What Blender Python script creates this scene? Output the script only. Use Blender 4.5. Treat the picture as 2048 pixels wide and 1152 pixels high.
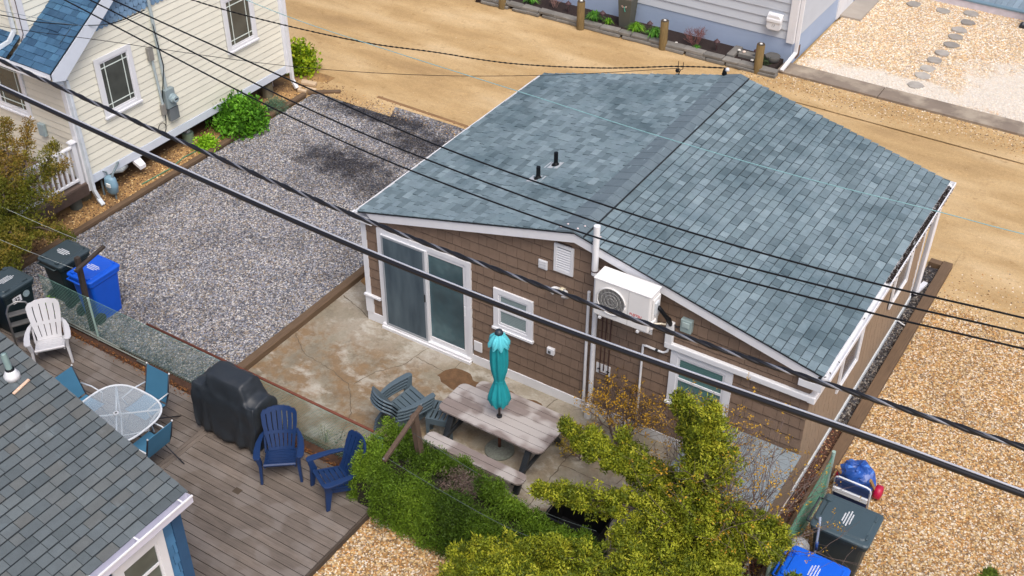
import bpy, math, random
import numpy as np
from mathutils import Vector, Matrix
random.seed(7)
S = bpy.context.scene
for o in list(bpy.data.objects): bpy.data.objects.remove(o)
COL = S.collection
R = math.radians

# ---------------------------------------------------------------- camera
yaw, pit, rol = R(-32.4329), R(36.8321), R(.18146)
fw = Vector((math.sin(yaw)*math.cos(pit), math.cos(yaw)*math.cos(pit), -math.sin(pit)))
rt = Vector((math.cos(yaw), -math.sin(yaw), 0)); up = rt.cross(fw)
rt, up = math.cos(rol)*rt + math.sin(rol)*up, -math.sin(rol)*rt + math.cos(rol)*up
cam = bpy.data.cameras.new('camera'); co = bpy.data.objects.new('camera', cam); COL.objects.link(co)
M4 = Matrix((rt, up, -fw)).transposed().to_4x4(); M4.translation = Vector((11.3448, -13.0222, 13.5))
co.matrix_world = M4
cam.sensor_width = 36; cam.lens = 2366.418/2048*36; cam.clip_end = 500; cam.clip_start = .1
S.camera = co
# ---------------------------------------------------------------- world, sun
SE, SA = R(60), R(128)
w = bpy.data.worlds.new('World'); S.world = w; w.use_nodes = True
nt = w.node_tree; bg = nt.nodes['Background']
sky = nt.nodes.new('ShaderNodeTexSky'); sky.sky_type = 'NISHITA'; sky.sun_disc = False
sky.sun_elevation = SE; sky.sun_rotation = SA; sky.dust_density = 4.0; sky.air_density = .6; sky.ozone_density = .4
nt.links.new(sky.outputs[0], bg.inputs[0]); bg.inputs[1].default_value = .15
sl = bpy.data.lights.new('sun', 'SUN'); so = bpy.data.objects.new('sun', sl); COL.objects.link(so)
sl.energy = 1.1; sl.angle = R(30); sl.color = (1, .97, .93)
sd = Vector((math.sin(SA)*math.cos(SE), math.cos(SA)*math.cos(SE), math.sin(SE)))
so.rotation_euler = sd.to_track_quat('Z', 'Y').to_euler(); so.location = sd*40
S.view_settings.view_transform = 'Standard'; S.view_settings.look = 'None'
S.view_settings.gamma = 1; S.view_settings.use_curve_mapping = False
S.view_settings.exposure = 0.45

# ---------------------------------------------------------------- materials
MC = {}
def lin(h):
    h = h.lstrip('#'); v = [int(h[i:i+2], 16)/255 for i in (0, 2, 4)]
    return tuple(c/12.92 if c <= .04045 else ((c+.055)/1.055)**2.4 for c in v)
class NT:
    def __init__(s, name):
        s.m = bpy.data.materials.new(name); s.m.use_nodes = True; s.t = s.m.node_tree; s.p = s.t.nodes['Principled BSDF']
        s.geo = s.n('ShaderNodeNewGeometry'); s.oc = s.geo.outputs['Position']
    def n(s, k, **kw):
        x = s.t.nodes.new(k)
        for a, b in kw.items(): setattr(x, a, b)
        return x
    def l(s, a, b): s.t.links.new(a, b)
    def coords(s, local=False, sc=(1, 1, 1)):
        src = s.n('ShaderNodeTexCoord').outputs['Object'] if local else s.oc
        if sc == (1, 1, 1): return src
        mp = s.n('ShaderNodeMapping'); mp.inputs['Scale'].default_value = sc; s.l(src, mp.inputs['Vector']); return mp.outputs[0]
    def noise(s, co_, scale, detail=4, rough=.55):
        x = s.n('ShaderNodeTexNoise'); x.inputs['Scale'].default_value = scale; x.inputs['Detail'].default_value = detail
        x.inputs['Roughness'].default_value = rough; s.l(co_, x.inputs['Vector']); return x.outputs['Fac']
    def ramp(s, f, stops, const=False):
        x = s.n('ShaderNodeValToRGB'); e = x.color_ramp.elements
        if const: x.color_ramp.interpolation = 'CONSTANT'
        while len(e) < len(stops): e.new(.5)
        for i, (p, c) in enumerate(stops):
            e[i].position = p; e[i].color = (*c, 1) if len(c) == 3 else c
        s.l(f, x.inputs[0]); return x.outputs[0]
    def mix(s, f, a, b, mode='MIX'):
        x = s.n('ShaderNodeMix', data_type='RGBA', blend_type=mode)
        for v, i in ((f, 0), (a, 6), (b, 7)):
            if isinstance(v, (int, float)): x.inputs[i].default_value = v
            elif isinstance(v, tuple): x.inputs[i].default_value = (*v[:3], 1)
            else: s.l(v, x.inputs[i])
        return x.outputs[2]
    def math(s, op, a, b=0.):
        x = s.n('ShaderNodeMath', operation=op)
        for v, i in ((a, 0), (b, 1)):
            if isinstance(v, (int, float)): x.inputs[i].default_value = v
            else: s.l(v, x.inputs[i])
        return x.outputs[0]
    def g(s, f, a, b):   # grey ramp a..b
        x = s.n('ShaderNodeMapRange'); s.l(f, x.inputs[0]); x.inputs[1].default_value = .25; x.inputs[2].default_value = .75
        x.inputs[3].default_value = a; x.inputs[4].default_value = b; return x.outputs[0]
    def bump(s, h, st, dist=.01):
        x = s.n('ShaderNodeBump'); x.inputs['Strength'].default_value = st; x.inputs['Distance'].default_value = dist
        s.l(h, x.inputs['Height']); s.l(x.outputs[0], s.p.inputs['Normal'])
    def out(s, c, rough=.7, metal=0, spec=None):
        if isinstance(c, tuple): s.p.inputs['Base Color'].default_value = (*c[:3], 1)
        else: s.l(c, s.p.inputs['Base Color'])
        s.p.inputs['Roughness'].default_value = rough; s.p.inputs['Metallic'].default_value = metal
        if spec is not None: s.p.inputs['Specular IOR Level'].default_value = spec
        return s.m
def tint(t):
    a = t.n('ShaderNodeAttribute'); a.attribute_name = 'tint'; return a.outputs['Fac']
def mat(name, col, rough=.7, var=.12, scale=6, bump=0., bscale=40, use_tint=False, metal=0, sc=(1, 1, 1), spec=None, dirt=None, local=True, big=None):
    """colour with two scales of value noise, optional dirt (colour, scale, threshold), optional per-face tint"""
    if name in MC: return MC[name]
    t = NT(name); c = lin(col) if isinstance(col, str) else col
    cc = t.coords(local, sc)
    f = t.noise(cc, scale); k = t.g(f, 1-var, 1+var)
    x = t.mix(1., c, k, 'MULTIPLY')
    if use_tint: x = t.mix(1., x, tint(t), 'MULTIPLY')
    if big:
        f2 = t.noise(t.coords(False, (1, 1, 1)), big[0], 5, .6); x = t.mix(1., x, t.g(f2, 1-big[1], 1+big[1]), 'MULTIPLY')
    if dirt:
        f3 = t.noise(t.coords(False), dirt[1], 6, .65)
        r = t.n('ShaderNodeMapRange'); t.l(f3, r.inputs[0]); r.inputs[1].default_value = dirt[2]; r.inputs[2].default_value = dirt[2]+.15
        r.inputs[4].default_value = dirt[3] if len(dirt) > 3 else .6
        x = t.mix(r.outputs[0], x, dirt[0])
    if bump: t.bump(t.noise(cc, bscale, 3), bump, .01)
    MC[name] = t.out(x, rough, metal, spec); return MC[name]
def wood(name, col, grain=(1, 30, 30), var=.25, rough=.85, use_tint=True, big=.15, blot=None):
    if name in MC: return MC[name]
    t = NT(name); c = lin(col)
    f = t.noise(t.coords(False, grain), 1.6, 6, .65)
    x = t.mix(1., c, t.g(f, 1-var, 1+var), 'MULTIPLY')
    if use_tint: x = t.mix(1., x, tint(t), 'MULTIPLY')
    b = t.noise(t.coords(False), 1.7, 5, .6); x = t.mix(1., x, t.g(b, 1-big, 1+big), 'MULTIPLY')
    if blot:
        q = t.noise(t.coords(False), 2.3, 2, .4); r = t.n('ShaderNodeMapRange'); t.l(q, r.inputs[0])
        r.inputs[1].default_value = blot[1]; r.inputs[2].default_value = blot[1]+.09; r.inputs[4].default_value = blot[2]
        x = t.mix(r.outputs[0], x, lin(blot[0]))
    t.bump(f, .35, .004)
    MC[name] = t.out(x, rough); return MC[name]
def leafmat(name, cols, rough=.6):
    if name in MC: return MC[name]
    t = NT(name); x = t.ramp(tint(t), [(i/(len(cols)-1), lin(c)) for i, c in enumerate(cols)])
    k = t.g(t.noise(t.coords(False), 3.5, 3), .75, 1.25); x = t.mix(1., x, k, 'MULTIPLY')
    t.out(x, rough, 0, .25)
    MC[name] = t.m; return MC[name]

WHITE = mat('white_trim_paint', (.78, .79, .81), .45, .05, 3, dirt=((.5, .48, .43), 2.2, .62, .35))
WHITE2 = mat('white_plastic', (.76, .77, .78), .35, .03, 3)
PANE = None
def glass(name, col, rough=.06):
    if name in MC: return MC[name]
    t = NT(name); f = t.noise(t.coords(False, (1, 1, 1)), 2.5, 2)
    MC[name] = t.out(t.mix(1., col, t.g(f, .7, 1.3), 'MULTIPLY'), rough, 0, .7); return MC[name]
GLASS = glass('dark_window_glass', (.028, .048, .055), .12)
BROWNW = mat('brown_shingle_paint', '#7f6a59', .8, .10, 9, bump=.25, bscale=60, use_tint=True, local=False, big=(1.1, .08))
BLACKP = mat('black_plastic', (.018, .02, .024), .4, .2, 4)
BLACKC = mat('black_cable_rubber', (.006, .007, .009), .5, .1, 5, spec=.2)
GALV = mat('galvanised_steel', (.34, .37, .38), .4, .15, 8, metal=.6)
STEEL = mat('grey_painted_steel', (.27, .31, .33), .45, .1, 8)
RUST = mat('rusty_iron', '#5a3a2c', .85, .35, 12)
COPPER = mat('dark_brown_conduit', '#4a332d', .6, .2, 10)

# ---------------------------------------------------------------- builders
class MB:
    def __init__(s): s.v = []; s.f = []; s.t = []; s.tc = 1.
    def add(s, vs, fs):
        b = len(s.v); s.v += [tuple(p) for p in vs]; s.f += [tuple(i+b for i in f) for f in fs]; s.t += [s.tc]*len(fs); return s
    def box(s, x0, x1, y0, y1, z0, z1):
        return s.add([(x0, y0, z0), (x1, y0, z0), (x1, y1, z0), (x0, y1, z0), (x0, y0, z1), (x1, y0, z1), (x1, y1, z1), (x0, y1, z1)],
                     [(0, 3, 2, 1), (4, 5, 6, 7), (0, 1, 5, 4), (1, 2, 6, 5), (2, 3, 7, 6), (3, 0, 4, 7)])
    def bar(s, a, b, w, h, upv=(0, 0, 1)):      # beam a->b
        a = Vector(a); b = Vector(b); d = (b-a).normalized(); u = Vector(upv); sdv = d.cross(u)
        if sdv.length < 1e-4: sdv = d.cross(Vector((0, 1, 0)))
        sdv.normalize(); u = sdv.cross(d).normalized()
        P = []
        for q in (a, b):
            for i, j in ((-1, -1), (1, -1), (1, 1), (-1, 1)): P.append(q + sdv*w/2*i + u*h/2*j)
        return s.add(P, [(3, 2, 1, 0), (4, 5, 6, 7), (0, 1, 5, 4), (1, 2, 6, 5), (2, 3, 7, 6), (3, 0, 4, 7)])
    def tube(s, pts, r, n=8, cap=True):
        pts = [Vector(p) for p in pts]; rs = r if isinstance(r, (list, tuple)) else [r]*len(pts)
        prev = None; V = []; F = []
        for i, p in enumerate(pts):
            d = (pts[min(i+1, len(pts)-1)]-pts[max(i-1, 0)]).normalized()
            if prev is None:
                a = d.cross(Vector((0, 0, 1)));
                if a.length < .1: a = d.cross(Vector((0, 1, 0)))
            else: a = prev - d*prev.dot(d)
            a.normalize(); prev = a; b = d.cross(a)
            for k in range(n):
                t = 2*math.pi*k/n; V.append(p + (a*math.cos(t)+b*math.sin(t))*rs[i])
        for i in range(len(pts)-1):
            for k in range(n): F.append((i*n+k, i*n+(k+1) % n, (i+1)*n+(k+1) % n, (i+1)*n+k))
        if cap: F.append(tuple(range(n))[::-1]); F.append(tuple((len(pts)-1)*n+k for k in range(n)))
        return s.add(V, F)
    def lathe(s, prof, n=16, c=(0, 0, 0)):       # prof [(r,z)]
        V = []; F = []
        for r, z in prof:
            for k in range(n): t = 2*math.pi*k/n; V.append((c[0]+r*math.cos(t), c[1]+r*math.sin(t), c[2]+z))
        for i in range(len(prof)-1):
            for k in range(n): F.append((i*n+k, i*n+(k+1) % n, (i+1)*n+(k+1) % n, (i+1)*n+k))
        F.append(tuple(range(n))[::-1]); F.append(tuple((len(prof)-1)*n+k for k in range(n)))
        return s.add(V, F)
    def prism(s, poly, ext):                      # 3d polygon, extrusion vector
        n = len(poly); e = Vector(ext); V = [Vector(p) for p in poly] + [Vector(p)+e for p in poly]
        nrm = Vector((0, 0, 0))
        for i in range(n): nrm += V[i].cross(V[(i+1) % n])
        F = [tuple(range(n))[::-1], tuple(range(n, 2*n))] + [(i, (i+1) % n, n+(i+1) % n, n+i) for i in range(n)]
        if nrm.dot(e) < 0: F = [f[::-1] for f in F]
        return s.add(V, F)
    def loft(s, rings, close=True, caps=True):
        n = len(rings[0]); V = [p for r_ in rings for p in r_]; F = []
        for i in range(len(rings)-1):
            for k in range(n if close else n-1): F.append((i*n+k, i*n+(k+1) % n, (i+1)*n+(k+1) % n, (i+1)*n+k))
        if caps: F.append(tuple(range(n))[::-1]); F.append(tuple((len(rings)-1)*n+k for k in range(n)))
        return s.add(V, F)
    def mesh(s, name, smooth=False):
        me = bpy.data.meshes.new(name); me.from_pydata(s.v, [], s.f)
        a = me.attributes.new('tint', 'FLOAT', 'FACE'); a.data.foreach_set('value', s.t)
        if smooth: me.polygons.foreach_set('use_smooth', [True]*len(s.f))
        me.update(); return me
    def build(s, name, m, parent=None, smooth=False, bevel=0, auto=None, **kw):
        me = s.mesh(name, smooth); me.materials.append(m)
        return link(name, me, parent, bevel, auto, **kw)
INV = {}
def link(name, me, parent=None, bevel=0, auto=None, **kw):
    o = bpy.data.objects.new(name, me); COL.objects.link(o)
    if parent is not None:
        o.parent = parent
        if parent.name in INV: o.matrix_parent_inverse = INV[parent.name]
    if bevel:
        b = o.modifiers.new('bevel', 'BEVEL'); b.width = bevel; b.segments = 2; b.limit_method = 'ANGLE'; b.angle_limit = R(40)
    if auto:
        e = o.modifiers.new('edge', 'EDGE_SPLIT'); e.split_angle = R(auto)
    for k, v in kw.items(): o[k] = v
    return o
def tag(o, label, cat, group=None):
    o['label'] = label; o['category'] = cat
    if group: o['group'] = group
    return o
def thing(name, label, cat, loc=(0, 0, 0), rz=0, group=None, world=False):
    o = bpy.data.objects.new(name, None); COL.objects.link(o); o.location = loc; o.rotation_euler = (0, 0, rz); o.empty_display_size = .1
    if world: INV[o.name] = Matrix.Translation(-Vector(loc))
    return tag(o, label, cat, group)
def dup(root, loc, rz, label=None, group=None):
    r = root.copy(); COL.objects.link(r); r.location = loc; r.rotation_euler = (0, 0, rz)
    if label: r['label'] = label
    if group: r['group'] = group
    for ch in list(root.children):
        c = ch.copy(); COL.objects.link(c); c.parent = r
        for g in list(ch.children):
            d = g.copy(); COL.objects.link(d); d.parent = c
    return r
def struct(o): o['kind'] = 'structure'; return o
def stuff(o): o['kind'] = 'stuff'; return o
def text_mesh(name, txt, size, m, parent, loc, rot, extr=.001, bold=False):
    cu = bpy.data.curves.new(name, 'FONT'); cu.body = txt; cu.size = size; cu.extrude = extr; cu.align_x = 'CENTER'; cu.align_y = 'CENTER'
    if bold: cu.offset = size*.02
    to = bpy.data.objects.new(name+'_c', cu); COL.objects.link(to)
    dg = bpy.context.evaluated_depsgraph_get(); me = bpy.data.meshes.new_from_object(to.evaluated_get(dg))
    bpy.data.objects.remove(to); me.name = name; me.materials.clear(); me.materials.append(m)
    o = link(name, me, parent); mt = Matrix.LocRotScale(Vector(loc), rot, None); me.transform(mt); return o

def sheet(name, poly, z, m, res=None):
    mb = MB(); mb.add([(x, y, z) for x, y in poly], [tuple(range(len(poly)))])
    return struct(mb.build(name, m))

def clip(poly, planes):      # planes: (a,b,c) keep a*u+b*v<=c
    for a, b, c in planes:
        out = []
        for i in range(len(poly)):
            p, q = poly[i-1], poly[i]; dp = a*p[0]+b*p[1]-c; dq = a*q[0]+b*q[1]-c
            if (dp <= 0) != (dq <= 0):
                t = dp/(dp-dq); out.append((p[0]+(q[0]-p[0])*t, p[1]+(q[1]-p[1])*t))
            if dq <= 0: out.append(q)
        poly = out
        if len(poly) < 3: return []
    return poly
def shingles(name, parent, O, U, V, N, ulen, vlen, expo, wid, thick, m, planes=(), holes=(), nparts=300, order=None, jit=.0, wvar=.25, tints=(.8, 1.15), drop=.0, gap=.004, lift=.006, topgap=0., round_=False):
    """courses of shingles on the plane O + u*U + v*V (V points up the slope), each a thin wedge, butt end proud"""
    O, U, V, N = Vector(O), Vector(U), Vector(V), Vector(N); items = []
    nr = int(math.ceil(vlen/expo)); rnd = random.Random(hash(name+str(ulen)) % 1000 if False else len(name)*7+int(ulen*10))
    for r_ in range(nr):
        v0 = r_*expo; v1 = min(v0+expo, vlen+.01)-topgap; u = -wid*rnd.random()
        if round_: u = -wid*(.5 if r_ % 2 else 0)
        while u < ulen:
            ww = wid*(1+wvar*(rnd.random()*2-1)); u1 = u+ww; g = gap
            a = v0 + lift - drop*rnd.random()
            if round_:
                n = 5; P = [(u1-g, v1), (u+g, v1)] + [(u+g+(ww-2*g)*(.5-.5*math.cos(math.pi*i/n)), v0+.35*expo*(1-math.sin(math.pi*i/n))) for i in range(n+1)]
            else: P = [(u+g, a), (u1-g, a), (u1-g, v1), (u+g, v1)]
            P = clip(P, [(-1, 0, 0), (1, 0, ulen), (0, 1, vlen)] + list(planes)); u = u1
            if not P: continue
            cu = sum(p[0] for p in P)/len(P); cv = sum(p[1] for p in P)/len(P)
            if any(h[0] < cu < h[1] and h[2] < cv < h[3] for h in holes): continue
            th = thick*(1+jit*(rnd.random()*2-1))
            items.append((P, v0, th, tints[0]+(tints[1]-tints[0])*rnd.random(), O+U*cu+V*cv))
    if order is not None: items.sort(key=lambda it: (it[4]-order).length)
    rest = MB()
    for i, (P, v0, th, tn, _) in enumerate(items):
        mb = MB() if i < nparts else rest; mb.tc = tn; n = len(P)
        bot = [O+U*p[0]+V*p[1]+N*.001 for p in P]
        top = [O+U*p[0]+V*p[1]+N*(.001+th*(1-.82*min(1, max(0, (p[1]-v0)/expo)))) for p in P]
        F = [tuple(range(n, 2*n))] + [(k, (k+1) % n, n+(k+1) % n, n+k) for k in range(n)]
        mb.add(bot+top, F)
        if i < nparts: mb.build(name, m, parent)
    if rest.f: stuff(rest.build(name, m, parent))
    return len(items)
VUP = Vector((0, 0, 1))
CAMP = Vector((11.34, -13.02, 13.5))
def plane_boards(name, parent, O, U, V, N, ulen, vlen, expo, thick, m, planes=(), holes=(), tints=(.94, 1.05)):
    """clapboards: one long lapped board per course, cut where windows interrupt it"""
    O, U, V, N = Vector(O), Vector(U), Vector(V), Vector(N); nr = int(math.ceil(vlen/expo)); k = 0
    for r_ in range(nr):
        v0 = r_*expo+.002; v1 = min(v0+expo-.015, vlen)
        segs = [(0, ulen)]
        for h in holes:
            if h[2] < (v0+v1)/2 < h[3]:
                ns = []
                for a, b in segs:
                    if h[0] > a: ns.append((a, min(b, h[0])))
                    if h[1] < b: ns.append((max(a, h[1]), b))
                segs = [q for q in ns if q[1]-q[0] > .03]
        mb = MB(); mb.tc = random.uniform(*tints)
        for a, b in segs:
            P = clip([(a, v0), (b, v0), (b, v1), (a, v1)], list(planes))
            if not P: continue
            n = len(P); bot = [O+U*p[0]+V*p[1]+N*.001 for p in P]
            top = [O+U*p[0]+V*p[1]+N*(.001+thick*(1-.85*(p[1]-v0)/expo)) for p in P]
            mb.add(bot+top, [tuple(range(n, 2*n))]+[(q, (q+1) % n, n+(q+1) % n, n+q) for q in range(n)])
        if mb.f: mb.build(name, m, parent)

def window(parent, O, U, N, w_, h_, trim=.1, kind='sash', glass_=None, sill=True, blinds=None):
    """window unit at lower-left corner O of the casing, U to the right, N out of the wall; window > casing children"""
    O, U, N = Vector(O), Vector(U).normalized(), Vector(N).normalized()
    def bx(mb, u0, u1, z0, z1, n0, n1):
        P = [O+U*u+N*n+VUP*z for n in (n0, n1) for u, z in ((u0, z0), (u1, z0), (u1, z1), (u0, z1))]
        F = [(0, 3, 2, 1), (4, 5, 6, 7), (0, 1, 5, 4), (1, 2, 6, 5), (2, 3, 7, 6), (3, 0, 4, 7)]
        if U.cross(VUP).dot(N) < 0: F = [f[::-1] for f in F]
        mb.add(P, F)
    T = trim; mb = MB()
    bx(mb, 0, T, 0, h_, 0, .035); bx(mb, w_-T, w_, 0, h_, 0, .035); bx(mb, T, w_-T, h_-T, h_, 0, .035); bx(mb, T, w_-T, 0, T*.8, 0, .032)
    win = mb.build('window', WHITE, parent, bevel=.003)
    if sill:
        mb = MB(); bx(mb, -.02, w_+.02, -.03, .012, 0, .06); mb.build('sill', WHITE, win, bevel=.003)
    i0, i1, j0, j1 = T, w_-T, T*.8, h_-T
    mb = MB(); s_ = .035
    bx(mb, i0, i0+s_, j0, j1, 0, .022); bx(mb, i1-s_, i1, j0, j1, 0, .022); bx(mb, i0+s_, i1-s_, j1-s_, j1, 0, .022); bx(mb, i0+s_, i1-s_, j0, j0+s_*1.3, 0, .022)
    if kind == 'sash': jm = (j0+j1)/2; bx(mb, i0+s_, i1-s_, jm-.02, jm+.02, 0, .025)
    mb.build('sash', WHITE, win)
    mb = MB(); bx(mb, i0+s_, i1-s_, j0+s_, j1-s_, -.02, .006); mb.build('pane', glass_ or GLASS, win)
    if kind == 'prairie':
        mb = MB(); q = .11
        for u in (i0+s_+q, i1-s_-q): bx(mb, u-.009, u+.009, j0+s_, j1-s_, .004, .014)
        for z in (j0+s_*1.3+q, j1-s_-q): bx(mb, i0+s_, i1-s_, z-.009, z+.009, .005, .0155)
        mb.build('muntin', mat('pale_muntin', (.72, .8, .74), .5, .03), win)
    if blinds:
        mb = MB(); z = j0+s_+.02
        while z < j1-s_-.01: bx(mb, i0+s_+.005, i1-s_-.005, z, z+.028, .0065, .0085); z += .034
        stuff(mb.build('blind_slats', blinds, win))
    return win
def wire(name, pts, r, m, label, cat, group=None, n=6, seg=10):
    """smooth cable through 3d points"""
    P = [Vector(p) for p in pts]; out = []
    for i in range(len(P)-1):
        p0, p1, p2, p3 = P[max(i-1, 0)], P[i], P[i+1], P[min(i+2, len(P)-1)]
        for k in range(seg):
            t = k/seg; out.append(.5*((2*p1)+(p2-p0)*t+(2*p0-5*p1+4*p2-p3)*t*t+(3*p1-p0-3*p2+p3)*t**3))
    out.append(P[-1])
    mb = MB(); mb.tube(out, r, n); return tag(mb.build(name, m, smooth=True), label, cat, group), out
# ================================================================ GROUND
def fbm(x, y, seed, octs=4, sc=1.):
    rng = np.random.RandomState(seed); h = 0; a = 1
    for o in range(octs):
        for _ in range(5):
            th = rng.rand()*6.28; f = sc*(1.7**o)*(0.7+.6*rng.rand()); h = h + a*np.sin((x*math.cos(th)+y*math.sin(th))*f+rng.rand()*6.28)
        a *= .6
    return h/6
def grid(name, x0, x1, y0, y1, step, hf, m, dens=None, mask=None):
    nx = int((x1-x0)/step)+1; ny = int((y1-y0)/step)+1
    X, Y = np.meshgrid(np.linspace(x0, x1, nx), np.linspace(y0, y1, ny)); Z = hf(X, Y)
    co_ = np.stack([X, Y, Z], -1).reshape(-1, 3).astype('f')
    i = np.arange(nx-1)[None]+nx*np.arange(ny-1)[:, None]; F = np.stack([i, i+1, i+nx+1, i+nx], -1).reshape(-1, 4)
    if mask is not None:
        c = co_[F].mean(1); F = F[mask(c[:, 0], c[:, 1])]
    me = bpy.data.meshes.new(name); me.vertices.add(len(co_)); me.vertices.foreach_set('co', co_.ravel())
    me.loops.add(len(F)*4); me.loops.foreach_set('vertex_index', F.ravel().astype('i'))
    me.polygons.add(len(F)); me.polygons.foreach_set('loop_start', np.arange(len(F), dtype='i')*4)
    me.update(calc_edges=True); me.polygons.foreach_set('use_smooth', [True]*len(F)); me.materials.append(m)
    if dens is not None:
        a = me.attributes.new('dens', 'FLOAT', 'POINT'); a.data.foreach_set('value', np.clip(dens(X, Y), 0, 1).ravel().astype('f'))
    return struct(link(name, me))

# sand
t = NT('sand'); cS = t.coords(False)
a = t.noise(t.coords(False, (.5, 1.5, 1)), .55, 6, .55)
x = t.ramp(a, [(.30, lin('#a58962')), (.46, lin('#b89b6f')), (.60, lin('#c7ac82')), (.78, lin('#d2bc97'))])
a2 = t.noise(t.coords(False, (.6, 1.5, 1)), 2.2, 5, .6); x = t.mix(1., x, t.g(a2, .92, 1.07), 'MULTIPLY')
a3 = t.noise(cS, 70, 4, .85); x = t.mix(1., x, t.g(a3, .62, 1.34), 'MULTIPLY')
a5 = t.n('ShaderNodeMapRange'); t.l(t.noise(cS, 3.2, 7, .75), a5.inputs[0]); a5.inputs[1].default_value = .57; a5.inputs[2].default_value = .66; a5.inputs[4].default_value = .42; x = t.mix(a5.outputs[0], x, lin('#8d6f48'))
a4 = t.noise(cS, 14, 4, .7); x = t.mix(1., x, t.g(a4, .90, 1.1), 'MULTIPLY')
t.bump(t.math('ADD', a3, t.math('MULTIPLY', a4, 2)), .35, .006); SAND = t.out(x, .95, 0, .15)

def gravel_mat(name, pal, cell, dirt, dirt_amt, big=(.9, .14), wet=None, pale=None):
    """small stones of many colours; base sheet uses voronoi cells, scattered stones their own random value"""
    out = []
    for inst in (False, True):
        t = NT(name+('_stone' if inst else '')); cc = t.coords(False)
        if inst: f = t.n('ShaderNodeObjectInfo').outputs['Random']
        else:
            v = t.n('ShaderNodeTexVoronoi'); v.inputs['Scale'].default_value = cell; t.l(cc, v.inputs['Vector'])
            s_ = t.n('ShaderNodeSeparateColor'); t.l(v.outputs['Color'], s_.inputs[0]); f = s_.outputs[0]
        x = t.ramp(f, [(i/len(pal), lin(c)) for i, c in enumerate(pal)], True)
        if not inst:
            x = t.mix(1., x, t.g(v.outputs['Distance'], 1.12, .55), 'MULTIPLY'); x = t.mix(dirt_amt, x, lin(dirt))
            t.bump(v.outputs['Distance'], -.6, .012)
        b = t.noise(cc, big[0], 5, .6); x = t.mix(1., x, t.g(b, 1-big[1], 1+big[1]), 'MULTIPLY')
        if wet: x = t.mix(wet(t, cc), x, t.mix(1., x, (.20, .20, .22), 'MULTIPLY'))
        if pale: x = t.mix(pale(t, cc), x, lin('#d9d4ca'))
        out.append(t.out(x, .8, 0, .3))
    return out
def wet_gray(t, cc):
    a = t.noise(cc, .55, 5, .62); r = t.n('ShaderNodeMapRange'); t.l(a, r.inputs[0]); r.inputs[1].default_value = .54; r.inputs[2].default_value = .66
    r.inputs[4].default_value = .35
    # damp patch in the middle of the bed and along its far edge
    o = r.outputs[0]
    for (cx, cy, sx, sy, amt) in ((-3.9, 4.05, 1.15, .55, 1.0), (-2.7, 3.7, .9, .5, .75), (-4.4, 6.15, 1.9, .32, 1.0), (-2.9, 5.6, 1.2, .45, .95), (-6.2, .3, .28, 1.6, .45), (-3.7, -2.3, .7, .5, .35)):
        mp = t.n('ShaderNodeMapping'); mp.vector_type = 'TEXTURE'; mp.inputs['Location'].default_value = (cx, cy, 0); mp.inputs['Scale'].default_value = (sx*2, sy*2, 2)
        t.l(cc, mp.inputs['Vector']); ln = t.n('ShaderNodeVectorMath', operation='LENGTH'); t.l(mp.outputs[0], ln.inputs[0])
        n2 = t.noise(cc, 2.6, 5, .65); d = t.math('ADD', ln.outputs['Value'], t.math('MULTIPLY', t.math('SUBTRACT', n2, .5), 1.6))
        q = t.n('ShaderNodeMapRange'); t.l(d, q.inputs[0]); q.inputs[1].default_value = .75; q.inputs[2].default_value = .25; q.inputs[3].default_value = 0; q.inputs[4].default_value = amt
        o = t.math('MAXIMUM', o, q.outputs[0])
    return o
GG, GGs = gravel_mat('grey_gravel', ['#97979e', '#76767e', '#bfbab4', '#62636c', '#a29685', '#7f8796', '#d3d0cc', '#53545d', '#89857f', '#9da1ac', '#43434b', '#93836e'], 26, '#6f7072', .25, wet=wet_gray)
GT, GTs = gravel_mat('tan_gravel', ['#cbaa75', '#dcc79f', '#ba8c54', '#e2d6c0', '#9c7142', '#c6af89', '#8c7c6b', '#cc9d64', '#e6dccb', '#a9875c', '#6b5a4b', '#d3b47c', '#7e5d39'], 26, '#b08d5c', .3, (.8, .10))
def white_zone(t, cc):
    o = None
    for (cx, cy, sx, sy) in ((8.9, 15.4, 2.4, 1.9), (5.2, 14.4, 2.2, .5)):
        mp = t.n('ShaderNodeMapping'); mp.vector_type = 'TEXTURE'; mp.inputs['Location'].default_value = (cx, cy, 0); mp.inputs['Scale'].default_value = (sx*2, sy*2, 2)
        t.l(cc, mp.inputs['Vector']); ln = t.n('ShaderNodeVectorMath', operation='LENGTH'); t.l(mp.outputs[0], ln.inputs[0])
        d = t.math('ADD', ln.outputs['Value'], t.math('MULTIPLY', t.math('SUBTRACT', t.noise(cc, 1.8, 5, .65), .5), .7))
        q = t.n('ShaderNodeMapRange'); t.l(d, q.inputs[0]); q.inputs[1].default_value = .62; q.inputs[2].default_value = .42; q.inputs[3].default_value = 0; q.inputs[4].default_value = .72
        o = q.outputs[0] if o is None else t.math('MAXIMUM', o, q.outputs[0])
    return o
GL, GLs = gravel_mat('pale_gravel', ['#ddc8a3', '#ecdfc6', '#d2ac7c', '#f0eadf', '#c9a077', '#e3d5bb', '#b5aa9c', '#e4c495', '#f4f0e8', '#cdb697', '#a8998a', '#e8d3ad'], 26, '#d2b48a', .3, (.8, .06), pale=white_zone)
GD, GDs = gravel_mat('dark_gravel', ['#3c3d42', '#5b5a5c', '#2c2c31', '#77736d', '#47454a', '#8b8177', '#36322f', '#635f5d', '#4a3c33', '#9a948b'], 26, '#37322f', .3, (1.5, .2))
GB, GBs = gravel_mat('brown_litter', ['#8a6a4c', '#c39a62', '#5d4637', '#d8b57c', '#6b5240', '#a4865f', '#4a3a2f', '#e0c692', '#7c5c42'], 26, '#7d5f43', .5, (1.2, .2))

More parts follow.
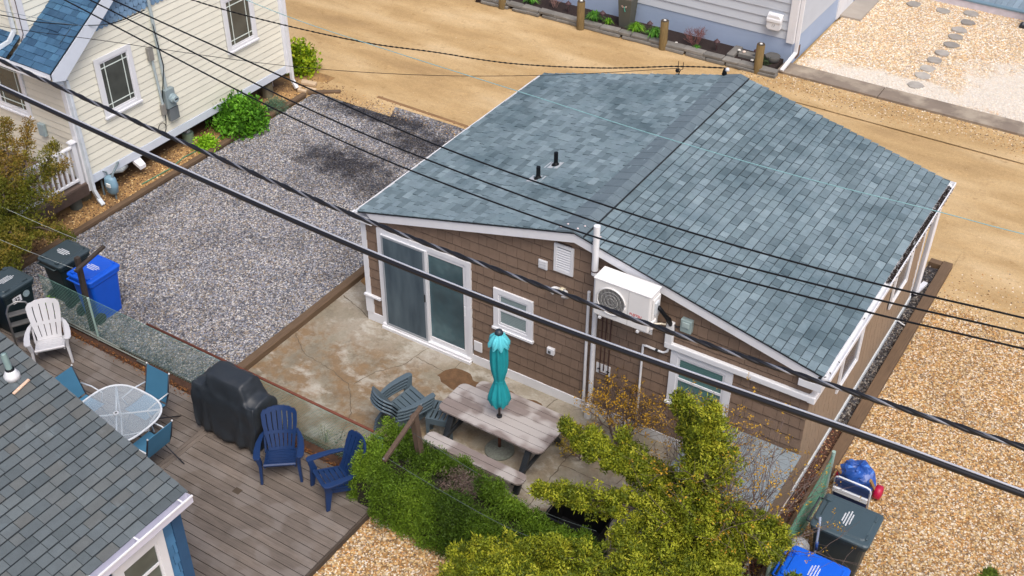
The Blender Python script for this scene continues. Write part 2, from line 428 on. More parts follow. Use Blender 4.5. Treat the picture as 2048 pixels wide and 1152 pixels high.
def scatter(o, density, size, m, seed=1, flat=.6, var=.45):
    ng = bpy.data.node_groups.new(o.name+'_scatter', 'GeometryNodeTree')
    ng.interface.new_socket('Geometry', in_out='INPUT', socket_type='NodeSocketGeometry'); ng.interface.new_socket('Geometry', in_out='OUTPUT', socket_type='NodeSocketGeometry')
    N = ng.nodes.new; L = ng.links.new
    gi = N('NodeGroupInput'); go = N('NodeGroupOutput'); dp = N('GeometryNodeDistributePointsOnFaces'); dp.inputs['Seed'].default_value = seed
    at_ = N('GeometryNodeInputNamedAttribute'); at_.data_type = 'FLOAT'; at_.inputs['Name'].default_value = 'dens'
    mu = N('ShaderNodeMath'); mu.operation = 'MULTIPLY'; L(at_.outputs[0], mu.inputs[0]); mu.inputs[1].default_value = density
    L(gi.outputs[0], dp.inputs['Mesh']); L(mu.outputs[0], dp.inputs['Density'])
    ic = N('GeometryNodeMeshIcoSphere'); ic.inputs['Radius'].default_value = 1; ic.inputs['Subdivisions'].default_value = 1
    sm = N('GeometryNodeSetMaterial'); sm.inputs['Material'].default_value = m; L(ic.outputs[0], sm.inputs[0])
    iop = N('GeometryNodeInstanceOnPoints'); L(dp.outputs['Points'], iop.inputs['Points']); L(sm.outputs[0], iop.inputs['Instance'])
    rr = N('FunctionNodeRandomValue'); rr.data_type = 'FLOAT_VECTOR'; rr.inputs['Min'].default_value = (-.5, -.5, 0); rr.inputs['Max'].default_value = (.5, .5, 6.28)
    rs = N('FunctionNodeRandomValue'); rs.data_type = 'FLOAT_VECTOR'; s0 = size*(1-var); s1 = size*(1+var)
    rs.inputs['Min'].default_value = (s0, s0*.7, s0*flat); rs.inputs['Max'].default_value = (s1*1.15, s1*.85, s1*flat); rs.inputs['Seed'].default_value = 9
    L(rr.outputs[0], iop.inputs['Rotation']); L(rs.outputs[0], iop.inputs['Scale'])
    jn = N('GeometryNodeJoinGeometry'); L(gi.outputs[0], jn.inputs[0]); L(iop.outputs[0], jn.inputs[0]); L(jn.outputs[0], go.inputs[0])
    md = o.modifiers.new('stones', 'NODES'); md.node_group = ng
    return stuff(o)

mb = MB(); mb.add([(-150, -150, -.08), (150, -150, -.08), (150, 150, -.08), (-150, 150, -.08)], [(0, 1, 2, 3)]); struct(mb.build('ground', SAND))
sheet('sand_yard', [(-22, -14), (20, -14), (20, 6.05), (-22, 6.05)], -.05, SAND)

def hsand(X, Y):
    h = .006*fbm(X*.7, Y*1.5, 3, 4, 1.2) + .004*fbm(X, Y, 5, 3, 6)
    for yc, wd, dp in ((8.35, .16, .022), (9.9, .18, .016), (10.7, .14, .012), (11.9, .2, .02), (12.5, .12, .014)):
        yy = Y - yc - .12*np.sin(X*.35+yc) - .03*X*(yc > 11); dp = dp*.45; h = h - dp*np.exp(-(yy/wd)**2) + dp*.5*np.exp(-((np.abs(yy)-wd*2)/wd)**2)
    for fx, fy, s_ in ((-4.38, 8.17, .14), (-3.5, 8.18, .13), (-2.92, 8.96, .12), (-3.4, 7.55, .13), (-3.1, 7.3, .1), (-7.2, 8.9, .12), (-6.2, 8.5, .1)):
        r2 = ((X-fx)/s_)**2+((Y-fy)/(s_*.55))**2; h = h - .030*np.exp(-r2) + .014*np.exp(-((np.sqrt(r2)-1.6)/.5)**2)
    return h - .012
grid('sand_road', -22, 24, 6.0, 13.3, .055, hsand, SAND)
g0_ = grid('road_pebbles', -9, 14, 6.6, 13.2, .25, lambda X, Y: hsand(X, Y)-.004, SAND, dens=lambda X, Y: .35+.65*np.clip(fbm(X*.5, Y*1.6, 77, 3, 1.5)+.2, 0, 1))
g0_.data.polygons.foreach_set('material_index', [0]*len(g0_.data.polygons))
scatter(g0_, 42, .009, GTs, 21)

def edge(d, w_): return np.clip(d/w_, 0, 1)
# grey gravel bed
g1 = grid('grey_gravel_bed', -6.62, -1.03, -3.12, 6.75, .12, lambda X, Y: .012+.012*fbm(X, Y, 11, 3, 1.5), GG,
          dens=lambda X, Y: .98*edge(6.55+.25*fbm(X, Y, 4, 3, 3)-Y, .55))
scatter(g1, 1250, .0165, GGs, 2)
g1b = grid('stray_gravel', -6.7, -.95, 6.3, 7.0, .12, lambda X, Y: .016+0*X, SAND, dens=lambda X, Y: .55*edge(7.0-Y, .6))
scatter(g1b, 420, .018, GBs, 3)
# side strip by the cream house
g2 = grid('side_strip_soil', -9.6, -6.74, -3.1, 7.2, .1, lambda X, Y: -.005+.02*fbm(X, Y, 12, 3, 2), mat('side_strip_sand', '#a98555', .95, .22, 3, bump=.5, bscale=50, local=False, dirt=(lin('#5a4330'), 1.1, .46, .7)),
          dens=lambda X, Y: edge(X+7.75+.15*fbm(X, Y, 9, 3, 2), .5)*edge(7.2-Y, 2.5))
scatter(g2, 420, .020, GBs, 4)
# tan gravel on the right and in front
def drs(X, Y): return edge(6.75+.22*(X-8.8)*.6+.35*fbm(X, Y, 8, 3, 1.6)-Y, 1.1)*edge(X-8.5, .1)
g3 = grid('tan_gravel_yard', 8.56, 15.5, -7.5, 7.9, .14, lambda X, Y: .0+.014*fbm(X, Y, 14, 3, 1.5), GT, dens=lambda X, Y: drs(X, Y), mask=lambda x_, y_: y_ < 6.35+.13*(x_-8.8)+.25*fbm(x_, y_, 8, 3, 1.6))
scatter(g3, 1150, .0155, GTs, 5)
g3b = grid('stray_gravel', 8.56, 17.5, 5.9, 8.0, .14, lambda X, Y: .004+0*X, SAND, dens=lambda X, Y: .5*edge(7.6+.2*(X-8.8)+.3*fbm(X, Y, 8, 3, 1.6)-Y, 1.5))
scatter(g3b, 380, .016, GTs, 15)
g4 = grid('tan_gravel_path', 2.98, 9.3, -10.5, -3.0, .14, lambda X, Y: .0+.014*fbm(X, Y, 15, 3, 1.5), GT, dens=lambda X, Y: .97+0*X, mask=lambda x_, y_: (x_ < 8.5))
scatter(g4, 1100, .0165, GTs, 6)
# pale gravel yard beyond the road
g5 = grid('pale_gravel_yard', 2.62, 22, 14.0, 26, .16, lambda X, Y: .0+.014*fbm(X, Y, 16, 3, 1.5), GL, dens=lambda X, Y: .9+0*X)
scatter(g5, 300, .024, GLs, 7)
g7 = grid('stray_gravel', 1.6, 14, 12.2, 13.42, .12, lambda X, Y: .006+0*X, SAND, dens=lambda X, Y: .6*edge(Y-12.3+.3*fbm(X, Y, 31, 3, 2), .7))
scatter(g7, 420, .018, GTs, 8)
# dark gravel strip between house and timber on the right
g8 = grid('dark_gravel_strip', 8.12, 8.40, -.3, 7.15, .07, lambda X, Y: .03+.01*fbm(X, Y, 17, 3, 3), GD, dens=lambda X, Y: .25+.75*edge(5.6-Y, .3))
scatter(g8, 900, .020, GDs, 9)
g9 = grid('leaf_litter', 8.12, 8.40, -3.0, 1.9, .07, lambda X, Y: .045+.012*fbm(X, Y, 18, 3, 3), mat('dark_litter', '#4a3326', .95, .4, 14, bump=.6, local=False), dens=lambda X, Y: 1+0*X)
scatter(g9, 700, .019, gravel_mat('red_litter', ['#5a382b', '#7a4a36', '#3e2a22', '#8c6a50', '#6a4638', '#b99a72', '#4c3a30'], 26, '#4a3326', .4)[1], 10, .3)

# ---------------------------------------------------------------- patio
t = NT('stained_concrete'); cc = t.coords(False)
x = t.ramp(t.noise(cc, .9, 6, .6), [(.30, lin('#766d5c')), (.45, lin('#8e8674')), (.58, lin('#a19a8b')), (.72, lin('#b6b2a8'))])
r = t.n('ShaderNodeMapRange'); t.l(t.noise(cc, 1.7, 9, .72), r.inputs[0]); r.inputs[1].default_value = .42; r.inputs[2].default_value = .55; r.inputs[4].default_value = .9
# rusty leaf stain lies mainly on the open west half
gx = t.n('ShaderNodeSeparateXYZ'); t.l(cc, gx.inputs[0]); fx = t.n('ShaderNodeMapRange'); t.l(gx.outputs[0], fx.inputs[0]); fx.inputs[1].default_value = 1.6; fx.inputs[2].default_value = 3.6; fx.inputs[3].default_value = 1; fx.inputs[4].default_value = .35
fy = t.n('ShaderNodeMapRange'); t.l(gx.outputs[1], fy.inputs[0]); fy.inputs[1].default_value = -.35; fy.inputs[2].default_value = -.9; fy.inputs[3].default_value = .25; fy.inputs[4].default_value = 1
k = t.math('MULTIPLY', r.outputs[0], t.math('MULTIPLY', fx.outputs[0], fy.outputs[0]))
x = t.mix(k, x, t.mix(t.noise(cc, 5, 4), lin('#6b5a46'), lin('#987a54')))
r2 = t.n('ShaderNodeMapRange'); t.l(t.noise(cc, 2.6, 8, .75), r2.inputs[0]); r2.inputs[1].default_value = .53; r2.inputs[2].default_value = .64; r2.inputs[4].default_value = .55
x = t.mix(r2.outputs[0], x, lin('#6e6250'))
r3 = t.n('ShaderNodeMapRange'); t.l(t.noise(t.coords(False, (1, 1.6, 1)), 1.15, 8, .68), r3.inputs[0]); r3.inputs[1].default_value = .53; r3.inputs[2].default_value = .62; r3.inputs[4].default_value = .62
x = t.mix(r3.outputs[0], x, lin('#bdb9ad'))
x = t.mix(1., x, t.g(t.noise(cc, 30, 5, .75), .82, 1.16), 'MULTIPLY'); t.bump(t.noise(cc, 25, 6, .7), .3, .006); CONC = t.out(x, .85)
def flat(name, poly, z, m, depth=None, parent=None, **kw):
    mb = MB()
    if depth: mb.prism([(a, b, z-depth) for a, b in poly], (0, 0, depth))
    else: mb.add([(a, b, z) for a, b in poly], [tuple(range(len(poly)))])
    return mb.build(name, m, parent, **kw)
patio = struct(flat('patio', [(-.90, -3.02), (8.13, -3.02), (8.13, 0), (0, 0), (0, 5.9), (-.90, 5.9)], 0.012, CONC, .1))
def crack(name, pts, w_, m, z=.0165, seed=0):
    rnd = random.Random(seed); P = []
    for i in range(len(pts)-1):
        a = Vector((*pts[i], 0)); b = Vector((*pts[i+1], 0)); k = max(2, int((b-a).length/.06))
        d = (b-a).normalized(); nrm = Vector((-d.y, d.x, 0))
        for j in range(k): P.append(a+(b-a)*j/k+nrm*rnd.gauss(0, .008))
    mb = MB(); V = []
    for i, p in enumerate(P):
        d = (P[min(i+1, len(P)-1)]-P[max(i-1, 0)]).normalized(); nn = Vector((-d.y, d.x, 0)); h = w_*rnd.uniform(.3, 1)/2
        V += [p+nn*h+Vector((0, 0, z)), p-nn*h+Vector((0, 0, z))]
    mb.add(V, [(2*i, 2*i+1, 2*i+3, 2*i+2) for i in range(len(P)-1)]); return mb.build(name, m, patio)
CRK = mat('crack_dirt', '#665b4c', .95, .3, 20)
for i, (p, w_) in enumerate(((((-.86, -1.1), (-.35, -1.45), (.3, -1.52), (.85, -1.68), (1.3, -2.2), (1.6, -3.0)), .022), (((1.40, -.06), (1.30, -.75), (1.0, -1.15), (.86, -1.66)), .022),
        (((-.86, .25), (-.3, .1), (0, -.05)), .03), (((1.36, -.45), (2.1, -.52)), .02), (((2.1, -.05), (2.1, -.5)), .02), (((2.78, -.05), (2.70, -.28)), .02),
        (((4.02, -.05), (3.92, -.5)), .025), (((4.02, -.52), (3.2, -.56)), .02), (((4.95, -.05), (4.85, -1.3), (4.9, -2.9)), .03), (((4.85, -1.35), (6.8, -1.3)), .02), (((5.9, -.05), (5.8, -1.3)), .02),
        (((3.3, -1.9), (3.6, -2.4), (3.5, -3)), .018), (((4.3, -2.0), (4.85, -2.2)), .02))):
    crack('crack', p, w_*.8, CRK, seed=i)
DIRT = mat('damp_sand', '#6b5138', .95, .25, 9, bump=.5, local=False)
def blob(name, pts, z, m, parent=None, seed=1, sub=5, amp=.03):
    rnd = random.Random(seed); P = []
    n = len(pts)
    for i in range(n):
        a, b, c, d = pts[i-1], pts[i], pts[(i+1) % n], pts[(i+2) % n]
        for k in range(sub):
            u = k/sub; q = [.5*((2*b[j])+(c[j]-a[j])*u+(2*a[j]-5*b[j]+4*c[j]-d[j])*u*u+(3*b[j]-a[j]-3*c[j]+d[j])*u**3) for j in (0, 1)]
            P.append((q[0]+rnd.uniform(-amp, amp), q[1]+rnd.uniform(-amp, amp)))
    return flat(name, P, z, m, None, parent)
stuff(blob('dirt_patch', [(2.0, -.68), (2.02, -.42), (2.3, -.28), (2.62, -.42), (2.95, -.35), (3.05, -.62), (2.9, -.88), (2.4, -.82)], .0175, DIRT, patio, 2, 5, .02))
stuff(blob('dirt_patch', [(3.02, -.5), (3.1, -.3), (3.4, -.34), (3.75, -.3), (3.95, -.36), (3.93, -.5), (3.5, -.66)], .0175, DIRT, patio, 3, 5, .02))
stuff(blob('dirt_patch', [(-.88, 1.3), (-.5, 1.5), (0, 1.4), (0, .5), (-.12, .18), (-.3, .35), (-.45, .7), (-.86, .8)], .0175, mat('leafy_dirt', '#8a6a44', .95, .35, 7, bump=.4, local=False), patio, 4, 4, .03))

# ---------------------------------------------------------------- timbers
TIM = wood('weathered_timber', '#685440', (30, 2, 30), .25, .85, False)
TIMX = wood('weathered_timber_x', '#685440', (2, 30, 30), .25, .85, False)
def timber(name, a, b, w_, h, m, label, group='landscape timbers edging the beds', z=0):
    mb = MB(); mb.bar((a[0], a[1], z+h/2), (b[0], b[1], z+h/2), w_, h)
    return tag(mb.build(name, m, bevel=.012), label, 'timber edging', group)
timber('timber_edging', (-.97, -3.1), (-.97, 5.9), .16, .13, TIM, 'brown timber between the grey gravel bed and the concrete patio')
timber('timber_edging', (-6.70, -3.1), (-6.72, 2.6), .13, .09, TIM, 'near brown timber between the grey gravel and the strip beside the cream house')
timber('timber_edging', (-6.72, 2.62), (-6.75, 6.05), .13, .08, TIM, 'far timber beside the big green bush at the cream house')
timber('timber_edging', (-6.75, 6.15), (-6.1, 6.62), .12, .07, TIMX, 'short angled timber at the far left corner of the grey gravel')
timber('timber_edging', (8.47, -3.4), (8.47, 1.9), .19, .13, TIM, 'near brown timber along the right side of the brown bungalow, by the green fence')
timber('timber_edging', (8.47, 1.91), (8.46, 7.35), .19, .13, TIM, 'long timber between the dark gravel strip and the tan gravel yard')
timber('timber_edging', (8.13, 7.27), (8.36, 7.27), .16, .11, TIMX, 'short end timber under the rear downspout of the brown bungalow')
timber('sunken_board', (-5.21, 6.93), (-2.2, 6.88), .09, .03, wood('sandy_board', '#8a6b4a', (2, 30, 30), .2, .9, False), 'long thin board half sunk in the sand behind the grey gravel')
mb = MB(); mb.box(8.135, 8.185, -2.6, -.02, -.02, .05)
tag(mb.build('concrete_curb', mat('flaking_white_paint', (.62, .6, .56), .8, .35, 8, local=False, dirt=((.30, .25, .2), 5, .5, .8))), 'flaking white curb at the right edge of the patio', 'curb')
# ================================================================ BROWN BUNGALOW
W_, D_ = 8.16, 5.85
RX, RZ = 4.26, 3.55; EL, ZL = 0.04, 2.44; ER, ZR = 8.31, 2.61; YF, YB = -.13, 5.98
sL = (RZ-ZL)/(RX-EL); sR = (RZ-ZR)/(ER-RX)
bung = thing('bungalow', 'brown shingled one-storey bungalow with a blue-grey gable roof and white trim beside the concrete patio', 'house', (W_/2, D_/2, 0), world=True)
def wz(x): return (ZL+(x-EL)*sL if x < RX else RZ-(x-RX)*sR) - .05
mb = MB(); P = [(0, .0, 0), (W_, .0, 0), (W_, .0, wz(W_)), (RX, .0, wz(RX)), (0, .0, wz(0))]
mb.prism(P, (0, D_, 0)); wall = mb.build('wall', mat('brown_wall_paint', '#4a3b32', .85, .1, 5, local=False), bung)
holes = [(.40, 2.22, .05, 2.1), (2.78, 3.45, 1.05, 1.8), (6.02, 6.92, 1.0, 1.95), (3.9, 4.15, 2.7, 3.1)]
pl = [(-sL, 1, ZL-.06-EL*sL), (sR, 1, RZ-.06+RX*sR)]
shingles('wall_shingle', wall, (0, 0, 0), (1, 0, 0), (0, 0, 1), (0, -1, 0), W_, 3.5, .200, .175, .018, BROWNW, planes=pl, holes=holes, nparts=300, order=Vector((4.6, 0, 1.4)), jit=.25, wvar=.22, tints=(.95, 1.05), drop=.004, gap=.0025, lift=.002, topgap=.021)
shingles('wall_shingle', wall, (W_, 0, 0), (0, 1, 0), (0, 0, 1), (1, 0, 0), D_, 2.6, .200, .185, .010, mat('brown_side_paint', '#94806a', .8, .08, 6, use_tint=True, local=False), nparts=0, jit=.2, tints=(.97, 1.03), holes=[(1.5, 2.4, 1.1, 2), (4.05, 4.9, 1.1, 2)])
# roof: deck, shingles, ridge cap
mb = MB(); th = .03
mb.prism([(EL, YF, ZL), (RX, YF, RZ), (ER, YF, ZR), (ER, YF, ZR-th), (RX, YF, RZ-th), (EL, YF, ZL-th)], (0, YB-YF, 0))
roof = mb.build('roof', mat('roof_felt', '#2b343a', .9, .1, 5), bung)
def roofmat(name, pal, big):
    t = NT(name); cc = t.coords(False)
    x = t.ramp(tint(t), [(i/(len(pal)-1), lin(c)) for i, c in enumerate(pal)])
    x = t.mix(1., x, t.g(t.noise(cc, 150, 2, .8), .80, 1.2), 'MULTIPLY'); x = t.mix(1., x, t.g(t.noise(cc, 7, 4, .6), .90, 1.10), 'MULTIPLY')
    for (sc_, th_, a_, col) in big:
        r = t.n('ShaderNodeMapRange'); t.l(t.noise(cc, sc_, 5, .6), r.inputs[0]); r.inputs[1].default_value = th_; r.inputs[2].default_value = th_+.14; r.inputs[4].default_value = a_
        x = t.mix(r.outputs[0], x, t.mix(1., x, col, 'MULTIPLY'))
    t.bump(t.noise(cc, 160, 2, .8), .4, .004); MC[name] = t.out(x, .88, 0, .2); return t.m
RSH = roofmat('blue_grey_roof_shingle', ['#64747a', '#6e7f85', '#7a8b92', '#73858b', '#87989e'], [(.62, .48, .8, (.62, .67, .69)), (2.1, .52, .5, (.74, .80, .83)), (.8, .62, .4, (1.2, 1.2, 1.2))])
lL = math.hypot(RX-EL, RZ-ZL); lR = math.hypot(ER-RX, RZ-ZR)
uL = Vector((RX-EL, 0, RZ-ZL)).normalized(); uR = Vector((RX-ER, 0, RZ-ZR)).normalized()
nL = Vector((-uL.z, 0, uL.x)); nR = Vector((-uR.z*-1, 0, -uR.x)).normalized(); nR = Vector((uR.z, 0, -uR.x))
shingles('roof_shingle', roof, (EL-.02, YF-.02, ZL), (0, 1, 0), uL, nL, YB-YF+.04, lL+.02, .138, .185, .020, RSH, nparts=110, order=Vector((3.2, 0, 3.2)), jit=.5, wvar=.4, tints=(0, 1), drop=.006, lift=.012, gap=.004)
shingles('roof_shingle', roof, (ER+.02, YF-.02, ZR), (0, 1, 0), uR, nR, YB-YF+.04, lR+.02, .138, .185, .020, RSH, nparts=190, order=Vector((7.6, 0.6, 2.8)), jit=.5, wvar=.4, tints=(0, 1), drop=.006, lift=.012, gap=.004)
CAPM = roofmat('ridge_cap_shingle', ['#66747b', '#69777e', '#6d7b82'], [(2.0, .5, .6, (.75, .78, .8))])
y = YF-.03; k = 0
while y < YB:
    y1 = min(y+.26, YB+.02); mb = MB(); mb.tc = random.random(); r0 = RX-.31; r1 = RX+.16; z0 = .024; z1 = .032
    a = [(r0, y, RZ-(RX-r0)*sL+z1), (RX-.01, y, RZ+z1+.008), (r1, y, RZ-(r1-RX)*sR+z1)]; b = [(r0, y1, RZ-(RX-r0)*sL+z0), (RX-.01, y1, RZ+z0+.008), (r1, y1, RZ-(r1-RX)*sR+z0)]
    lo = [(p[0], p[1], p[2]-.03) for p in a]; lb = [(p[0], p[1], p[2]-.03) for p in b]
    mb.add(a+b+lo+lb, [(0, 1, 4, 3), (1, 2, 5, 4), (0, 6, 7, 1), (1, 7, 8, 2), (3, 4, 10, 9), (4, 5, 11, 10), (0, 3, 9, 6), (2, 8, 11, 5)])
    mb.build('ridge_cap', CAPM, roof); y += .25; k += 1
mb = MB(); mb.bar((RX+.165, YF-.02, RZ-.165*sR+.024), (RX+.165, YB+.01, RZ-.165*sR+.024), .016, .02); mb.build('cap_edge_shadow', mat('painted_cap_shadow', '#22282c', .9), roof)  # dark bar painted in as the shadow of the cap's raised edge
mb = MB()
for p in ((4.0, -.08), (4.06, .02), (4.28, -.07), (4.33, .06), (4.62, .02)):
    z = RZ - (RX-p[0])*sL if p[0] < RX else RZ-(p[0]-RX)*sR
    mb.lathe([(.016, 0), (.016, .006), (.006, .012)], 8, (p[0], p[1], z+.045))
mb.build('nail_heads', mat('pink_sealant', '#e6d2cf', .5), roof)
# rakes, eaves
mb = MB(); fh = .155
mb.prism([(EL+.16, YF+.0, ZL+.0+.16*sL-.035), (RX, YF, RZ-.035), (RX, YF, RZ-.035-fh), (EL+.30, YF, ZL+.30*sL-.035-fh)], (0, .03, 0))
mb.prism([(RX, YF, RZ-.035), (ER-.02, YF, ZR-.03), (ER-.02, YF, ZR-.03-fh), (RX, YF, RZ-.035-fh)], (0, .03, 0)); mb.build('rake_board', WHITE, bung)
mb = MB()
mb.prism([(EL+.25, YF+.03, ZL+.25*sL-.10), (RX, YF+.03, RZ-.10), (RX, YF+.03, RZ-.13), (EL+.25, YF+.03, ZL+.25*sL-.13)], (0, .1, 0))
mb.prism([(RX, YF+.03, RZ-.10), (ER, YF+.03, ZR-.10), (ER, YF+.03, ZR-.13), (RX, YF+.03, RZ-.13)], (0, .1, 0)); mb.build('rake_soffit', WHITE, bung)
mb = MB(); mb.box(-.16, .30, YF, -.004, ZL-.22, ZL-.10); mb.build('eave_return', WHITE, bung, bevel=.006); mb = MB(); mb.box(7.98, ER+.02, YF-.0, -.004, ZR-.32, ZR-.19); mb.build('eave_return', WHITE, bung, bevel=.006)
# flashing line under shingle edge
mb = MB(); mb.bar((EL, YF-.012, ZL-.012), (RX, YF-.012, RZ-.012), .012, .022); mb.bar((RX, YF-.012, RZ-.012), (ER, YF-.012, ZR-.012), .012, .022)
mb.build('drip_edge', mat('dark_drip_edge', '#1e2327', .6), bung)
def gutter(name, x0, x1, ya, yb, z, parent, m=WHITE, side=1, caps=True, h=.11):
    """open trough running along y"""
    mb = MB(); t_ = .006
    mb.box(x0, x1, ya, yb, z-h, z-h+t_); mb.box(x0, x0+t_, ya, yb, z-h+t_, z); mb.box(x1-t_, x1, ya, yb, z-h+t_, z)
    mb.box(x1-t_-.012 if side > 0 else x0+t_, x1-t_ if side > 0 else x0+t_+.012, ya, yb, z-.008, z+.002)
    if caps: mb.box(x0+t_, x1-t_, ya, ya+.004, z-h+t_, z); mb.box(x0+t_, x1-t_, yb-.004, yb, z-h+t_, z)
    return mb.build(name, m, parent)
gutter('gutter', ER-.0, ER+.11, YF-.03, YB+.08, ZR-.015, bung, h=.075)
mb = MB(); mb.box(ER-.06, ER-.002, YF, YB, ZR-.13, ZR-.035); mb.box(W_+.005, ER-.06, 0, D_, ZR-.13, ZR-.11); mb.build('fascia', WHITE, bung)
gutter('gutter', EL-.11, EL-.035, YF-.03, YB, ZL-.04, bung, side=-1, h=.08)
mb = MB(); mb.box(-.05, .0, YF+.02, YB-.02, ZL-.2, ZL-.05); mb.build('fascia', WHITE, bung)
# leaf litter in the gutter
mb = MB(); rnd = random.Random(4)
for i in range(900):
    yy = rnd.uniform(2.6, 5.9) if rnd.random() < .99 else rnd.uniform(-.1, 2.6); c = Vector((ER+.065+rnd.uniform(-.05, .045), yy, ZR-.04+rnd.uniform(-.03, .02))); a = Vector((rnd.gauss(0, 1), rnd.gauss(0, 1), rnd.gauss(0, .4))).normalized()*.03; b = a.cross(Vector((0, 0, 1))).normalized()*.012
    mb.add([c-a, c+b, c+a, c-b], [(0, 1, 2, 3)])
stuff(mb.build('gutter_leaves', mat('black_leaves', '#2e2420', .95, .4, 20), bung))
# corner and base trim
mb = MB(); mb.box(-.03, .075, -.032, -.001, .60, ZL-.22); mb.build('corner_board', WHITE, bung, bevel=.004)
mb = MB(); mb.box(-.045, .12, -.045, -.002, .20, .58); mb.build('corner_board', WHITE, bung, bevel=.004)
mb = MB(); mb.box(-.06, .31, -.07, -.002, .565, .61); mb.build('ledge_trim', WHITE, bung, bevel=.006)
mb = MB(); mb.box(-.03, 8.16, -.03, -.003, .0, .19); mb.box(-.03, 8.19, -.028, -.003, .0, .0); mb = MB(); mb.box(-.03, .328, -.034, -.002, .0, .20); mb.box(2.282, W_+.0, -.034, -.002, .0, .20); mb.build('base_board', WHITE, bung, bevel=.004)
mb = MB(); mb.box(W_+.002, W_+.03, -.034, D_+.02, .0, .13); mb.build('base_board', mat('aged_white_paint', (.62, .67, .70), .5, .08, 3), bung)
mb = MB(); mb.box(W_+.002, W_+.02, D_-.07, D_+.01, .13, ZR-.2); mb.build('corner_board', WHITE, bung)
# doors
def bx(mb, x0, x1, z0, z1, y0, y1): mb.box(x0, x1, y0, y1, z0, z1)
DX0, DX1, DZ0, DZ1 = .33, 2.28, .04, 2.16
mb = MB(); bx(mb, DX0, DX0+.09, DZ0, DZ1, -.05, 0); bx(mb, DX1-.09, DX1, DZ0, DZ1, -.05, 0); bx(mb, DX0+.09, DX1-.09, DZ1-.09, DZ1, -.05, 0)
door = mb.build('sliding_door', WHITE, bung, bevel=.004)
mb = MB(); bx(mb, DX0+.02, DX1-.0, .0, .07, -.12, -.051); bx(mb, DX0+.02, DX1-.02, .07, .115, -.095, -.002); mb.build('door_sill', WHITE, door, bevel=.006)
def leaf(x0, x1, yb, yf, st, m_f, m_g, nm):
    mb = MB(); z0, z1 = .11, DZ1-.09; bx(mb, x0, x0+st, z0, z1, yf, yb); bx(mb, x1-st, x1, z0, z1, yf, yb); bx(mb, x0+st, x1-st, z1-st, z1, yf, yb); bx(mb, x0+st, x1-st, z0, z0+st*1.5, yf, yb)
    f = mb.build('door_frame', m_f, door, bevel=.003); mb = MB(); bx(mb, x0+st, x1-st, z0+st*1.5, z1-st, yb-.012, yb-.006); mb.build(nm, m_g, door)
t = NT('sliding_glass'); cc = t.coords(False); x = t.ramp(t.noise(t.coords(False, (1, 1, 1)), 1.3, 3), [(.35, lin('#2e4a54')), (.55, lin('#3b5b64')), (.7, lin('#5a7a80'))]); SGL = t.out(x, .10, 0, .7)
leaf(1.33, DX1-.09, -.004, -.034, .07, WHITE, SGL, 'pane')
leaf(DX0+.09, 1.40, -.040, -.070, .055, WHITE, SGL, 'pane')
t = NT('insect_screen'); x = t.ramp(t.noise(t.coords(False, (3, 1, .6)), 1.5, 3), [(.3, lin('#41505a')), (.7, lin('#5b6b73'))]); SCR = t.out(x, .55, 0, .3)
leaf(DX0+.12, 1.36, -.073, -.090, .035, mat('grey_screen_frame', '#9aa0a6', .5, .05), SCR, 'screen')
mb = MB(); bx(mb, 1.335, 1.355, 1.0, 1.16, -.104, -.0905); mb.build('door_handle', BLACKP, door, bevel=.004)
mb = MB(); bx(mb, 2.135, 2.15, .98, 1.2, -.052, -.0345); mb.build('door_handle', WHITE2, door, bevel=.003)
# windows
BL = mat('white_blinds', (.55, .6, .6), .6, .06)
window(bung, (2.73, -.012, 1.03), (1, 0, 0), (0, -1, 0), .77, .82, .10, 'sash', glass('blind_glass', (.15, .20, .20), .15), blinds=mat('grey_blinds', (.26, .33, .33), .6, .06))
window(bung, (5.97, -.012, .94), (1, 0, 0), (0, -1, 0), 1.02, 1.06, .12, 'sash', glass('green_glass', (.05, .12, .115), .12), blinds=mat('green_blinds', (.10, .21, .20), .5, .06))
for y0 in (1.45, 4.02): window(bung, (W_+.012, y0, 1.02), (0, 1, 0), (1, 0, 0), .98, 1.1, .06, 'plain', glass('side_glass', (.045, .07, .11), .2), sill=False)
# gable louvre
mb = MB(); x0, x1, z0, z1 = 3.86, 4.21, 2.64, 3.16
for a in ((x0, x0+.05, z0, z1), (x1-.05, x1, z0, z1), (x0+.05, x1-.05, z0, z0+.05), (x0+.05, x1-.05, z1-.05, z1)): bx(mb, a[0], a[1], a[2], a[3], -.045, -.012)
lou = mb.build('gable_vent', WHITE2, bung, bevel=.004)
mb = MB(); bx(mb, x0+.05, x1-.05, z0+.05, z1-.05, -.02, -.013); mb.build('vent_backing', mat('vent_shadow', '#5b5e62', .9), lou)
for i in range(9):
    z = z0+.075+i*.045; mb = MB(); mb.prism([(x0+.05, -.021, z+.006), (x0+.05, -.043, z-.012), (x0+.05, -.043, z-.018), (x0+.05, -.021, z+.0)], (x1-x0-.1, 0, 0)); mb.build('slat', WHITE2, lou)
mb = MB(); bx(mb, 3.58, 3.745, 2.58, 2.745, -.04, -.012); sv = mb.build('dryer_vent', WHITE2, bung, bevel=.008)
for i in range(3): mb = MB(); bx(mb, 3.60, 3.725, 2.61+i*.045, 2.64+i*.045, -.048, -.041); mb.build('slat', mat('vent_slat', (.66, .67, .68), .5), sv)
mb = MB(); bx(mb, 2.31, 2.48, .31, .53, -.035, -.012); mb.build('access_cover', WHITE2, bung, bevel=.02)
mb = MB(); bx(mb, 3.79, 3.93, .93, 1.06, -.07, -.012); so_ = mb.build('outlet_box', WHITE2, bung, bevel=.012)
mb = MB(); bx(mb, 3.82, 3.87, .955, 1.01, -.074, -.0705); mb.build('outlet_slot', mat('dark_slot', '#55585c', .5), so_)
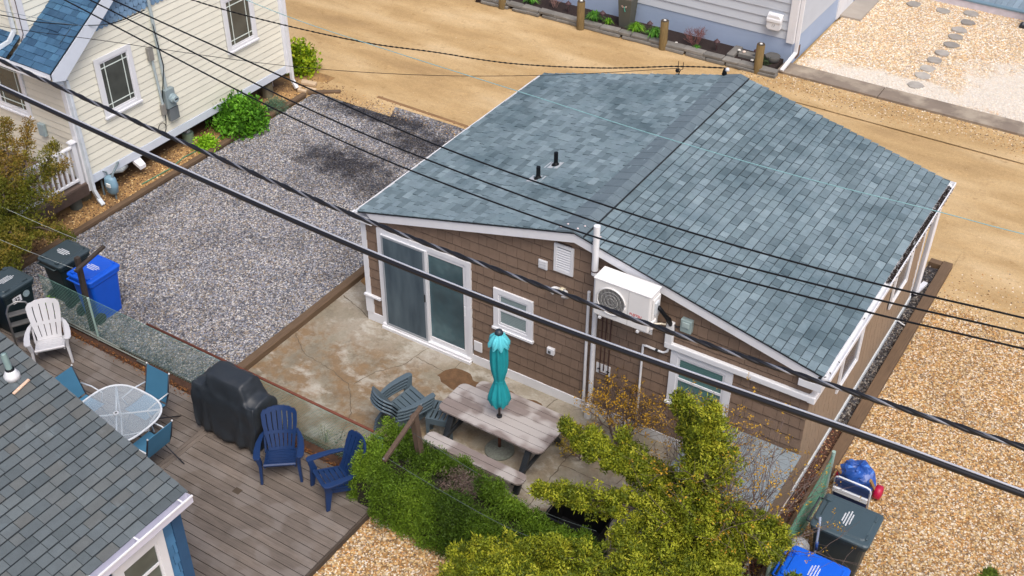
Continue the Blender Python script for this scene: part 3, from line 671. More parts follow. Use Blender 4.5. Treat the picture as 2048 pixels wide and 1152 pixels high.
# twin floodlight
mb = MB(); mb.lathe([(.02, -.01), (.055, -.01), (.055, .01), (.02, .02)], 12, (4.03, -.03, 2.33)); fl = mb.build('floodlight', mat('cream_plastic', '#e8dfc3', .4), bung, True)
for dx in (-.12, .12):
    mb = MB(); mb.tube([(4.03+dx*.35, -.05, 2.34), (4.03+dx*.8, -.10, 2.35), (4.03+dx, -.15, 2.33), (4.03+dx*1.1, -.18, 2.31)], [.02, .04, .058, .06], 12); mb.build('lamp_head', WHITE2, fl, True)
# pipes
def pipe(pts, r, m, name='conduit', smooth=True): mb = MB(); mb.tube(pts, r, 10); return mb.build(name, m, bung, smooth, auto=50)
pipe([(4.66, -.09, .22), (4.66, -.09, 2.95)], .042, WHITE2, 'vent_stack'); pipe([(4.655, -.17, 2.95), (4.655, -.17, 3.83)], .052, WHITE2, 'vent_stack')
pipe([(4.66, -.09, 2.86), (4.66, -.09, 2.96), (4.655, -.17, 3.0)], .046, mat('grey_coupling', '#a9a3a0', .6), 'pipe_coupling')
pipe([(4.655, -.17, 3.015), (4.655, -.17, 3.03)], .058, COPPER, 'pipe_strap')
pipe([(4.66, -.15, -.02), (4.66, -.15, .24)], .062, WHITE2, 'cleanout'); mb = MB(); mb.lathe([(.062, 0), (.055, .03), (.02, .05)], 12, (4.66, -.15, .24)); mb.build('cleanout_cap', WHITE2, bung, True)
pipe([(4.52, -.06, .0), (4.52, -.06, 2.5)], .026, WHITE2)
pipe([(4.52, -.06, .22), (4.52, -.06, .235)], .03, GALV, 'pipe_strap')
for dx, z0 in ((4.77, .95), (4.84, 1.02), (4.92, .25)): pipe([(dx, -.035, z0), (dx, -.035, 2.35)], .010, COPPER)
pipe([(4.77, -.05, 1.02), (4.79, -.05, .98), (4.84, -.05, .98), (4.92, -.05, .98)], .010, COPPER)
mb = MB(); bx(mb, 4.70, 4.955, .93, 1.13, -.026, -.012); mb.build('mounting_plate', WHITE2, bung)
mb = MB()
for q in (4.765, 4.925): mb.tube([(q-.025, -.05, 1.04), (q+.025, -.05, 1.04)], .012, 6)
mb.build('pipe_clamp', BLACKP, bung)
# line-set cover over the window and drain line
LS = mat('line_cover', (.80, .81, .82), .4, .03)
def cover(a, b, w_=.11, d=.075):
    mb = MB(); mb.bar(a, b, d, w_, (0, 0, 1) if abs(a[2]-b[2]) < .3 else (1, 0, 0)); return mb.build('line_cover', LS, bung, bevel=.015)
mb = MB(); bx(mb, 5.855, 5.985, 2.03, 2.50, -.085, -.014); mb.build('line_cover', LS, bung, bevel=.015)
mb = MB(); bx(mb, 5.86, 8.20, 2.005, 2.115, -.088, -.014); mb.build('line_cover', LS, bung, bevel=.015)
mb = MB(); bx(mb, 8.145, 8.26, 1.995, 2.12, -.09, .55); mb.build('line_cover', LS, bung, bevel=.015)
pipe([(5.50, -.05, .2), (5.50, -.05, 1.80), (5.50, -.05, 1.86), (5.56, -.05, 1.87), (5.72, -.05, 1.865)], .019, WHITE2, 'drain_pipe')
pipe([(5.755, -.05, 1.865), (5.85, -.05, 1.87), (5.91, -.05, 1.92), (5.93, -.05, 2.01)], .019, WHITE2, 'drain_pipe'); pipe([(5.715, -.05, 1.865), (5.76, -.05, 1.865)], .023, BLACKP, 'pipe_coupling')
mb = MB(); bx(mb, 6.09, 6.27, 2.43, 2.66, -.10, -.014); jb = mb.build('disconnect_box', mat('grey_green_box', '#93a5a4', .45, .05), bung, bevel=.01)
mb = MB(); bx(mb, 6.12, 6.24, 2.53, 2.63, -.115, -.101); mb.build('box_cover', mat('grey_green_lid', '#a7b8b6', .4), jb, bevel=.008)
pipe([(5.98, -.05, 2.47), (6.03, -.07, 2.46), (6.09, -.06, 2.48)], .012, BLACKP, 'cable_whip')
# vent pipes on roof
for (px_, py_, h_) in ((2.66, 1.45, .24), (2.69, 1.97, .26)):
    z = RZ-(RX-px_)*sL; v_ = None; mb = MB(); mb.lathe([(.036, -.02), (.036, h_)], 12, (px_, py_, z)); v_ = mb.build('roof_vent_pipe', BLACKC, bung, True, auto=50)
    mb = MB(); mb.lathe([(.075, 0), (.07, .012), (.045, .035), (.04, .06)], 14, (px_, py_, z+.012)); mb.build('pipe_boot', BLACKC, v_, True)
    mb = MB(); mb.prism([(px_-.16, py_-.13, z-.16*sL+.017), (px_+.10, py_-.13, z+.10*sL+.017), (px_+.10, py_+.10, z+.10*sL+.017), (px_-.16, py_+.10, z-.16*sL+.017)], (0, 0, .004)); mb.build('flashing', mat('pale_flashing', '#b7bcc0', .6), v_)
# downspout at the rear right
mb = MB(); mb.bar((ER+.06, D_+.05, ZR-.10), (W_+.10, D_+.10, ZR-.42), .07, .09); mb.bar((W_+.10, D_+.10, ZR-.40), (W_+.06, D_+.12, .2), .07, .09); mb.bar((W_+.06, D_+.10, .17), (W_+.12, D_+.62, .09), .09, .07)
mb.build('downspout', WHITE, bung, bevel=.008)
mb = MB(); mb.tube([(8.2, 5.05, .1), (8.26, 5.04, .085), (8.36, 5.0, .08)], .012, 8); mb.build('drain_pipe', WHITE2, bung, True)

# ---------------- outdoor unit
ac = thing('air_conditioner', 'white wall-mounted outdoor air conditioner unit with round fan grille under the bungalow gable', 'air conditioner', (5.3, -.33, 2.52))
m = mat('cream_white_enamel', (.80, .79, .77), .35, .03, 4)
mb = MB(); mb.box(-.455, .47, -.19, .13, 0, .66); body = mb.build('casing', m, ac, bevel=.018)
mb = MB(); mb.box(-.47, .485, -.20, .14, .655, .675); mb.build('top_panel', m, ac, bevel=.008)
cx, cz, rr = -.16, .34, .235; ring = MB(); P = [(cx+rr*math.cos(k/28*6.283), -.200, cz+rr*math.sin(k/28*6.283)) for k in range(29)]; ring.tube(P, .012, 6)
fan = ring.build('fan_guard', m, ac, True)
mb = MB(); mb.prism([(cx+(rr-.008)*math.cos(k/28*6.283), -.1915, cz+(rr-.008)*math.sin(k/28*6.283)) for k in range(28)], (0, -.003, 0)); mb.build('fan_opening', mat('fan_dark', '#3a3c40', .8), fan)
mb = MB(); 
for i in range(-10, 11):
    x = i*.022; h = math.sqrt(max(0, (rr-.01)**2-x*x))
    if h > .02: mb.bar((cx+x, -.199, cz-h), (cx+x+.012, -.199, cz+h), .005, .006, (0, 1, 0))
for i in range(1, 5): mb.tube([(cx+i*.055*math.cos(k/20*6.283), -.201, cz+i*.055*math.sin(k/20*6.283)) for k in range(21)], .003, 4)
mb.build('fan_wires', mat('wire_grey', '#b3b2ae', .5), fan)
mb = MB(); mb.box(.118, .122, -.1935, -.1905, .02, .64); mb.build('panel_seam', mat('seam_grey', '#a8a8a6', .6), body)
text_mesh('brand_lettering', 'FUJITSU', .058, mat('red_lettering', '#d24b4f', .5), body, (.25, -.1925, .25), Matrix.Rotation(R(90), 3, 'X').to_quaternion(), .0006, True)
mb = MB(); mb.box(.472, .50, -.12, .10, .18, .58); mb.box(.472, .515, -.15, -.02, .05, .20); mb.build('valve_cover', m, ac, bevel=.012)
mb = MB(); mb.box(.472, .525, -.10, .02, .30, .52); mb.build('side_panel', mat('pale_grey_panel', (.6, .64, .66), .4), ac, bevel=.01)
for x in (-.34, .30):
    mb = MB(); mb.bar((x, .32, -.03), (x, -.20, -.03), .04, .035); mb.bar((x, .30, -.40), (x, -.12, -.045), .03, .03); mb.bar((x, .305, -.42), (x, .305, .0), .04, .02)
    mb.build('wall_bracket', WHITE2, ac)
mb = MB(); mb.tube([(.50, -.02, .42), (.56, .0, .36), (.60, .08, .22), (.62, .2, .08), (.63, .26, -.06)], .032, 10); mb.tube([(.50, .03, .38), (.57, .06, .28), (.60, .14, .14), (.61, .24, -.02)], .028, 10); mb.build('insulated_lines', BLACKC, ac, True)
mb = MB(); mb.tube([(.50, -.08, .12), (.55, -.06, .14), (.59, 0, .12), (.60, .1, .04), (.58, .2, -.02)], .014, 8); mb.build('drain_hose', mat('cream_hose', '#d8cfbb', .6), ac, True)
# ================================================================ CREAM HOUSE (left)
CX = -7.3; CY0, CY1 = -.10, 6.15; CB = .48
cream = thing('cream_house', 'cream clapboard house on short piers with blue scalloped gable and blue roof', 'house', (-9.5, 3, 0), world=True)
rk = .655; EZ = 3.22; EY = -.46
def gz(y): return EZ + rk*(min(y, 6.0-y+.0) - EY) if True else 0
RY = 3.0; RZC = EZ+rk*(RY-EY)
mb = MB(); mb.prism([(CX, CY0, CB), (CX, CY1, CB), (CX, CY1, EZ+rk*(6.46-CY1)-.1), (CX, RY, RZC-.1), (CX, CY0, EZ+rk*(CY0-EY)-.1)], (-5, 0, 0))
SID = mat('cream_vinyl', (.88, .86, .72), .5, .04, 2.5, use_tint=True, local=False)
cw = mb.build('wall', mat('cream_shadow', (.52, .50, .43), .7, .05), cream)
plc = [(-rk, 1, EZ-.08-rk*EY*1.0-0), (rk, 1, RZC-.08+rk*RY)]
# plane coords: u=y-CY0, v=z-CB
def plv(): return [(-rk, 1, (EZ-.1)+rk*(CY0-EY)-CB), (rk, 1, (RZC-.1)+rk*(RY-CY0)-CB)]
wh = [(.68-CY0, 1.65-CY0, 1.7-CB, 2.98-CB), (4.28-CY0, 5.22-CY0, 1.7-CB, 2.98-CB)]
plane_boards('siding_board', cw, (CX, CY0, CB+.17), (0, 1, 0), (0, 0, 1), (1, 0, 0), CY1-CY0, 3.05-.0, .152, .014, SID, planes=[(-rk, 1, (EZ-.1)+rk*(CY0-EY)-CB-.17)], holes=[(h[0], h[1], h[2]-.17, h[3]-.17) for h in wh])
SCAL = mat('slate_blue_scallop', '#7594b0', .75, .12, 4, use_tint=True, local=False, bump=.2)
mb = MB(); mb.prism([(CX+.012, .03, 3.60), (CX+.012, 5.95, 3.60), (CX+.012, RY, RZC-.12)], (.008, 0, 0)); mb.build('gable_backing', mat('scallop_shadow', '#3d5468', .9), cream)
shingles('scallop_shingle', cw, (CX+.02, 0.0, 3.52), (0, 1, 0), (0, 0, 1), (1, 0, 0), 6.0, 2.2, .135, .125, .016, SCAL, planes=[(-rk, 1, EZ-.14-rk*EY-3.52), (rk, 1, RZC-.14+rk*RY-3.52)], nparts=170, order=Vector((CX, 0.8, 3.6)), round_=True, wvar=0, tints=(.88, 1.12))
mb = MB(); mb.box(CX-.002, CX+.03, CY0, CY1, CB-.02, CB+.165); mb.build('base_board', mat('pale_blue_white_trim', (.68, .74, .82), .5, .04), cream, bevel=.004)
mb = MB(); mb.box(CX-.08, CX+.04, CY0-.03, CY0+.10, CB-.14, EZ-.06); mb.build('corner_board', WHITE, cream, bevel=.004)
mb = MB(); mb.box(CX-.08, CX+.04, CY1-.10, CY1+.03, CB-.04, EZ-.06); mb.build('corner_board', WHITE, cream, bevel=.004)
# near side wall (faces the deck)
shw = MB(); plane_boards('siding_board', cw, (CX-.08, CY0-.002, CB+.1), (-1, 0, 0), (0, 0, 1), (0, -1, 0), 4.0, 2.65, .152, .017, mat('tan_vinyl', (.74, .70, .58), .5, .04, 2.5, use_tint=True, local=False), holes=[(1.17, 2.2, 1.2, 2.4)])
window(cream, (CX-1.22, CY0-.015, 1.70), (-1, 0, 0), (0, -1, 0), 1.05, 1.22, .10, 'prairie')
for y0 in (.68, 4.28): window(cream, (CX+.02, y0, 1.69), (0, 1, 0), (1, 0, 0), .96, 1.29, .10, 'prairie', glass('dim_glass', (.075, .082, .072), .15))
# roof of the gable
CROOF = roofmat('deep_blue_roof_shingle', ['#34506a', '#436682', '#3a5a76', '#4c7390', '#426280'], [(1.6, .5, .7, (.75, .8, .85)), (5, .6, .5, (1.35, 1.35, 1.3))])
for i, (ya, yb, sgn) in enumerate(((EY, RY, 1), (6.46, RY, -1))):
    z0 = EZ; mb = MB(); P = [(CX+.22, ya, z0), (CX+.22, yb, RZC), (CX+.22, yb, RZC-.03), (CX+.22, ya, z0-.03)]; mb.prism(P, (-1.15 if True else 0, 0, 0)); rf = mb.build('roof', mat('roof_felt', '#20262b', .9, .1, 5), cream)
    uu = Vector((0, yb-ya, RZC-z0)); L = uu.length; uu.normalize(); nn = Vector((0, -uu.z*sgn, abs(uu.y)))
    if sgn > 0: shingles('roof_shingle', rf, (CX-.93, ya-.02, z0), (1, 0, 0), uu, nn, 1.16, L, .142, .24, .016, CROOF, nparts=130, order=Vector((CX, .4, 3.6)), jit=.5, wvar=.45, tints=(0, 1), drop=.012)
mb = MB(); mb.prism([(CX+.20, EY+.02, EZ-.03), (CX+.20, RY, RZC-.03), (CX+.20, RY, RZC-.20), (CX+.20, EY+.28, EZ-.26+.0), (CX+.20, EY+.02, EZ-.18)], (.03, 0, 0))
mb.prism([(CX+.20, RY, RZC-.03), (CX+.20, 6.44, EZ-.03), (CX+.20, 6.44, EZ-.2), (CX+.20, RY, RZC-.2)], (.03, 0, 0)); mb.build('rake_board', mat('pale_blue_white_trim', (.68, .74, .82), .5), cream)
mb = MB(); mb.prism([(CX+.02, EY+.05, EZ-.10), (CX+.02, CY0-.03, EZ-.10), (CX+.02, CY0+.30, EZ+.25), (CX+.02, EY+.05, EZ-.0)], (.18, 0, 0)); mb.build('eave_return', mat('pale_blue_white_trim', (.68, .74, .82), .5), cream)
def gutter_x(name, x0, x1, y0, y1, z, parent):
    mb = MB(); t_ = .006; h = .11
    mb.box(x0, x1, y0, y1, z-h, z-h+t_); mb.box(x0, x1, y0, y0+t_, z-h+t_, z); mb.box(x0, x1, y1-t_, y1, z-h+t_, z); mb.box(x1-.004, x1, y0+t_, y1-t_, z-h+t_, z-.001)
    return mb.build(name, WHITE, parent)
gutter_x('gutter', -12.2, CX+.20, EY-.13, EY-.005, EZ-.02, cream)
mb = MB(); mb.box(-12.2, CX+.20, EY+.0, CY0-.02, EZ-.19, EZ-.17); mb.build('soffit', mat('tan_soffit', (.5, .43, .32), .7), cream)
# downspout at the near corner and upper storey
mb = MB(); mb.bar((CX+.05, EY-.06, EZ-.16), (CX+.10, CY0-.06, EZ-.36), .08, .06); mb.bar((CX+.09, CY0+.03, EZ-.34), (CX+.09, CY0+.05, .34), .07, .09, (1, 0, 0)); mb.bar((CX+.09, CY0+.05, .36), (CX+.13, CY0+.10, .12), .07, .09, (1, 0, 0)); mb.bar((CX+.12, CY0+.09, .14), (CX+.28, CY0+.06, .05), .09, .06)
mb.build('downspout', mat('pale_grey_white', (.66, .72, .76), .45), cream, bevel=.008)
mb = MB(); mb.bar((CX+.08, CY1+.02, EZ), (CX+.08, CY1+.02, .22), .07, .09, (1, 0, 0)); mb.bar((CX+.08, CY1+.02, .24), (CX+.22, CY1+.0, .06), .09, .07); mb.build('downspout', WHITE, cream, bevel=.008)
UX = -8.25; UY = -.02
mb = MB(); mb.prism([(UX, UY, 3.3), (UX, 6.2, 3.3), (UX, 6.2, 6.2), (UX, 3.1, 7.6), (UX, UY, 6.2)], (-4, 0, 0)); uw = mb.build('upper_wall', mat('cream_shadow', (.52, .50, .43), .7, .05), cream)
plane_boards('siding_board', uw, (UX, UY+.1, 3.4), (0, 1, 0), (0, 0, 1), (1, 0, 0), 5.2, 2.4, .152, .014, SID)
plane_boards('siding_board', uw, (UX-.1, UY, 3.35), (-1, 0, 0), (0, 0, 1), (0, -1, 0), 3.5, 2.4, .152, .014, SID)
mb = MB(); mb.box(UX-.11, UX+.03, UY-.03, UY+.12, 3.42, 6.2); mb.build('corner_board', WHITE, cream, bevel=.004)
mb = MB(); mb.prism([(UX-.14, EY+.0, EZ), (UX-.14, CY0+.12, EZ+rk*(CY0+.12-EY)), (UX-.14, CY0+.12, EZ-.03+rk*(CY0+.12-EY)), (UX-.14, EY, EZ-.03)], (-4, 0, 0)); pr_ = mb.build('pent_roof', mat('roof_felt', '#20262b', .9, .1, 5), cream)
uu = Vector((0, 1, rk)).normalized(); shingles('roof_shingle', pr_, (UX-4.1, EY-.02, EZ), (1, 0, 0), uu, Vector((0, -uu.z, uu.y)), 4.0, .72, .142, .24, .016, CROOF, nparts=40, order=Vector((UX, 0, 3.4)), jit=.5, wvar=.45, tints=(0, 1))
pts = [(UX-.22, UY-.06, 6.2), (UX-.20, UY-.06, 3.62), (UX-.24, UY-.20, 3.44), (UX-.42, EY+.02, 3.30), (UX-.44, EY-.05, 3.2)]
mb = MB(); [mb.bar(pts[i], Vector(pts[i+1])+(Vector(pts[i+1])-Vector(pts[i])).normalized()*.02, .06, .08) for i in range(len(pts)-1)]; mb.build('downspout', mat('pale_grey_white', (.66, .72, .76), .45), cream, bevel=.008)
mb = MB(); mb.tube([(UX+.035, UY+.0, 6.1), (UX+.04, UY-.04, 3.6), (UX-.0, UY-.10, 3.45)], .008, 5); mb.build('wall_cable', COPPER, cream)
# piers
for i, (x, y, r_, c) in enumerate(((-7.5, 5.55, .15, 0), (-7.52, 2.92, .13, 1), (-7.66, -.02, .16, 2))):
    mb = MB(); mb.lathe([(r_, -.05), (r_*1.02, .22 if c == 1 else .36), (r_*.9, .23 if c == 1 else .37)], 16, (x, y, 0)); pr2 = mb.build('pier', mat('pier_wood', '#6b6553', .9, .3, 8) if c != 1 else mat('green_concrete_pier', '#7c9079', .85, .2, 8), cream, True, auto=40)
    if c == 1: mb = MB(); mb.box(x-.05, x+.05, y-.05, y+.05, .23, .5); mb.build('pier_post', mat('pale_block', (.55, .55, .55), .8), pr2)
mb = MB(); mb.box(CX-.5, CX-.42, 5.85, 6.0, 0, .5); mb.build('support_post', WHITE, cream)
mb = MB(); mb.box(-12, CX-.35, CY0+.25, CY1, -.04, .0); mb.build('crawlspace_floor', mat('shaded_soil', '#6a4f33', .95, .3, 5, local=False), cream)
mb = MB(); mb.box(-12, CX-.04, CY0+.04, CY1-.04, CB-.09, CB-.02); mb.build('floor_beam', mat('dark_beam', '#2b2622', .9), cream)
# electricity service on the wall
M_C = mat('conduit_grey', '#aebbbd', .4, .1, 6)
def cpipe(name, pts, r, m=M_C, par=cream): mb = MB(); mb.tube(pts, r, 10); return mb.build(name, m, par, True, auto=50)
cpipe('service_mast', [(CX+.07, 2.29, 4.6), (CX+.07, 2.32, 1.66)], .036)
cpipe('conduit', [(CX+.06, 2.10, 2.55), (CX+.06, 2.16, 1.34)], .028); mb = MB(); mb.box(CX+.02, CX+.10, 2.02, 2.15, 2.42, 2.72); mb.build('junction_fitting', mat('grey_brown_fitting', '#8c8a84', .5), cream, bevel=.01)
mb = MB(); mb.box(CX+.02, CX+.09, 2.10, 2.21, 1.10, 1.36); mb.build('junction_box', mat('grey_brown_fitting', '#8c8a84', .5), cream, bevel=.008)
mb = MB(); mb.box(CX+.02, CX+.14, 2.22, 2.48, 1.22, 1.66); eb = mb.build('meter_box', mat('meter_grey', '#8b9a9d', .45, .1), cream, bevel=.012)
mb = MB(); mb.tube([(CX+.14, 2.38, 1.44), (CX+.19, 2.38, 1.44), (CX+.20, 2.38, 1.44)], [.10, .10, .08], 18); mb.tube([(CX+.20, 2.38, 1.44), (CX+.27, 2.38, 1.44)], [.075, .07], 16); mb.build('meter_dial', mat('meter_glass', '#9db0b5', .2), eb, True, auto=40)
mb = MB(); mb.box(CX+.272, CX+.276, 2.34, 2.42, 1.43, 1.46); mb.build('meter_register', BLACKP, eb)
mb = MB(); mb.box(CX+.02, CX+.12, 2.26, 2.52, .90, 1.20); mb.build('breaker_box', mat('breaker_grey', '#6f7679', .5, .1), cream, bevel=.01)
cpipe('loose_cable', [(CX+.05, 2.30, 3.4), (CX+.11, 2.27, 3.0), (CX+.12, 2.33, 2.2), (CX+.09, 2.24, 1.8), (CX+.09, 2.16, 1.55), (CX+.05, 2.20, 1.2), (CX+.04, 2.17, .9)], .010, BLACKC)
P = [(CX+.05, 2.03+.11*math.cos(a/16*6.28), .82+.13*math.sin(a/16*6.28)) for a in range(17)]; cpipe('loose_cable', [(CX+.04, 2.17, .92)]+P, .008, BLACKC)
mb = MB(); mb.box(CX-1.05, CX-.87, CY0-.10, CY0-.02, 1.38, 1.66); mb.build('grey_box', mat('pale_blue_grey_box', '#9aabae', .5), cream, bevel=.01)
mb = MB(); mb.prism([(CX-.02, 1.13, CB-.02), (CX-.02, 1.33, CB-.02), (CX+.17, 1.31, CB-.14), (CX+.17, 1.15, CB-.14)], (0, 0, -.08)); mb.build('dryer_hood', WHITE, cream)
mb = MB(); mb.tube([(CX-.05, .55, .44), (CX+.06, .75, .42), (CX-.02, .95, .40)], .05, 8); mb.build('flexible_hose', mat('foil_grey', '#9ba2a3', .4, .2, 20), cream, True)
# gas meter
gm = thing('gas_meter', 'blue-grey gas meter on pipes below the near corner of the cream house', 'gas meter', (-7.10, .32, 0)); gm.scale = (1.25, 1.25, 1.15); gmm = mat('gas_meter_blue', '#7b9db0', .45, .1, 6)
mb = MB(); mb.loft([[(.12*math.cos(a/12*6.28)*sx, .085*math.sin(a/12*6.28)*sx, z) for a in range(12)] for z, sx in ((.10, .55), (.15, .95), (.24, 1.05), (.27, 1.12), (.30, 1.12), (.33, 1.05), (.42, .95), (.47, .6))]); gb = mb.build('meter_body', gmm, gm, True)
mb = MB(); mb.box(-.0, .085, -.105, -.08, .30, .37); mb.build('index_window', mat('pale_label', (.75, .77, .74), .4), gb)
mb = MB(); mb.tube([(-.06, .0, .45), (-.06, .0, .53), (-.22, -.02, .53), (-.22, -.02, -.02)], .018, 8); mb.tube([(.06, .0, .45), (.06, .03, .52), (.0, .15, .55), (-.1, .3, .56), (-.18, .36, .5)], .02, 8); mb.tube([(.05, .0, .12), (.05, .0, -.02)], .016, 8); mb.build('gas_pipes', mat('pipe_grey', '#6f7f86', .5, .15), gm, True, auto=50)
mb = MB(); mb.lathe([(.02, 0), (.06, .01), (.06, .05), (.03, .07)], 12, (-.2, -.04, .50)); mb.build('regulator', mat('regulator_grey', '#67747a', .5), gm, True)
# porch with railing
porch = thing('porch', 'small wooden porch with white picket railing behind the juniper, by the cream house', 'porch', (-8.3, -1.4, 0), world=True)
PW = wood('porch_wood', '#6a5a50', (30, 2, 30), .3)
mb = MB(); mb.box(-7.26, -7.20, -2.4, -.16, .33, .56); mb.box(-9.6, -7.26, -2.4, -2.34, .33, .56); mb.build('rim_beam', mat('dark_porch_beam', '#4e4038', .9, .25, 6), porch)
for i in range(16): mb = MB(); mb.tc = random.uniform(.9, 1.1); mb.box(-7.36-i*.145, -7.225-i*.145, -2.42, -.16, .562, .59); mb.build('deck_board', PW, porch)
for x, y in ((-7.32, -.22), (-7.32, -2.3), (-9.3, -2.3)): mb = MB(); mb.box(x-.05, x+.05, y-.05, y+.05, .2 if y < -1 else .5, 1.52); ps = mb.build('railing_post', WHITE, porch, bevel=.005); mb = MB(); mb.box(x-.075, x+.075, y-.075, y+.075, 1.52, 1.55); mb.prism([(x-.06, y-.06, 1.55), (x+.06, y-.06, 1.55), (x+.06, y+.06, 1.55), (x-.06, y+.06, 1.55)], (0, 0, .015)); mb.build('post_cap', WHITE, ps, bevel=.005)
mb = MB(); mb.box(-7.36, -7.28, -2.25, -.27, 1.42, 1.46); mb.box(-9.25, -7.37, -2.34, -2.26, 1.42, 1.46); mb.build('top_rail', WHITE, porch, bevel=.004)
mb = MB(); mb.box(-7.35, -7.29, -2.25, -.27, .66, .70); mb.box(-9.25, -7.37, -2.33, -2.27, .66, .70); mb.build('bottom_rail', WHITE, porch)
for i in range(16): mb = MB(); y = -.38-i*.122; mb.box(-7.34, -7.30, y-.02, y+.02, .70, 1.42); mb.build('baluster', WHITE, porch)
for i in range(14): mb = MB(); x = -7.5-i*.125; mb.box(x-.02, x+.02, -2.32, -2.28, .70, 1.42); mb.build('baluster', WHITE, porch)
for p in ((-7.5, -.35), (-7.5, -2.2)): mb = MB(); mb.lathe([(.13, -.05), (.13, .33)], 14, (p[0], p[1], 0)); mb.build('pier', mat('grey_pier', '#5f655e', .9, .2, 8), porch, True, auto=40)
mb = MB(); rnd = random.Random(5)
mb.tube([(-7.0, 1.0, .02), (-6.95, 1.8, .03), (-7.05, 2.3, .03), (-6.98, 3.2, .02), (-7.1, 3.6, .02)], .012, 6); tag(mb.build('garden_hose', mat('green_hose', '#4f8a6c', .5), None, True), 'thin green hose lying under the side of the cream house', 'hose')

# ================================================================ GREY-BLUE HOUSE beyond the road
gh = thing('grey_house', 'pale grey clapboard house with a blue painted foundation across the sand road', 'house', (-2, 16, 0), world=True)
GY = 14.0; GX = 2.52
t = NT('blue_stucco'); cc = t.coords(False); x = t.mix(1., lin('#a3b4cd'), t.g(t.noise(cc, 1.2, 4), .94, 1.06), 'MULTIPLY'); t.bump(t.noise(cc, 40, 4), .2); BLS = t.out(x, .85)
mb = MB(); mb.box(-12, GX, GY, 20.5, -.05, .68); gf = mb.build('foundation', BLS, gh)
mb = MB(); mb.box(-12, GX-.02, GY+.02, 20.5, .68, 5.5); gw = mb.build('wall', mat('grey_shadow', '#7d8690', .8), gh)
GS = mat('pale_grey_vinyl', '#c3cad2', .5, .03, 2, use_tint=True, local=False)
plane_boards('siding_board', gw, (-11.9, GY+.02, .66), (1, 0, 0), (0, 0, 1), (0, -1, 0), GX+11.8, 2.7, .235, .035, GS)
plane_boards('siding_board', gw, (GX-.02, GY+.1, .66), (0, 1, 0), (0, 0, 1), (1, 0, 0), 4.2, 2.7, .235, .035, GS)
mb = MB(); mb.box(GX-.16, GX-.02, GY-.07, GY+.0, .60, 3.4); mb.box(GX-.02, GX+.04, GY-.07, GY+.12, .60, 3.4); mb.build('corner_board', WHITE, gh, bevel=.004)
mb = MB(); mb.bar((GX+.10, GY+.05, 3.4), (GX+.10, GY+.05, .32), .07, .09, (1, 0, 0)); mb.bar((GX+.10, GY+.05, .34), (GX+.02, GY-.62, .10), .09, .07); mb.build('downspout', WHITE, gh, bevel=.01)
mb = MB(); mb.box(GX+.002, GX+.04, 17.3, 18.6, .0, 2.3); mb.build('door_trim', WHITE, gh); 
mb = MB(); mb.box(GX+.002, GX+.02, 14.35, 14.6, .03, .33); mb.build('foundation_vent', mat('brown_vent', '#6c5648', .7), gh)
# letter box
lb = thing('mailbox', 'white wall mailbox with a curved lid near the corner of the pale grey house', 'mailbox', (2.0, GY-.02, .9))
mb = MB(); mb.prism([(-.19, 0, .02), (-.14, 0, -.03), (.14, 0, -.03), (.19, 0, .02), (.19, 0, .30), (.12, 0, .37), (-.12, 0, .37), (-.19, 0, .30)], (0, -.13, 0)); mb.build('box', WHITE2, lb, bevel=.02)
mb = MB(); mb.prism([(-.20, 0, .22), (-.20, -.155, .18), (-.20, -.15, .26), (-.20, -.06, .38), (-.20, 0, .40)], (.40, 0, 0)); mb.build('lid', WHITE2, lb, bevel=.02)
text_mesh('house_number', '17', .10, mat('grey_ink', '#8c9196', .6), lb, (0, -.134, .10), Matrix.Rotation(R(90), 3, 'X').to_quaternion(), .0008)
# concrete strip, pad
CST = mat('damp_concrete', '#847769', .85, .16, 1.6, bump=.2, local=False, dirt=(lin('#b5a894'), .9, .5, .7))
x = 2.62; k = 0
for x0, x1 in ((2.40, 5.0), (5.02, 8.6), (8.62, 12), (12.02, 18)): struct(flat('concrete_strip', [(x0, 13.42), (x1, 13.42), (x1, 14.02), (x0, 14.02)], .06+.004*k, CST, .12)); k += 1
struct(flat('concrete_pad', [(2.56, 17.55), (3.14, 17.55), (3.14, 19.1), (2.56, 19.1)], .05, mat('pad_concrete', '#a49c91', .85, .08, 3, local=False), .1))
STN = mat('grey_flagstone', '#9a958d', .85, .18, 5, bump=.4, use_tint=True)
mb = MB(); sto = [(4.03, 19.43), (4.84, 19.43), (5.57, 19.66), (5.62, 19.03), (5.59, 18.43), (5.62, 17.94), (5.66, 17.38), (5.61, 16.75), (5.57, 16.23), (5.55, 15.68), (5.57, 15.2), (5.58, 14.6)]
names = ['farthest left', 'second from left at the far end', 'brownish one nearest the grey deck', 'dark round', 'pale wide', 'dark oval', 'angular dark', 'pale flat', 'rounded grey', 'pale', 'whitish', 'nearest']
lab = ['stepping stone alone at the far left of the gravel yard, nearest the concrete pad', 'pale stepping stone just left of the bend, near the grey deck', 'brownish stepping stone closest to the grey deck', 'dark grey stepping stone right after the bend in the row', 'pale wide stepping stone below the dark grey one', 'olive grey oval stepping stone, middle of the row upper half', 'angular dark stepping stone just below the oval one', 'pale flat stepping stone in the middle of the row', 'rounded grey stepping stone, fourth from the concrete strip', 'pale stepping stone, third from the concrete strip', 'whitish stepping stone, second from the concrete strip', 'stepping stone closest to the concrete strip']
rnd = random.Random(3)
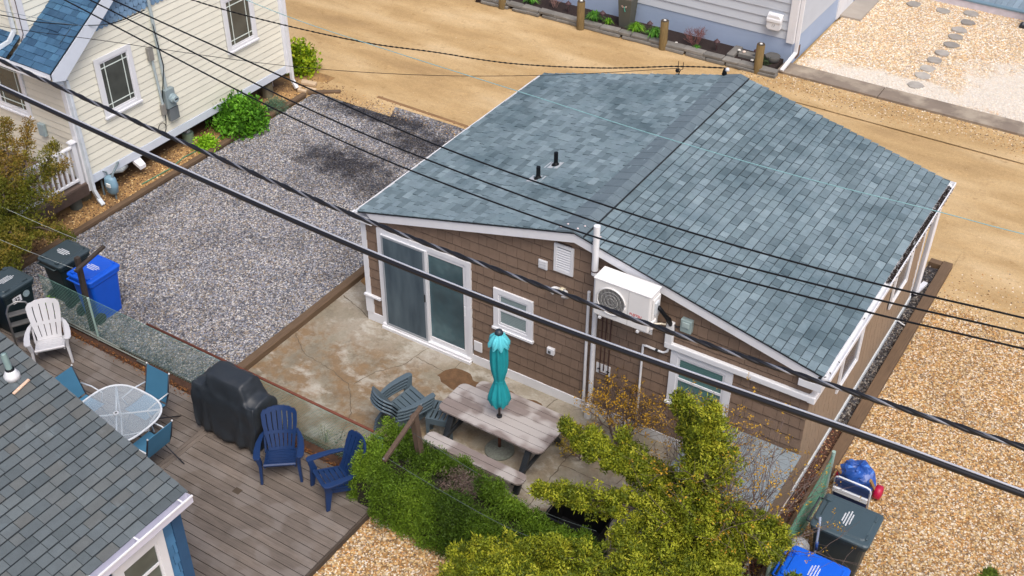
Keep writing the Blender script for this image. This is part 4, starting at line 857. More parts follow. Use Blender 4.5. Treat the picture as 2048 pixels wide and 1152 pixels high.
for i, (x, y) in enumerate(sto):
    mb = MB(); mb.tc = [.95, 1.05, 1.05, .78, 1.15, .9, .85, 1.15, 1.0, 1.3, 1.35, 1.2][i]; n = 9; a0 = rnd.random()*6
    mb.prism([(x+(.20+rnd.uniform(-.03, .03))*math.cos(k/n*6.28+a0), y+(.19+rnd.uniform(-.04, .02))*math.sin(k/n*6.28+a0), -.01) for k in range(n)], (0, 0, .045+rnd.uniform(0, .02)))
    tag(mb.build('stepping_stone', STN, bevel=.012), lab[i], 'stepping stone', 'stepping stones across the pale gravel')
# grey deck at the far right
gd = thing('grey_deck', 'low blue-grey plank deck with white skirt at the upper right edge', 'deck', (8, 22, 0), world=True)
GDM = wood('blue_grey_deck_paint', '#8496a2', (30, 3, 30), .12, .7, True)
mb = MB(); mb.box(4.2, 15, 20.02, 20.10, .0, .20); mb.build('skirt', mat('pinkish_white', '#c9c4cc', .6), gd)
mb = MB(); mb.box(4.2, 15, 20.0, 20.16, .20, .24); mb.build('border_board', mat('slate_border', '#6f8896', .6, .06), gd)
for i in range(62):
    mb = MB(); mb.tc = random.uniform(.85, 1.15); mb.box(4.3+i*.155, 4.3+i*.155+.147, 20.17, 25, .19, .22); mb.build('deck_board', GDM, gd)
mb = MB(); mb.box(4.2, 15, 20.17, 25, .1, .185); mb.build('deck_frame', mat('dark_frame', '#2a2f33', .9), gd)
bl = thing('grill_foot', 'black object cut off by the right edge, at the foot of the grey deck', 'grill', (7.0, 19.6, 0))
mb = MB(); mb.box(-.12, .5, -.14, .14, .0, .09); mb.build('base', BLACKP, bl, bevel=.02); mb = MB(); mb.box(.05, .45, -.1, .1, .09, .7); mb.build('column', BLACKP, bl, bevel=.02); mb = MB(); mb.box(-.05, .08, -.1, .0, .09, .14); mb.build('fitting', GALV, bl)

# flower bed: mulch, stacked stone edging
flat('mulch_bed', [(-6.4, 12.95), (-5.6, 13.12), (-4.6, 13.15), (-3, 13.15), (-.6, 13.2), (1.9, 13.2), (2.35, 13.3), (2.35, 14), (-6.4, 14)], .12, mat('dark_mulch', '#2c201d', .98, .5, 25, bump=1, bscale=60, local=False), .15)['kind'] = 'structure'
EDG = mat('slate_edging', '#7f7c76', .85, .2, 5, bump=.4, use_tint=True, local=False)
we = thing('stone_edging', 'two-course stacked grey stone edging in front of the flower bed of the pale grey house', 'stone edging', (-2, 13.0, 0), world=True)
x = -6.35; rnd = random.Random(12); k = 0
while x < 2.1:
    L = rnd.uniform(.34, .62); yb_ = 12.98 + .10*min(1, (x+6.4)/2)
    for lay in (0, 1):
        x0 = x + (rnd.uniform(.0, .2) if lay == 0 else 0); h0 = .0+lay*.085; dy = -.03 if lay == 0 else 0
        mb = MB(); mb.tc = rnd.uniform(.82, 1.15); j = lambda s=.015: rnd.uniform(-s, s)
        b_ = [(x0+j(), yb_+dy+j(), h0), (x0+L-.015+j(), yb_+dy+j(), h0), (x0+L-.015+j(), yb_+.23, h0), (x0+j(), yb_+.23, h0)]
        t_ = [(p[0]+j(), p[1]+j(), h0+.078+j(.008)) for p in b_]
        mb.add(b_+t_, [(0, 3, 2, 1), (4, 5, 6, 7), (0, 1, 5, 4), (1, 2, 6, 5), (2, 3, 7, 6), (3, 0, 4, 7)]); mb.build('edging_stone', EDG, we, bevel=.014)
    x += L; k += 1
for (a, b, c, d, h) in ((1.05, 13.35, 1.25, 13.95, .2), (1.3, 13.5, 1.9, 13.75, .22)): mb = MB(); mb.tc = .9; mb.box(a, c, b, d, .1, h); mb.build('edging_stone', EDG, we, bevel=.02)
PST = wood('post_timber', '#77643f', (30, 30, 3), .35, .85, False)
plab = ['timber bollard cut off at the top edge, left end of the stone edging', 'timber bollard left of the tall grey planter', 'timber bollard between the planter and the bare red shrub', 'timber bollard closest to the corner downspout of the pale grey house']
pr0 = None
for i, (x, y) in enumerate(((-5.55, 13.02), (-3.04, 13.0), (-.62, 13.1), (2.01, 13.14))):
    if pr0 is None:
        pr0 = thing('bollard', plab[0], 'bollard', (x, y, 0), 0, 'timber bollards along the flower bed')
        mb = MB(); mb.lathe([(.105, -.1), (.105, .765), (.095, .78)], 18); p_ = mb.build('post', PST, pr0, True, auto=40)
        mb = MB(); mb.lathe([(.100, 0), (.098, .008)], 18, (0, 0, .781)); mb.build('dark_cap', mat('dark_post_top', '#4a4034', .9), p_, True, auto=40)
        mb = MB(); mb.lathe([(.036, 0), (.034, .012)], 14, (0, 0, .7905)); mb.build('marker_disc', mat('white_marker', (.85, .84, .78), .4), p_)
    else: dup(pr0, (x, y, 0), i*1.3, plab[i])
pt = thing('planter', 'tall square grey planter with a dragonfly ornament against the blue foundation', 'planter', (-1.97, 13.62, .1)); PLM = mat('olive_grey_planter', '#56574f', .7, .08, 4)
mb = MB(); mb.loft([[(-.15, -.15, 0), (.15, -.15, 0), (.15, .15, 0), (-.15, .15, 0)], [(-.2, -.2, .82), (.2, -.2, .82), (.2, .2, .82), (-.2, .2, .82)]], caps=False); mb.loft([[(-.2, -.2, .82), (.2, -.2, .82), (.2, .2, .82), (-.2, .2, .82)], [(-.16, -.16, .82), (.16, -.16, .82), (.16, .16, .82), (-.16, .16, .82)], [(-.155, -.155, .74), (.155, -.155, .74), (.155, .155, .74), (-.155, .155, .74)]], caps=False); mb.build('pot', PLM, pt)
mb = MB(); mb.add([(-.157, -.157, .77), (.157, -.157, .77), (.157, .157, .77), (-.157, .157, .77)], [(0, 1, 2, 3)]); mb.build('soil', mat('red_brown_soil', '#6b4038', .95, .3, 10), pt)
df = MB(); 
for ang, L, c in ((35, .10, 0), (150, .10, 1), (20, .085, 0), (165, .085, 1)):
    a = R(ang); d = Vector((math.cos(a), 0, math.sin(a))); n_ = Vector((-d.z, 0, d.x)); c0 = Vector((0, -.205, .60)); df.prism([c0+d*.01, c0+d*L*.6+n_*.022, c0+d*L, c0+d*L*.6-n_*.02], (0, -.004, 0))
dr = df.build('dragonfly_wings', mat('dragonfly_wing', '#d8b7a8', .4, .3, 30), pt)
mb = MB(); mb.bar((.02, -.215, .63), (-.0, -.215, .60), .016, .016); mb.bar((0, -.213, .60), (.035, -.205, .49), .012, .012); mb.build('dragonfly_body', mat('dragonfly_teal', '#4fc6b3', .4), pt)
sp_ = thing('splash_stone', 'round dark stone standing by the corner downspout of the pale grey house', 'stone', (2.15, 13.72, .1)); mb = MB(); mb.lathe([(.10, 0), (.17, .05), (.2, .16), (.19, .18), (.1, .17)], 14); mb.build('stone', mat('dark_slate_stone', '#5b5a57', .8, .15), sp_, True, auto=50)
for i, (x, y, l) in enumerate(((-.35, 13.32, 'small round white light in the mulch beside the second bollard'), (1.28, 13.62, 'white shell on the mulch near the third bollard'), (1.42, 13.6, 'pinkish shell on the stone near the third bollard'), (1.72, 13.45, 'white pebble light left of the corner bollard'))):
    mb = MB(); mb.lathe([(.02, 0), (.045, .01), (.04, .035), (.015, .045)], 10, (x, y, .125 if i in (0, 3) else .22)); tag(mb.build(['ground_light', 'shell', 'shell', 'pebble'][i], mat('shell_white%d' % (i == 2), (.8, .77, .7) if i != 2 else (.75, .6, .5), .5), None, True), l, ['light', 'shell', 'shell', 'pebble'][i])
ll = ['small brown lantern stake light left of the first planter-side bollard', 'small brown lantern stake light beside the green tuft left of the planter', 'small brown lantern stake light right of the planter', 'small brown lantern stake light between the red shrub and the corner bollard', 'dark lantern stake light just left of the corner bollard']
L0 = None; LM = mat('brown_lantern', '#4a3236', .6, .15)
for i, (x, y) in enumerate(((-3.72, 13.5), (-2.62, 13.45), (-1.25, 13.55), (.70, 13.5), (1.78, 13.55))):
    if L0 is None:
        L0 = thing('stake_light', ll[0], 'garden light', (x, y, .1), 0, 'lantern stake lights in the flower bed')
        mb = MB(); mb.lathe([(.012, 0), (.012, .2)], 6); mb.build('stake', LM, L0); mb = MB(); mb.lathe([(.03, .19), (.04, .20), (.04, .27), (.03, .28)], 8); mb.build('lamp_glass', mat('lantern_glass', '#6a5a5c', .3), L0); mb = MB(); mb.lathe([(.085, .27), (.08, .285), (.03, .33), (.008, .36)], 10); mb.build('lamp_cap', LM, L0)
    else: dup(L0, (x, y, .1), 0, ll[i])

# ================================================================ FRONT HOUSE (bottom left)
fh_ = thing('blue_house', 'blue shingled cottage with a dark grey roof and white gutter in the lower left corner', 'house', (-1, -9, 0), world=True)
FX, FY, FE, FEX = 2.17, -6.56, 2.50, 2.31; fs = .39; FRX = -3.2
mb = MB(); mb.prism([(FX, FY, -.05), (FX, FY, FE-.12), (FRX, FY, FE+(FEX-FRX)*fs-.12), (-8.5, FY, FE-.12), (-8.5, FY, -.05)], (0, -7.5, 0)); fw_ = mb.build('wall', mat('deep_blue_wall', '#284a68', .85), fh_)
BSH = mat('blue_shingle_paint', '#4678a0', .75, .1, 5, use_tint=True, local=False, bump=.3)
shingles('wall_shingle', fw_, (FX, FY-7.3, .2), (0, 1, 0), (0, 0, 1), (1, 0, 0), 7.2, 2.2, .19, .19, .02, BSH, holes=[(5.9-.0, 7.0-.25, 1.0, 1.93)], nparts=170, order=Vector((FX, FY, 2.0)), jit=.3, wvar=.35, tints=(.86, 1.12), drop=.03)
mb = MB(); mb.box(FX-.02, FX+.035, FY-.13, FY+.03, -.02, FE-.15); mb.build('corner_board', mat('dark_blue_trim', '#2b5378', .7, .1), fh_, bevel=.004)
window(fh_, (FX+.022, FY-1.12, 1.16), (0, 1, 0), (1, 0, 0), .82, .97, .12, 'sash', glass('cottage_glass', (.09, .115, .10), .15))
mb = MB(); mb.prism([(FEX, FY+.10, FE), (FRX, FY+.10, FE+(FEX-FRX)*fs), (FRX, FY+.10, FE-.03+(FEX-FRX)*fs), (FEX, FY+.10, FE-.03)], (0, -7.8, 0)); fr = mb.build('roof', mat('roof_felt', '#20262b', .9, .1, 5), fh_)
mb = MB(); mb.prism([(FRX, FY+.10, FE+(FEX-FRX)*fs), (-8.8, FY+.10, FE), (-8.8, FY+.10, FE-.03), (FRX, FY+.10, FE-.03+(FEX-FRX)*fs)], (0, -7.8, 0)); mb.build('roof', mat('roof_felt', '#20262b', .9, .1, 5), fh_)
FSH = roofmat('weathered_grey_roof_shingle', ['#555d60', '#5c6467', '#636b6e', '#616361', '#677073'], [(1.4, .56, .5, (.82, .82, .84)), (3.3, .62, .8, (1.35, 1.42, 1.47))])
uF = Vector((FRX-FEX, 0, (FEX-FRX)*fs)); LF = uF.length; uF.normalize(); nF = Vector((uF.z, 0, -uF.x))
shingles('roof_shingle', fr, (FEX+.02, FY-5.2, FE), (0, 1, 0), uF, nF, 5.32, LF, .140, .21, .017, FSH, nparts=300, order=Vector((1.0, -7.4, 3.0)), jit=.5, wvar=.35, tints=(0, 1), drop=.006, lift=.01, topgap=.006)
FE2 = Vector((FRX+8.8, 0, 0))
mb = MB(); mb.bar((FEX, FY+.115, FE-.06), (FRX, FY+.115, FE-.06+(FEX-FRX)*fs), .02, .12); mb.build('rake_board', mat('grey_rake', '#5f6668', .7), fh_)
gutter('gutter', FEX-.0, FEX+.115, FY-7.6, FY+.10, FE-.01, fh_, mat('lilac_white_gutter', (.62, .62, .72), .5, .05))
mb = MB(); mb.box(FEX+.10, FEX+.125, FY-7.6, FY+.105, FE-.02, FE+.005); mb.build('gutter_lip', WHITE, fh_, bevel=.003)
for yy in (FY-.05, FY-.78, FY-1.48, FY-2.2): mb = MB(); mb.box(FEX-.02, FEX+.10, yy-.012, yy+.012, FE-.008, FE+.006); mb.build('gutter_strap', WHITE, fh_)
mb = MB(); mb.box(FX+.03, FEX-.001, FY-7.4, FY+.05, FE-.14, FE-.12); mb.build('soffit', mat('purple_grey_soffit', '#5a5870', .7), fh_)
mb = MB(); mb.box(FEX-.02, FEX-.001, FY-7.4, FY+.08, FE-.14, FE-.032); mb.build('fascia', WHITE, fh_)
# stack and boot on the roof
def fz(x): return FE+(FEX-x)*fs+.017
x0, y0 = -.19, -6.80
mb = MB(); mb.lathe([(.105, -.02), (.10, .04), (.07, .09), (.055, .12)], 16, (x0, y0, fz(x0))); bt = mb.build('pipe_boot', WHITE2, fh_, True)
mb = MB(); mb.lathe([(.062, .095), (.055, .135)], 14, (x0, y0, fz(x0))); mb.build('rubber_collar', BLACKC, bt, True); mb = MB(); mb.tube([(x0, y0, fz(x0)), (x0-.03, y0+.0, fz(x0)+.36)], .042, 12, False); mb.tube([(x0-.03, y0, fz(x0)+.36), (x0-.03, y0, fz(x0)+.361)], .036, 12); mb.build('roof_vent_pipe', mat('grey_green_pipe', '#8ba3a0', .5), fh_, True)
mb = MB(); mb.bar((.02, -6.97, fz(.02)+.015), (-.02, -6.69, fz(-.02)+.015), .04, .02); tag(mb.build('wood_shim', mat('bleached_wood', '#e8c4a8', .7, .25, 30), bevel=.004), 'thin pale wooden strip lying on the grey roof beside the white pipe boot', 'wood strip')

# ================================================================ DECK (wooden)
deck = struct(flat('deck', [(-8.5, -13), (2.95, -13), (2.95, -3.36), (-8.5, -3.36)], .03, mat('deck_underside', '#17130f', .95), .04))
DKM = wood('weathered_deck_wood', '#72685f', (2.2, 40, 40), .32, .85, True, .22, blot=('#8f8882', .50, .35))
DKY = wood('weathered_deck_wood_y', '#72685f', (40, 2.2, 40), .30, .85, True, .18)
rnd = random.Random(21)
def dboard(x0, x1, y0, y1, m=DKM, tc=None):
    mb = MB(); mb.tc = tc or rnd.uniform(.80, 1.14); mb.box(x0, x1, y0, y1, .065, .10); mb.build('deck_board', m, deck, bevel=.003)
for i in range(44):
    y1 = -3.38-i*.148; y0 = y1-.137
    dboard(-.29, 2.94, y0, y1)
    for a, b in ((-3.4, -.45), (-8.5, -3.405)) if i % 2 == 0 else ((-4.9, -.45), (-8.5, -4.905)): dboard(a, b, y0, y1)
dboard(-.445, -.375, -9.9, -3.38, DKY, .95); dboard(-.368, -.296, -9.9, -3.38, DKY, 1.05)
mb = MB(); mb.box(2.955, 2.985, -9.9, -3.36, -.03, .098); mb.build('fascia_board', mat('dark_fascia', '#4b4138', .9, .2), deck)
mb = MB(); mb.box(.93, 1.06, -4.64, -4.53, .1005, .1015); mb.build('damp_spot', mat('damp_spot', '#4f4438', .9), deck)
# leaf litter along the fence foot
mb = MB(); rnd = random.Random(9)
for i in range(2200):
    x = rnd.uniform(-4.9, 2.1); y = -3.30-abs(rnd.gauss(0, .07)) ; z = .105+rnd.random()*.015
    if rnd.random() > .35+.65*(math.sin(x*2.3)*.5+.5): continue
    a = Vector((rnd.gauss(0, 1), rnd.gauss(0, 1), rnd.gauss(0, .3))).normalized()*rnd.uniform(.012, .03); b = a.cross(Vector((0, 0, 1))).normalized()*.008; c = Vector((x, y, z)); mb.tc = rnd.random()
    mb.add([c-a, c+b, c+a, c-b], [(0, 1, 2, 3)])
stuff(mb.build('fallen_leaves', leafmat('fallen_leaves', ['#4a2d1c', '#7a4826', '#5d3a24', '#a9763f', '#3c271b'])))
flat('soil_strip', [(-6, -3.36), (2.1, -3.36), (2.1, -3.10), (-6, -3.10)], .055, mat('dark_litter', '#4a3326', .95, .4, 14, bump=.6, local=False), .1)['kind'] = 'structure'
# ================================================================ FENCE (chain link)
def chain(name, parent, a, b, z0, z1, step, m, r=.0022):
    a = Vector(a); b = Vector(b); L = (b-a).length; d = (b-a)/L; H = z1-z0; mb = MB(); n = d.cross(VUP)
    k = -int(H/step)-1
    while k*step < L:
        for sg in (1, -1):
            s0, s1 = k*step, k*step+H
            if sg < 0: s0, s1 = s1, s0
            # point at z0 is s0, z1 is s1 ; clip to 0..L
            t0, t1 = 0., 1.; ds = s1-s0
            for lim, up_ in ((0, False), (L, True)):
                tt = (lim-s0)/ds
                if (ds > 0) != up_: t0 = max(t0, tt)
                else: t1 = min(t1, tt)
            if t1-t0 > .01:
                p = a+d*(s0+ds*t0)+VUP*(z0+H*t0)+n*.003*sg; q = a+d*(s0+ds*t1)+VUP*(z0+H*t1)+n*.003*sg; mb.tube([p, q], r, 3, False)
        k += 1
    s = 0
    while s < L:      # knuckled top edge
        p = a+d*s+VUP*z1; mb.tube([p, p+d*.008+VUP*.03+n*.006, p+d*.02+VUP*.012-n*.006], r*1.3, 3, False); s += step/2
    return stuff(mb.build(name, m, parent))
FM = mat('green_grey_mesh', '#6d978a', .5, .15, 8); FP = mat('green_grey_post', '#9ab5ac', .5, .15, 8)
fe = thing('chain_link_fence', 'green-grey chain link fence with rusty top rail between the wooden deck and the patio', 'fence', (-1, -3.15, 0), world=True)
chain('mesh', fe, (-5.0, -3.14, 0), (2.75, -3.14, 0), .06, .94, .062, FM, .0031)
for x in (-3.66, -.35, 2.75): mb = MB(); mb.tube([(x, -3.17, -.05), (x, -3.17, 1.0 if x < 0 else .85)], .021, 8); mb.build('fence_post', FP, fe, True, auto=50)
mb = MB(); mb.tube([(-2.3, -3.095, .955), (2.55, -3.095, .955)], .022, 8); mb.build('top_rail', mat('red_rust', '#6b3a2a', .8, .25, 10), fe, True)
mb = MB(); mb.tube([(-4.9, -3.18, .16), (-3.1, -3.18, .13)], .016, 6); mb.tube([(-4.9, -3.20, .11), (-2.35, -3.21, .12)], .013, 6); mb.tube([(-2.6, -3.25, .12), (-1.9, -3.26, .12)], .016, 5); mb.build('bottom_rail', mat('grey_rail', '#7f867f', .6, .2), fe, True)
fe2 = thing('chain_link_fence', 'short green chain link fence seen end-on beside the dark grey bin on the right', 'fence', (8.62, -1, 0), world=True)
chain('mesh', fe2, (8.62, -2.2, 0), (8.62, .2, 0), .06, .95, .06, mat('bright_green_mesh', '#4f8f78', .5, .15), .0024)
mb = MB(); mb.add([(8.622, -2.6, .1), (8.622, .18, .1), (8.622, .18, .95), (8.622, -2.6, .95)], [(0, 1, 2, 3)])
for y in (.2, -2.2): mb = MB(); mb.tube([(8.62, y, -.05), (8.62, y, 1.03)], .030, 10); mb.build('fence_post', FP, fe2, True, auto=50)

# ================================================================ CLOTHES POSTS and lines
CP = wood('clothes_post_wood', '#5b4a3d', (20, 20, 2), .3, .85, False)
def tpost(base, top, a0, a1, label, w1=.085, m=CP):
    t_ = thing('clothes_post', label, 'clothes post', base, world=True)
    mb = MB(); mb.bar(base, top, w1, w1, (1, 0, 0)); mb.build('post', m, t_, bevel=.01)
    mb = MB(); mb.bar(a0, a1, .065, .05); mb.build('crossarm', m, t_, bevel=.006)
    mb = MB(); [mb.lathe([(.012, 0), (.012, .02)], 6, (p[0], p[1], p[2]+.03)) for p in (a0, a1)]; mb.build('hook', GALV, t_)
tpost((-4.02, -3.0, 0), (-4.07, -2.90, 1.55), (-3.92, -2.42, 1.56), (-3.90, -3.12, 1.44), 'leaning dark T-shaped clothes post in front of the blue bin', m=wood('dark_post_wood', '#3c332c', (20, 20, 2), .3, .8, False))
tpost((3.44, -3.02, 0), (3.30, -3.03, 1.62), (3.31, -2.86, 1.66), (3.37, -3.86, 1.42), 'grey-brown T-shaped clothes post rising from the hedge beside the stacked chairs', .10)
LN = mat('clothes_line_grey', '#4f5a58', .6)
for i, (P, l) in enumerate((([(-4.0, -3.08, 1.45), (-5.5, -3.15, 1.42), (-8, -3.3, 1.5)], 'pale clothes line running left from the dark post, nearer one'), ([(-3.93, -2.5, 1.56), (-5.3, -2.5, 1.50), (-8, -2.6, 1.6)], 'pale clothes line running left from the dark post, over the bins'),
        ([(3.30, -3.08, 1.30), (4.45, -3.0, .98), (5.46, -3.0, .84), (6.4, -3.05, 1.02)], 'sagging dark clothes line along the patio side of the hedge'), ([(3.36, -3.75, 1.36), (4.4, -3.75, 1.22), (5.4, -3.75, 1.15), (6.6, -3.7, 1.2)], 'sagging dark clothes line across the middle of the hedge'))):
    wire('clothes_line', P, .004, mat('white_line', '#aab2b0', .5) if i < 2 else LN, l, 'line', 'clothes lines', 4, 8)

# ================================================================ CHAIRS
def adirondack(name, label, m, group, loc, rz, slats=7, tl=24, sc=1., gp=.028):
    t_ = thing(name, label, 'chair', loc, rz, group)
    # seat: curved slats from front edge (y=-.27,z=.37) to back (y=.18,z=.24)
    def seat_z(y): return .375 - .13*((y+.27)/.47) - .02*math.sin((y+.27)/.47*math.pi)
    mb = MB(); mb.prism([(-.25, -.285, seat_z(-.27)-.05), (-.25, -.30, seat_z(-.27)-.01), (-.25, -.27, seat_z(-.27)+.008), (-.25, -.22, seat_z(-.22)), (-.25, -.24, seat_z(-.24)-.05)], (.5, 0, 0)); st = mb.build('seat', m, t_, bevel=.008)
    n = 5
    for k in range(n):
        y0 = -.21+k*.082; y1 = y0+.072; mb = MB(); mb.prism([(-.245, y0, seat_z(y0)), (-.245, y1, seat_z(y1)), (-.245, y1, seat_z(y1)-.02), (-.245, y0, seat_z(y0)-.02)], (.49, 0, 0)); mb.build('seat_slat', m, st, bevel=.004)
    mb = MB()
    for s in (-1, 1): mb.prism([(s*.245, -.27, seat_z(-.27)-.005), (s*.245, .20, seat_z(.2)-.005), (s*.245, .47, .02), (s*.245, .43, .0), (s*.245, .36, .0), (s*.245, .16, seat_z(.2)-.10), (s*.245, -.27, seat_z(-.27)-.09)], (-.03*s, 0, 0))
    mb.build('side_rail', m, t_, bevel=.006)
    # back: slats fan, reclined, arched top, slightly curved across
    B0 = Vector((0, .17, .25)); tilt = R(tl); bd = Vector((0, math.sin(tilt), math.cos(tilt))); bn = Vector((0, -math.cos(tilt), math.sin(tilt)))
    def bp(u, v, d): # u across, v up the back, curved
        w_ = 1+.0*v; c = -.06*(u/.27)**2
        return B0 + Vector((u, 0, 0)) + bd*v*sc - bn*(d+c*1.0) * 1.0
    back = None; bot_w, top_w = .20, .285
    for k in range(slats):
        f0 = -1+2*k/slats; f1 = -1+2*(k+1)/slats; g_ = gp; pts = []
        rows = [0, .12, .30, .34, .52, .60]
        top0 = .60+.13*math.sqrt(max(0, 1-(f0*.93)**2)); top1 = .60+.13*math.sqrt(max(0, 1-(f1*.93)**2))
        F_ = []
        for side in (0, 1):
            pass
        def wd(v): return bot_w+(top_w-bot_w)*min(1, v/.5)
        ring = []
        L_ = [(f0+g_, v) for v in (0, .15, .30, .45, top0-.05, )] + [(f0+g_+.03, top0-.01), ((f0+f1)/2, .60+.13*math.sqrt(max(0, 1-((f0+f1)/2*.93)**2))), (f1-g_-.03, top1-.01)] + [(f1-g_, v) for v in (top1-.05, .45, .30, .15, 0)]
        front = [bp(f*wd(v), v, 0) for f, v in L_]; bk = [bp(f*wd(v), v, .022) for f, v in L_]; n_ = len(L_)
        mb = MB(); mb.add(front+bk, [tuple(range(n_))[::-1], tuple(range(n_, 2*n_))]+[(i, (i+1) % n_, n_+(i+1) % n_, n_+i) for i in range(n_)])
        if back is None:
            # cross bands first so the back is one part with slats as sub-parts
            bb = MB()
            for v0, v1 in ((.0, .05), (.27, .325), (-1, -1)):
                fr_ = []
                for i in range(9):
                    f = -1+i/4; lim = 1 if v0 > -.5 else .95
                    if v0 < -.5 or v1 > .5: q_ = .60+.13*math.sqrt(max(0, 1-(f*.95)**2)); v0_, v1_ = q_-.085, q_-.006
                    else: v0_, v1_ = v0, v1
                    fr_.append([bp(f*lim*wd(v0_), v0_, -.004), bp(f*lim*wd(v1_), v1_, -.004), bp(f*lim*wd(v1_), v1_, .026), bp(f*lim*wd(v0_), v0_, .026)]); continue
                    fr_.append([bp(f*lim*wd(v0), v0, -.004), bp(f*lim*wd(v1), v1, -.004), bp(f*lim*wd(v1), v1, .026), bp(f*lim*wd(v0), v0, .026)])
                bb.loft(fr_)
            back = bb.build('backrest', m, t_)
        mb.build('back_slat', m, back)
    for s in (-1, 1):
        # arm: wide paddle, curves in at the back
        P = [(-.30, .035), (-.315, .0), (-.30, -.04)]
        out = [(.275, -.33), (.30, -.345), (.36, -.335), (.385, -.28), (.385, -.10), (.365, .08), (.32, .24), (.265, .34), (.235, .33), (.265, .20), (.285, .05), (.285, -.10)]
        pz = lambda y: .555 - .035*((y+.33)/.66)
        poly = [(s*x, y) for x, y in out]; n_ = len(poly)
        mb = MB(); top = [(x, y, pz(y)) for x, y in poly]; bt_ = [(x, y, pz(y)-.028) for x, y in poly]
        F = [tuple(range(n_)), tuple(range(n_, 2*n_))[::-1]]+[(i, n_+i, n_+(i+1) % n_, (i+1) % n_) for i in range(n_)]
        if s < 0: F = [f[::-1] for f in F]
        mb.add(top+bt_, F); mb.build('armrest', m, t_, bevel=.006)
        mb = MB(); mb.loft([[(s*.275, -.335, .54), (s*.345, -.335, .54), (s*.345, -.25, .54), (s*.275, -.25, .54)], [(s*.265, -.31, .36), (s*.315, -.31, .36), (s*.315, -.20, .36), (s*.265, -.20, .36)], [(s*.285, -.335, .0), (s*.325, -.335, .0), (s*.325, -.275, .0), (s*.285, -.275, .0)]]); mb.build('leg', m, t_, bevel=.008)
        mb = MB(); mb.loft([[(s*.24, .30, .52), (s*.275, .30, .52), (s*.275, .35, .52), (s*.24, .35, .52)], [(s*.235, .14, .22), (s*.27, .14, .22), (s*.27, .24, .22), (s*.235, .24, .22)], [(s*.25, .40, .0), (s*.29, .40, .0), (s*.29, .45, .0), (s*.25, .45, .0)]]); mb.build('leg', m, t_, bevel=.006)
    return t_
NAVY = mat('navy_plastic', '#1b3560', .42, .06, 3); WPL = mat('white_resin', (.66, .66, .68), .4, .04, 3); GPL = mat('slate_grey_resin', '#55656e', .45, .07, 3)
adirondack('adirondack_chair', 'white slatted plastic adirondack chair on the deck beside the dark bin', WPL, None, (-3.95, -3.92, .1), R(52), 5)
c1 = adirondack('adirondack_chair', 'navy blue adirondack chair facing out next to the covered grill', NAVY, 'navy adirondack chairs on the deck', (1.27, -3.84, .1), R(38))
dup(c1, (2.30, -3.74, .1), R(-27), 'navy blue adirondack chair turned sideways at the deck edge against the hedge')
sl_ = ['lowest grey adirondack chair of the stack of four, its legs on the patio', 'second grey adirondack chair from the bottom of the stack', 'third grey adirondack chair from the bottom of the stack', 'topmost grey adirondack chair of the stack of four on the patio']
g0 = adirondack('adirondack_chair', sl_[0], GPL, 'stack of grey adirondack chairs on the patio', (2.26, -1.98, .012), R(162), 6, 34, .86, .012)
for i in (1, 2, 3): dup(g0, (2.26+i*.006, -1.98+i*.014, .012+i*.062), R(162), sl_[i])
# small side table
sdt = thing('side_table', 'small slatted grey plastic side table between the stacked chairs and the picnic table', 'side table', (2.84, -1.70, .012), R(16))
mb = MB()
for x in (-.17, -.085, 0, .085, .17):
    for y in (-.11, .11): pass
mb.box(-.22, .22, -.22, -.20, .39, .42); mb.box(-.22, .22, .20, .22, .39, .42); mb.box(-.22, .22, -.012, .012, .39, .42); tp = mb.build('tabletop', GPL, sdt)
for k in range(6):
    x = -.22+k*.0775; mb = MB(); mb.box(x, x+.0525, -.2, .2, .392, .4195); mb.build('slat', GPL, tp, bevel=.004)
mb = MB(); mb.box(-.225, .225, -.23, -.2201, .30, .42); mb.box(-.225, .225, .2201, .23, .30, .42); mb.box(-.23, -.2201, -.22, .22, .30, .42); mb.box(.2201, .23, -.22, .22, .30, .42); mb.build('apron', GPL, sdt, bevel=.004)
for sx in (-1, 1):
    for sy in (-1, 1): mb = MB(); mb.loft([[(sx*.155, sy*.195, .3), (sx*.225, sy*.195, .3), (sx*.225, sy*.225, .3), (sx*.155, sy*.225, .3)], [(sx*.19, sy*.20, 0), (sx*.225, sy*.20, 0), (sx*.225, sy*.225, 0), (sx*.19, sy*.225, 0)]]); mb.build('leg', GPL, sdt)
# picnic table
pic = thing('picnic_table', 'grey-brown plank picnic table with black legs and attached benches on the patio', 'picnic table', (3.87, -1.60, .012), R(-.5))
PW2 = wood('worn_picnic_plank', '#857a75', (2, 35, 35), .16, .8, True, .10, blot=('#b8b3af', .50, .8))
def planks(name, x0, x1, ys, z, th_, par, r=.11, gap=.004):
    n = len(ys)-1
    for k in range(n):
        mb = MB(); mb.tc = random.uniform(.94, 1.06); a, b = ys[k]+gap, ys[k+1]-gap; P = []
        def arc(cx_, cy_, a0, a1): return [(cx_+r*math.cos(R(t_)), cy_+r*math.sin(R(t_))) for t_ in np.linspace(a0, a1, 5)]
        if k == 0: P = arc(x0+r, a+r, 180, 270) + arc(x1-r, a+r, 270, 360) + [(x1, b), (x0, b)]
        elif k == n-1: P = [(x0, a), (x1, a)] + arc(x1-r, b-r, 0, 90) + arc(x0+r, b-r, 90, 180)
        else: P = [(x0, a), (x1, a), (x1, b), (x0, b)]
        mb.prism([(x, y, z) for x, y in P], (0, 0, th_)); mb.build(name, PW2, par, bevel=.004)
PBK = mat('black_frame_plastic', '#23272b', .5, .15, 5)
mb = MB(); mb.box(-.85, .85, -.03, .03, .66, .698); mb.box(-.76, -.70, -.34, .34, .66, .698); mb.box(.70, .76, -.34, .34, .66, .698)
tt = mb.build('top_frame', PBK, pic)
planks('top_plank', -.97, .97, [-.37+i*.148 for i in range(6)], .70, .035, tt, .12)
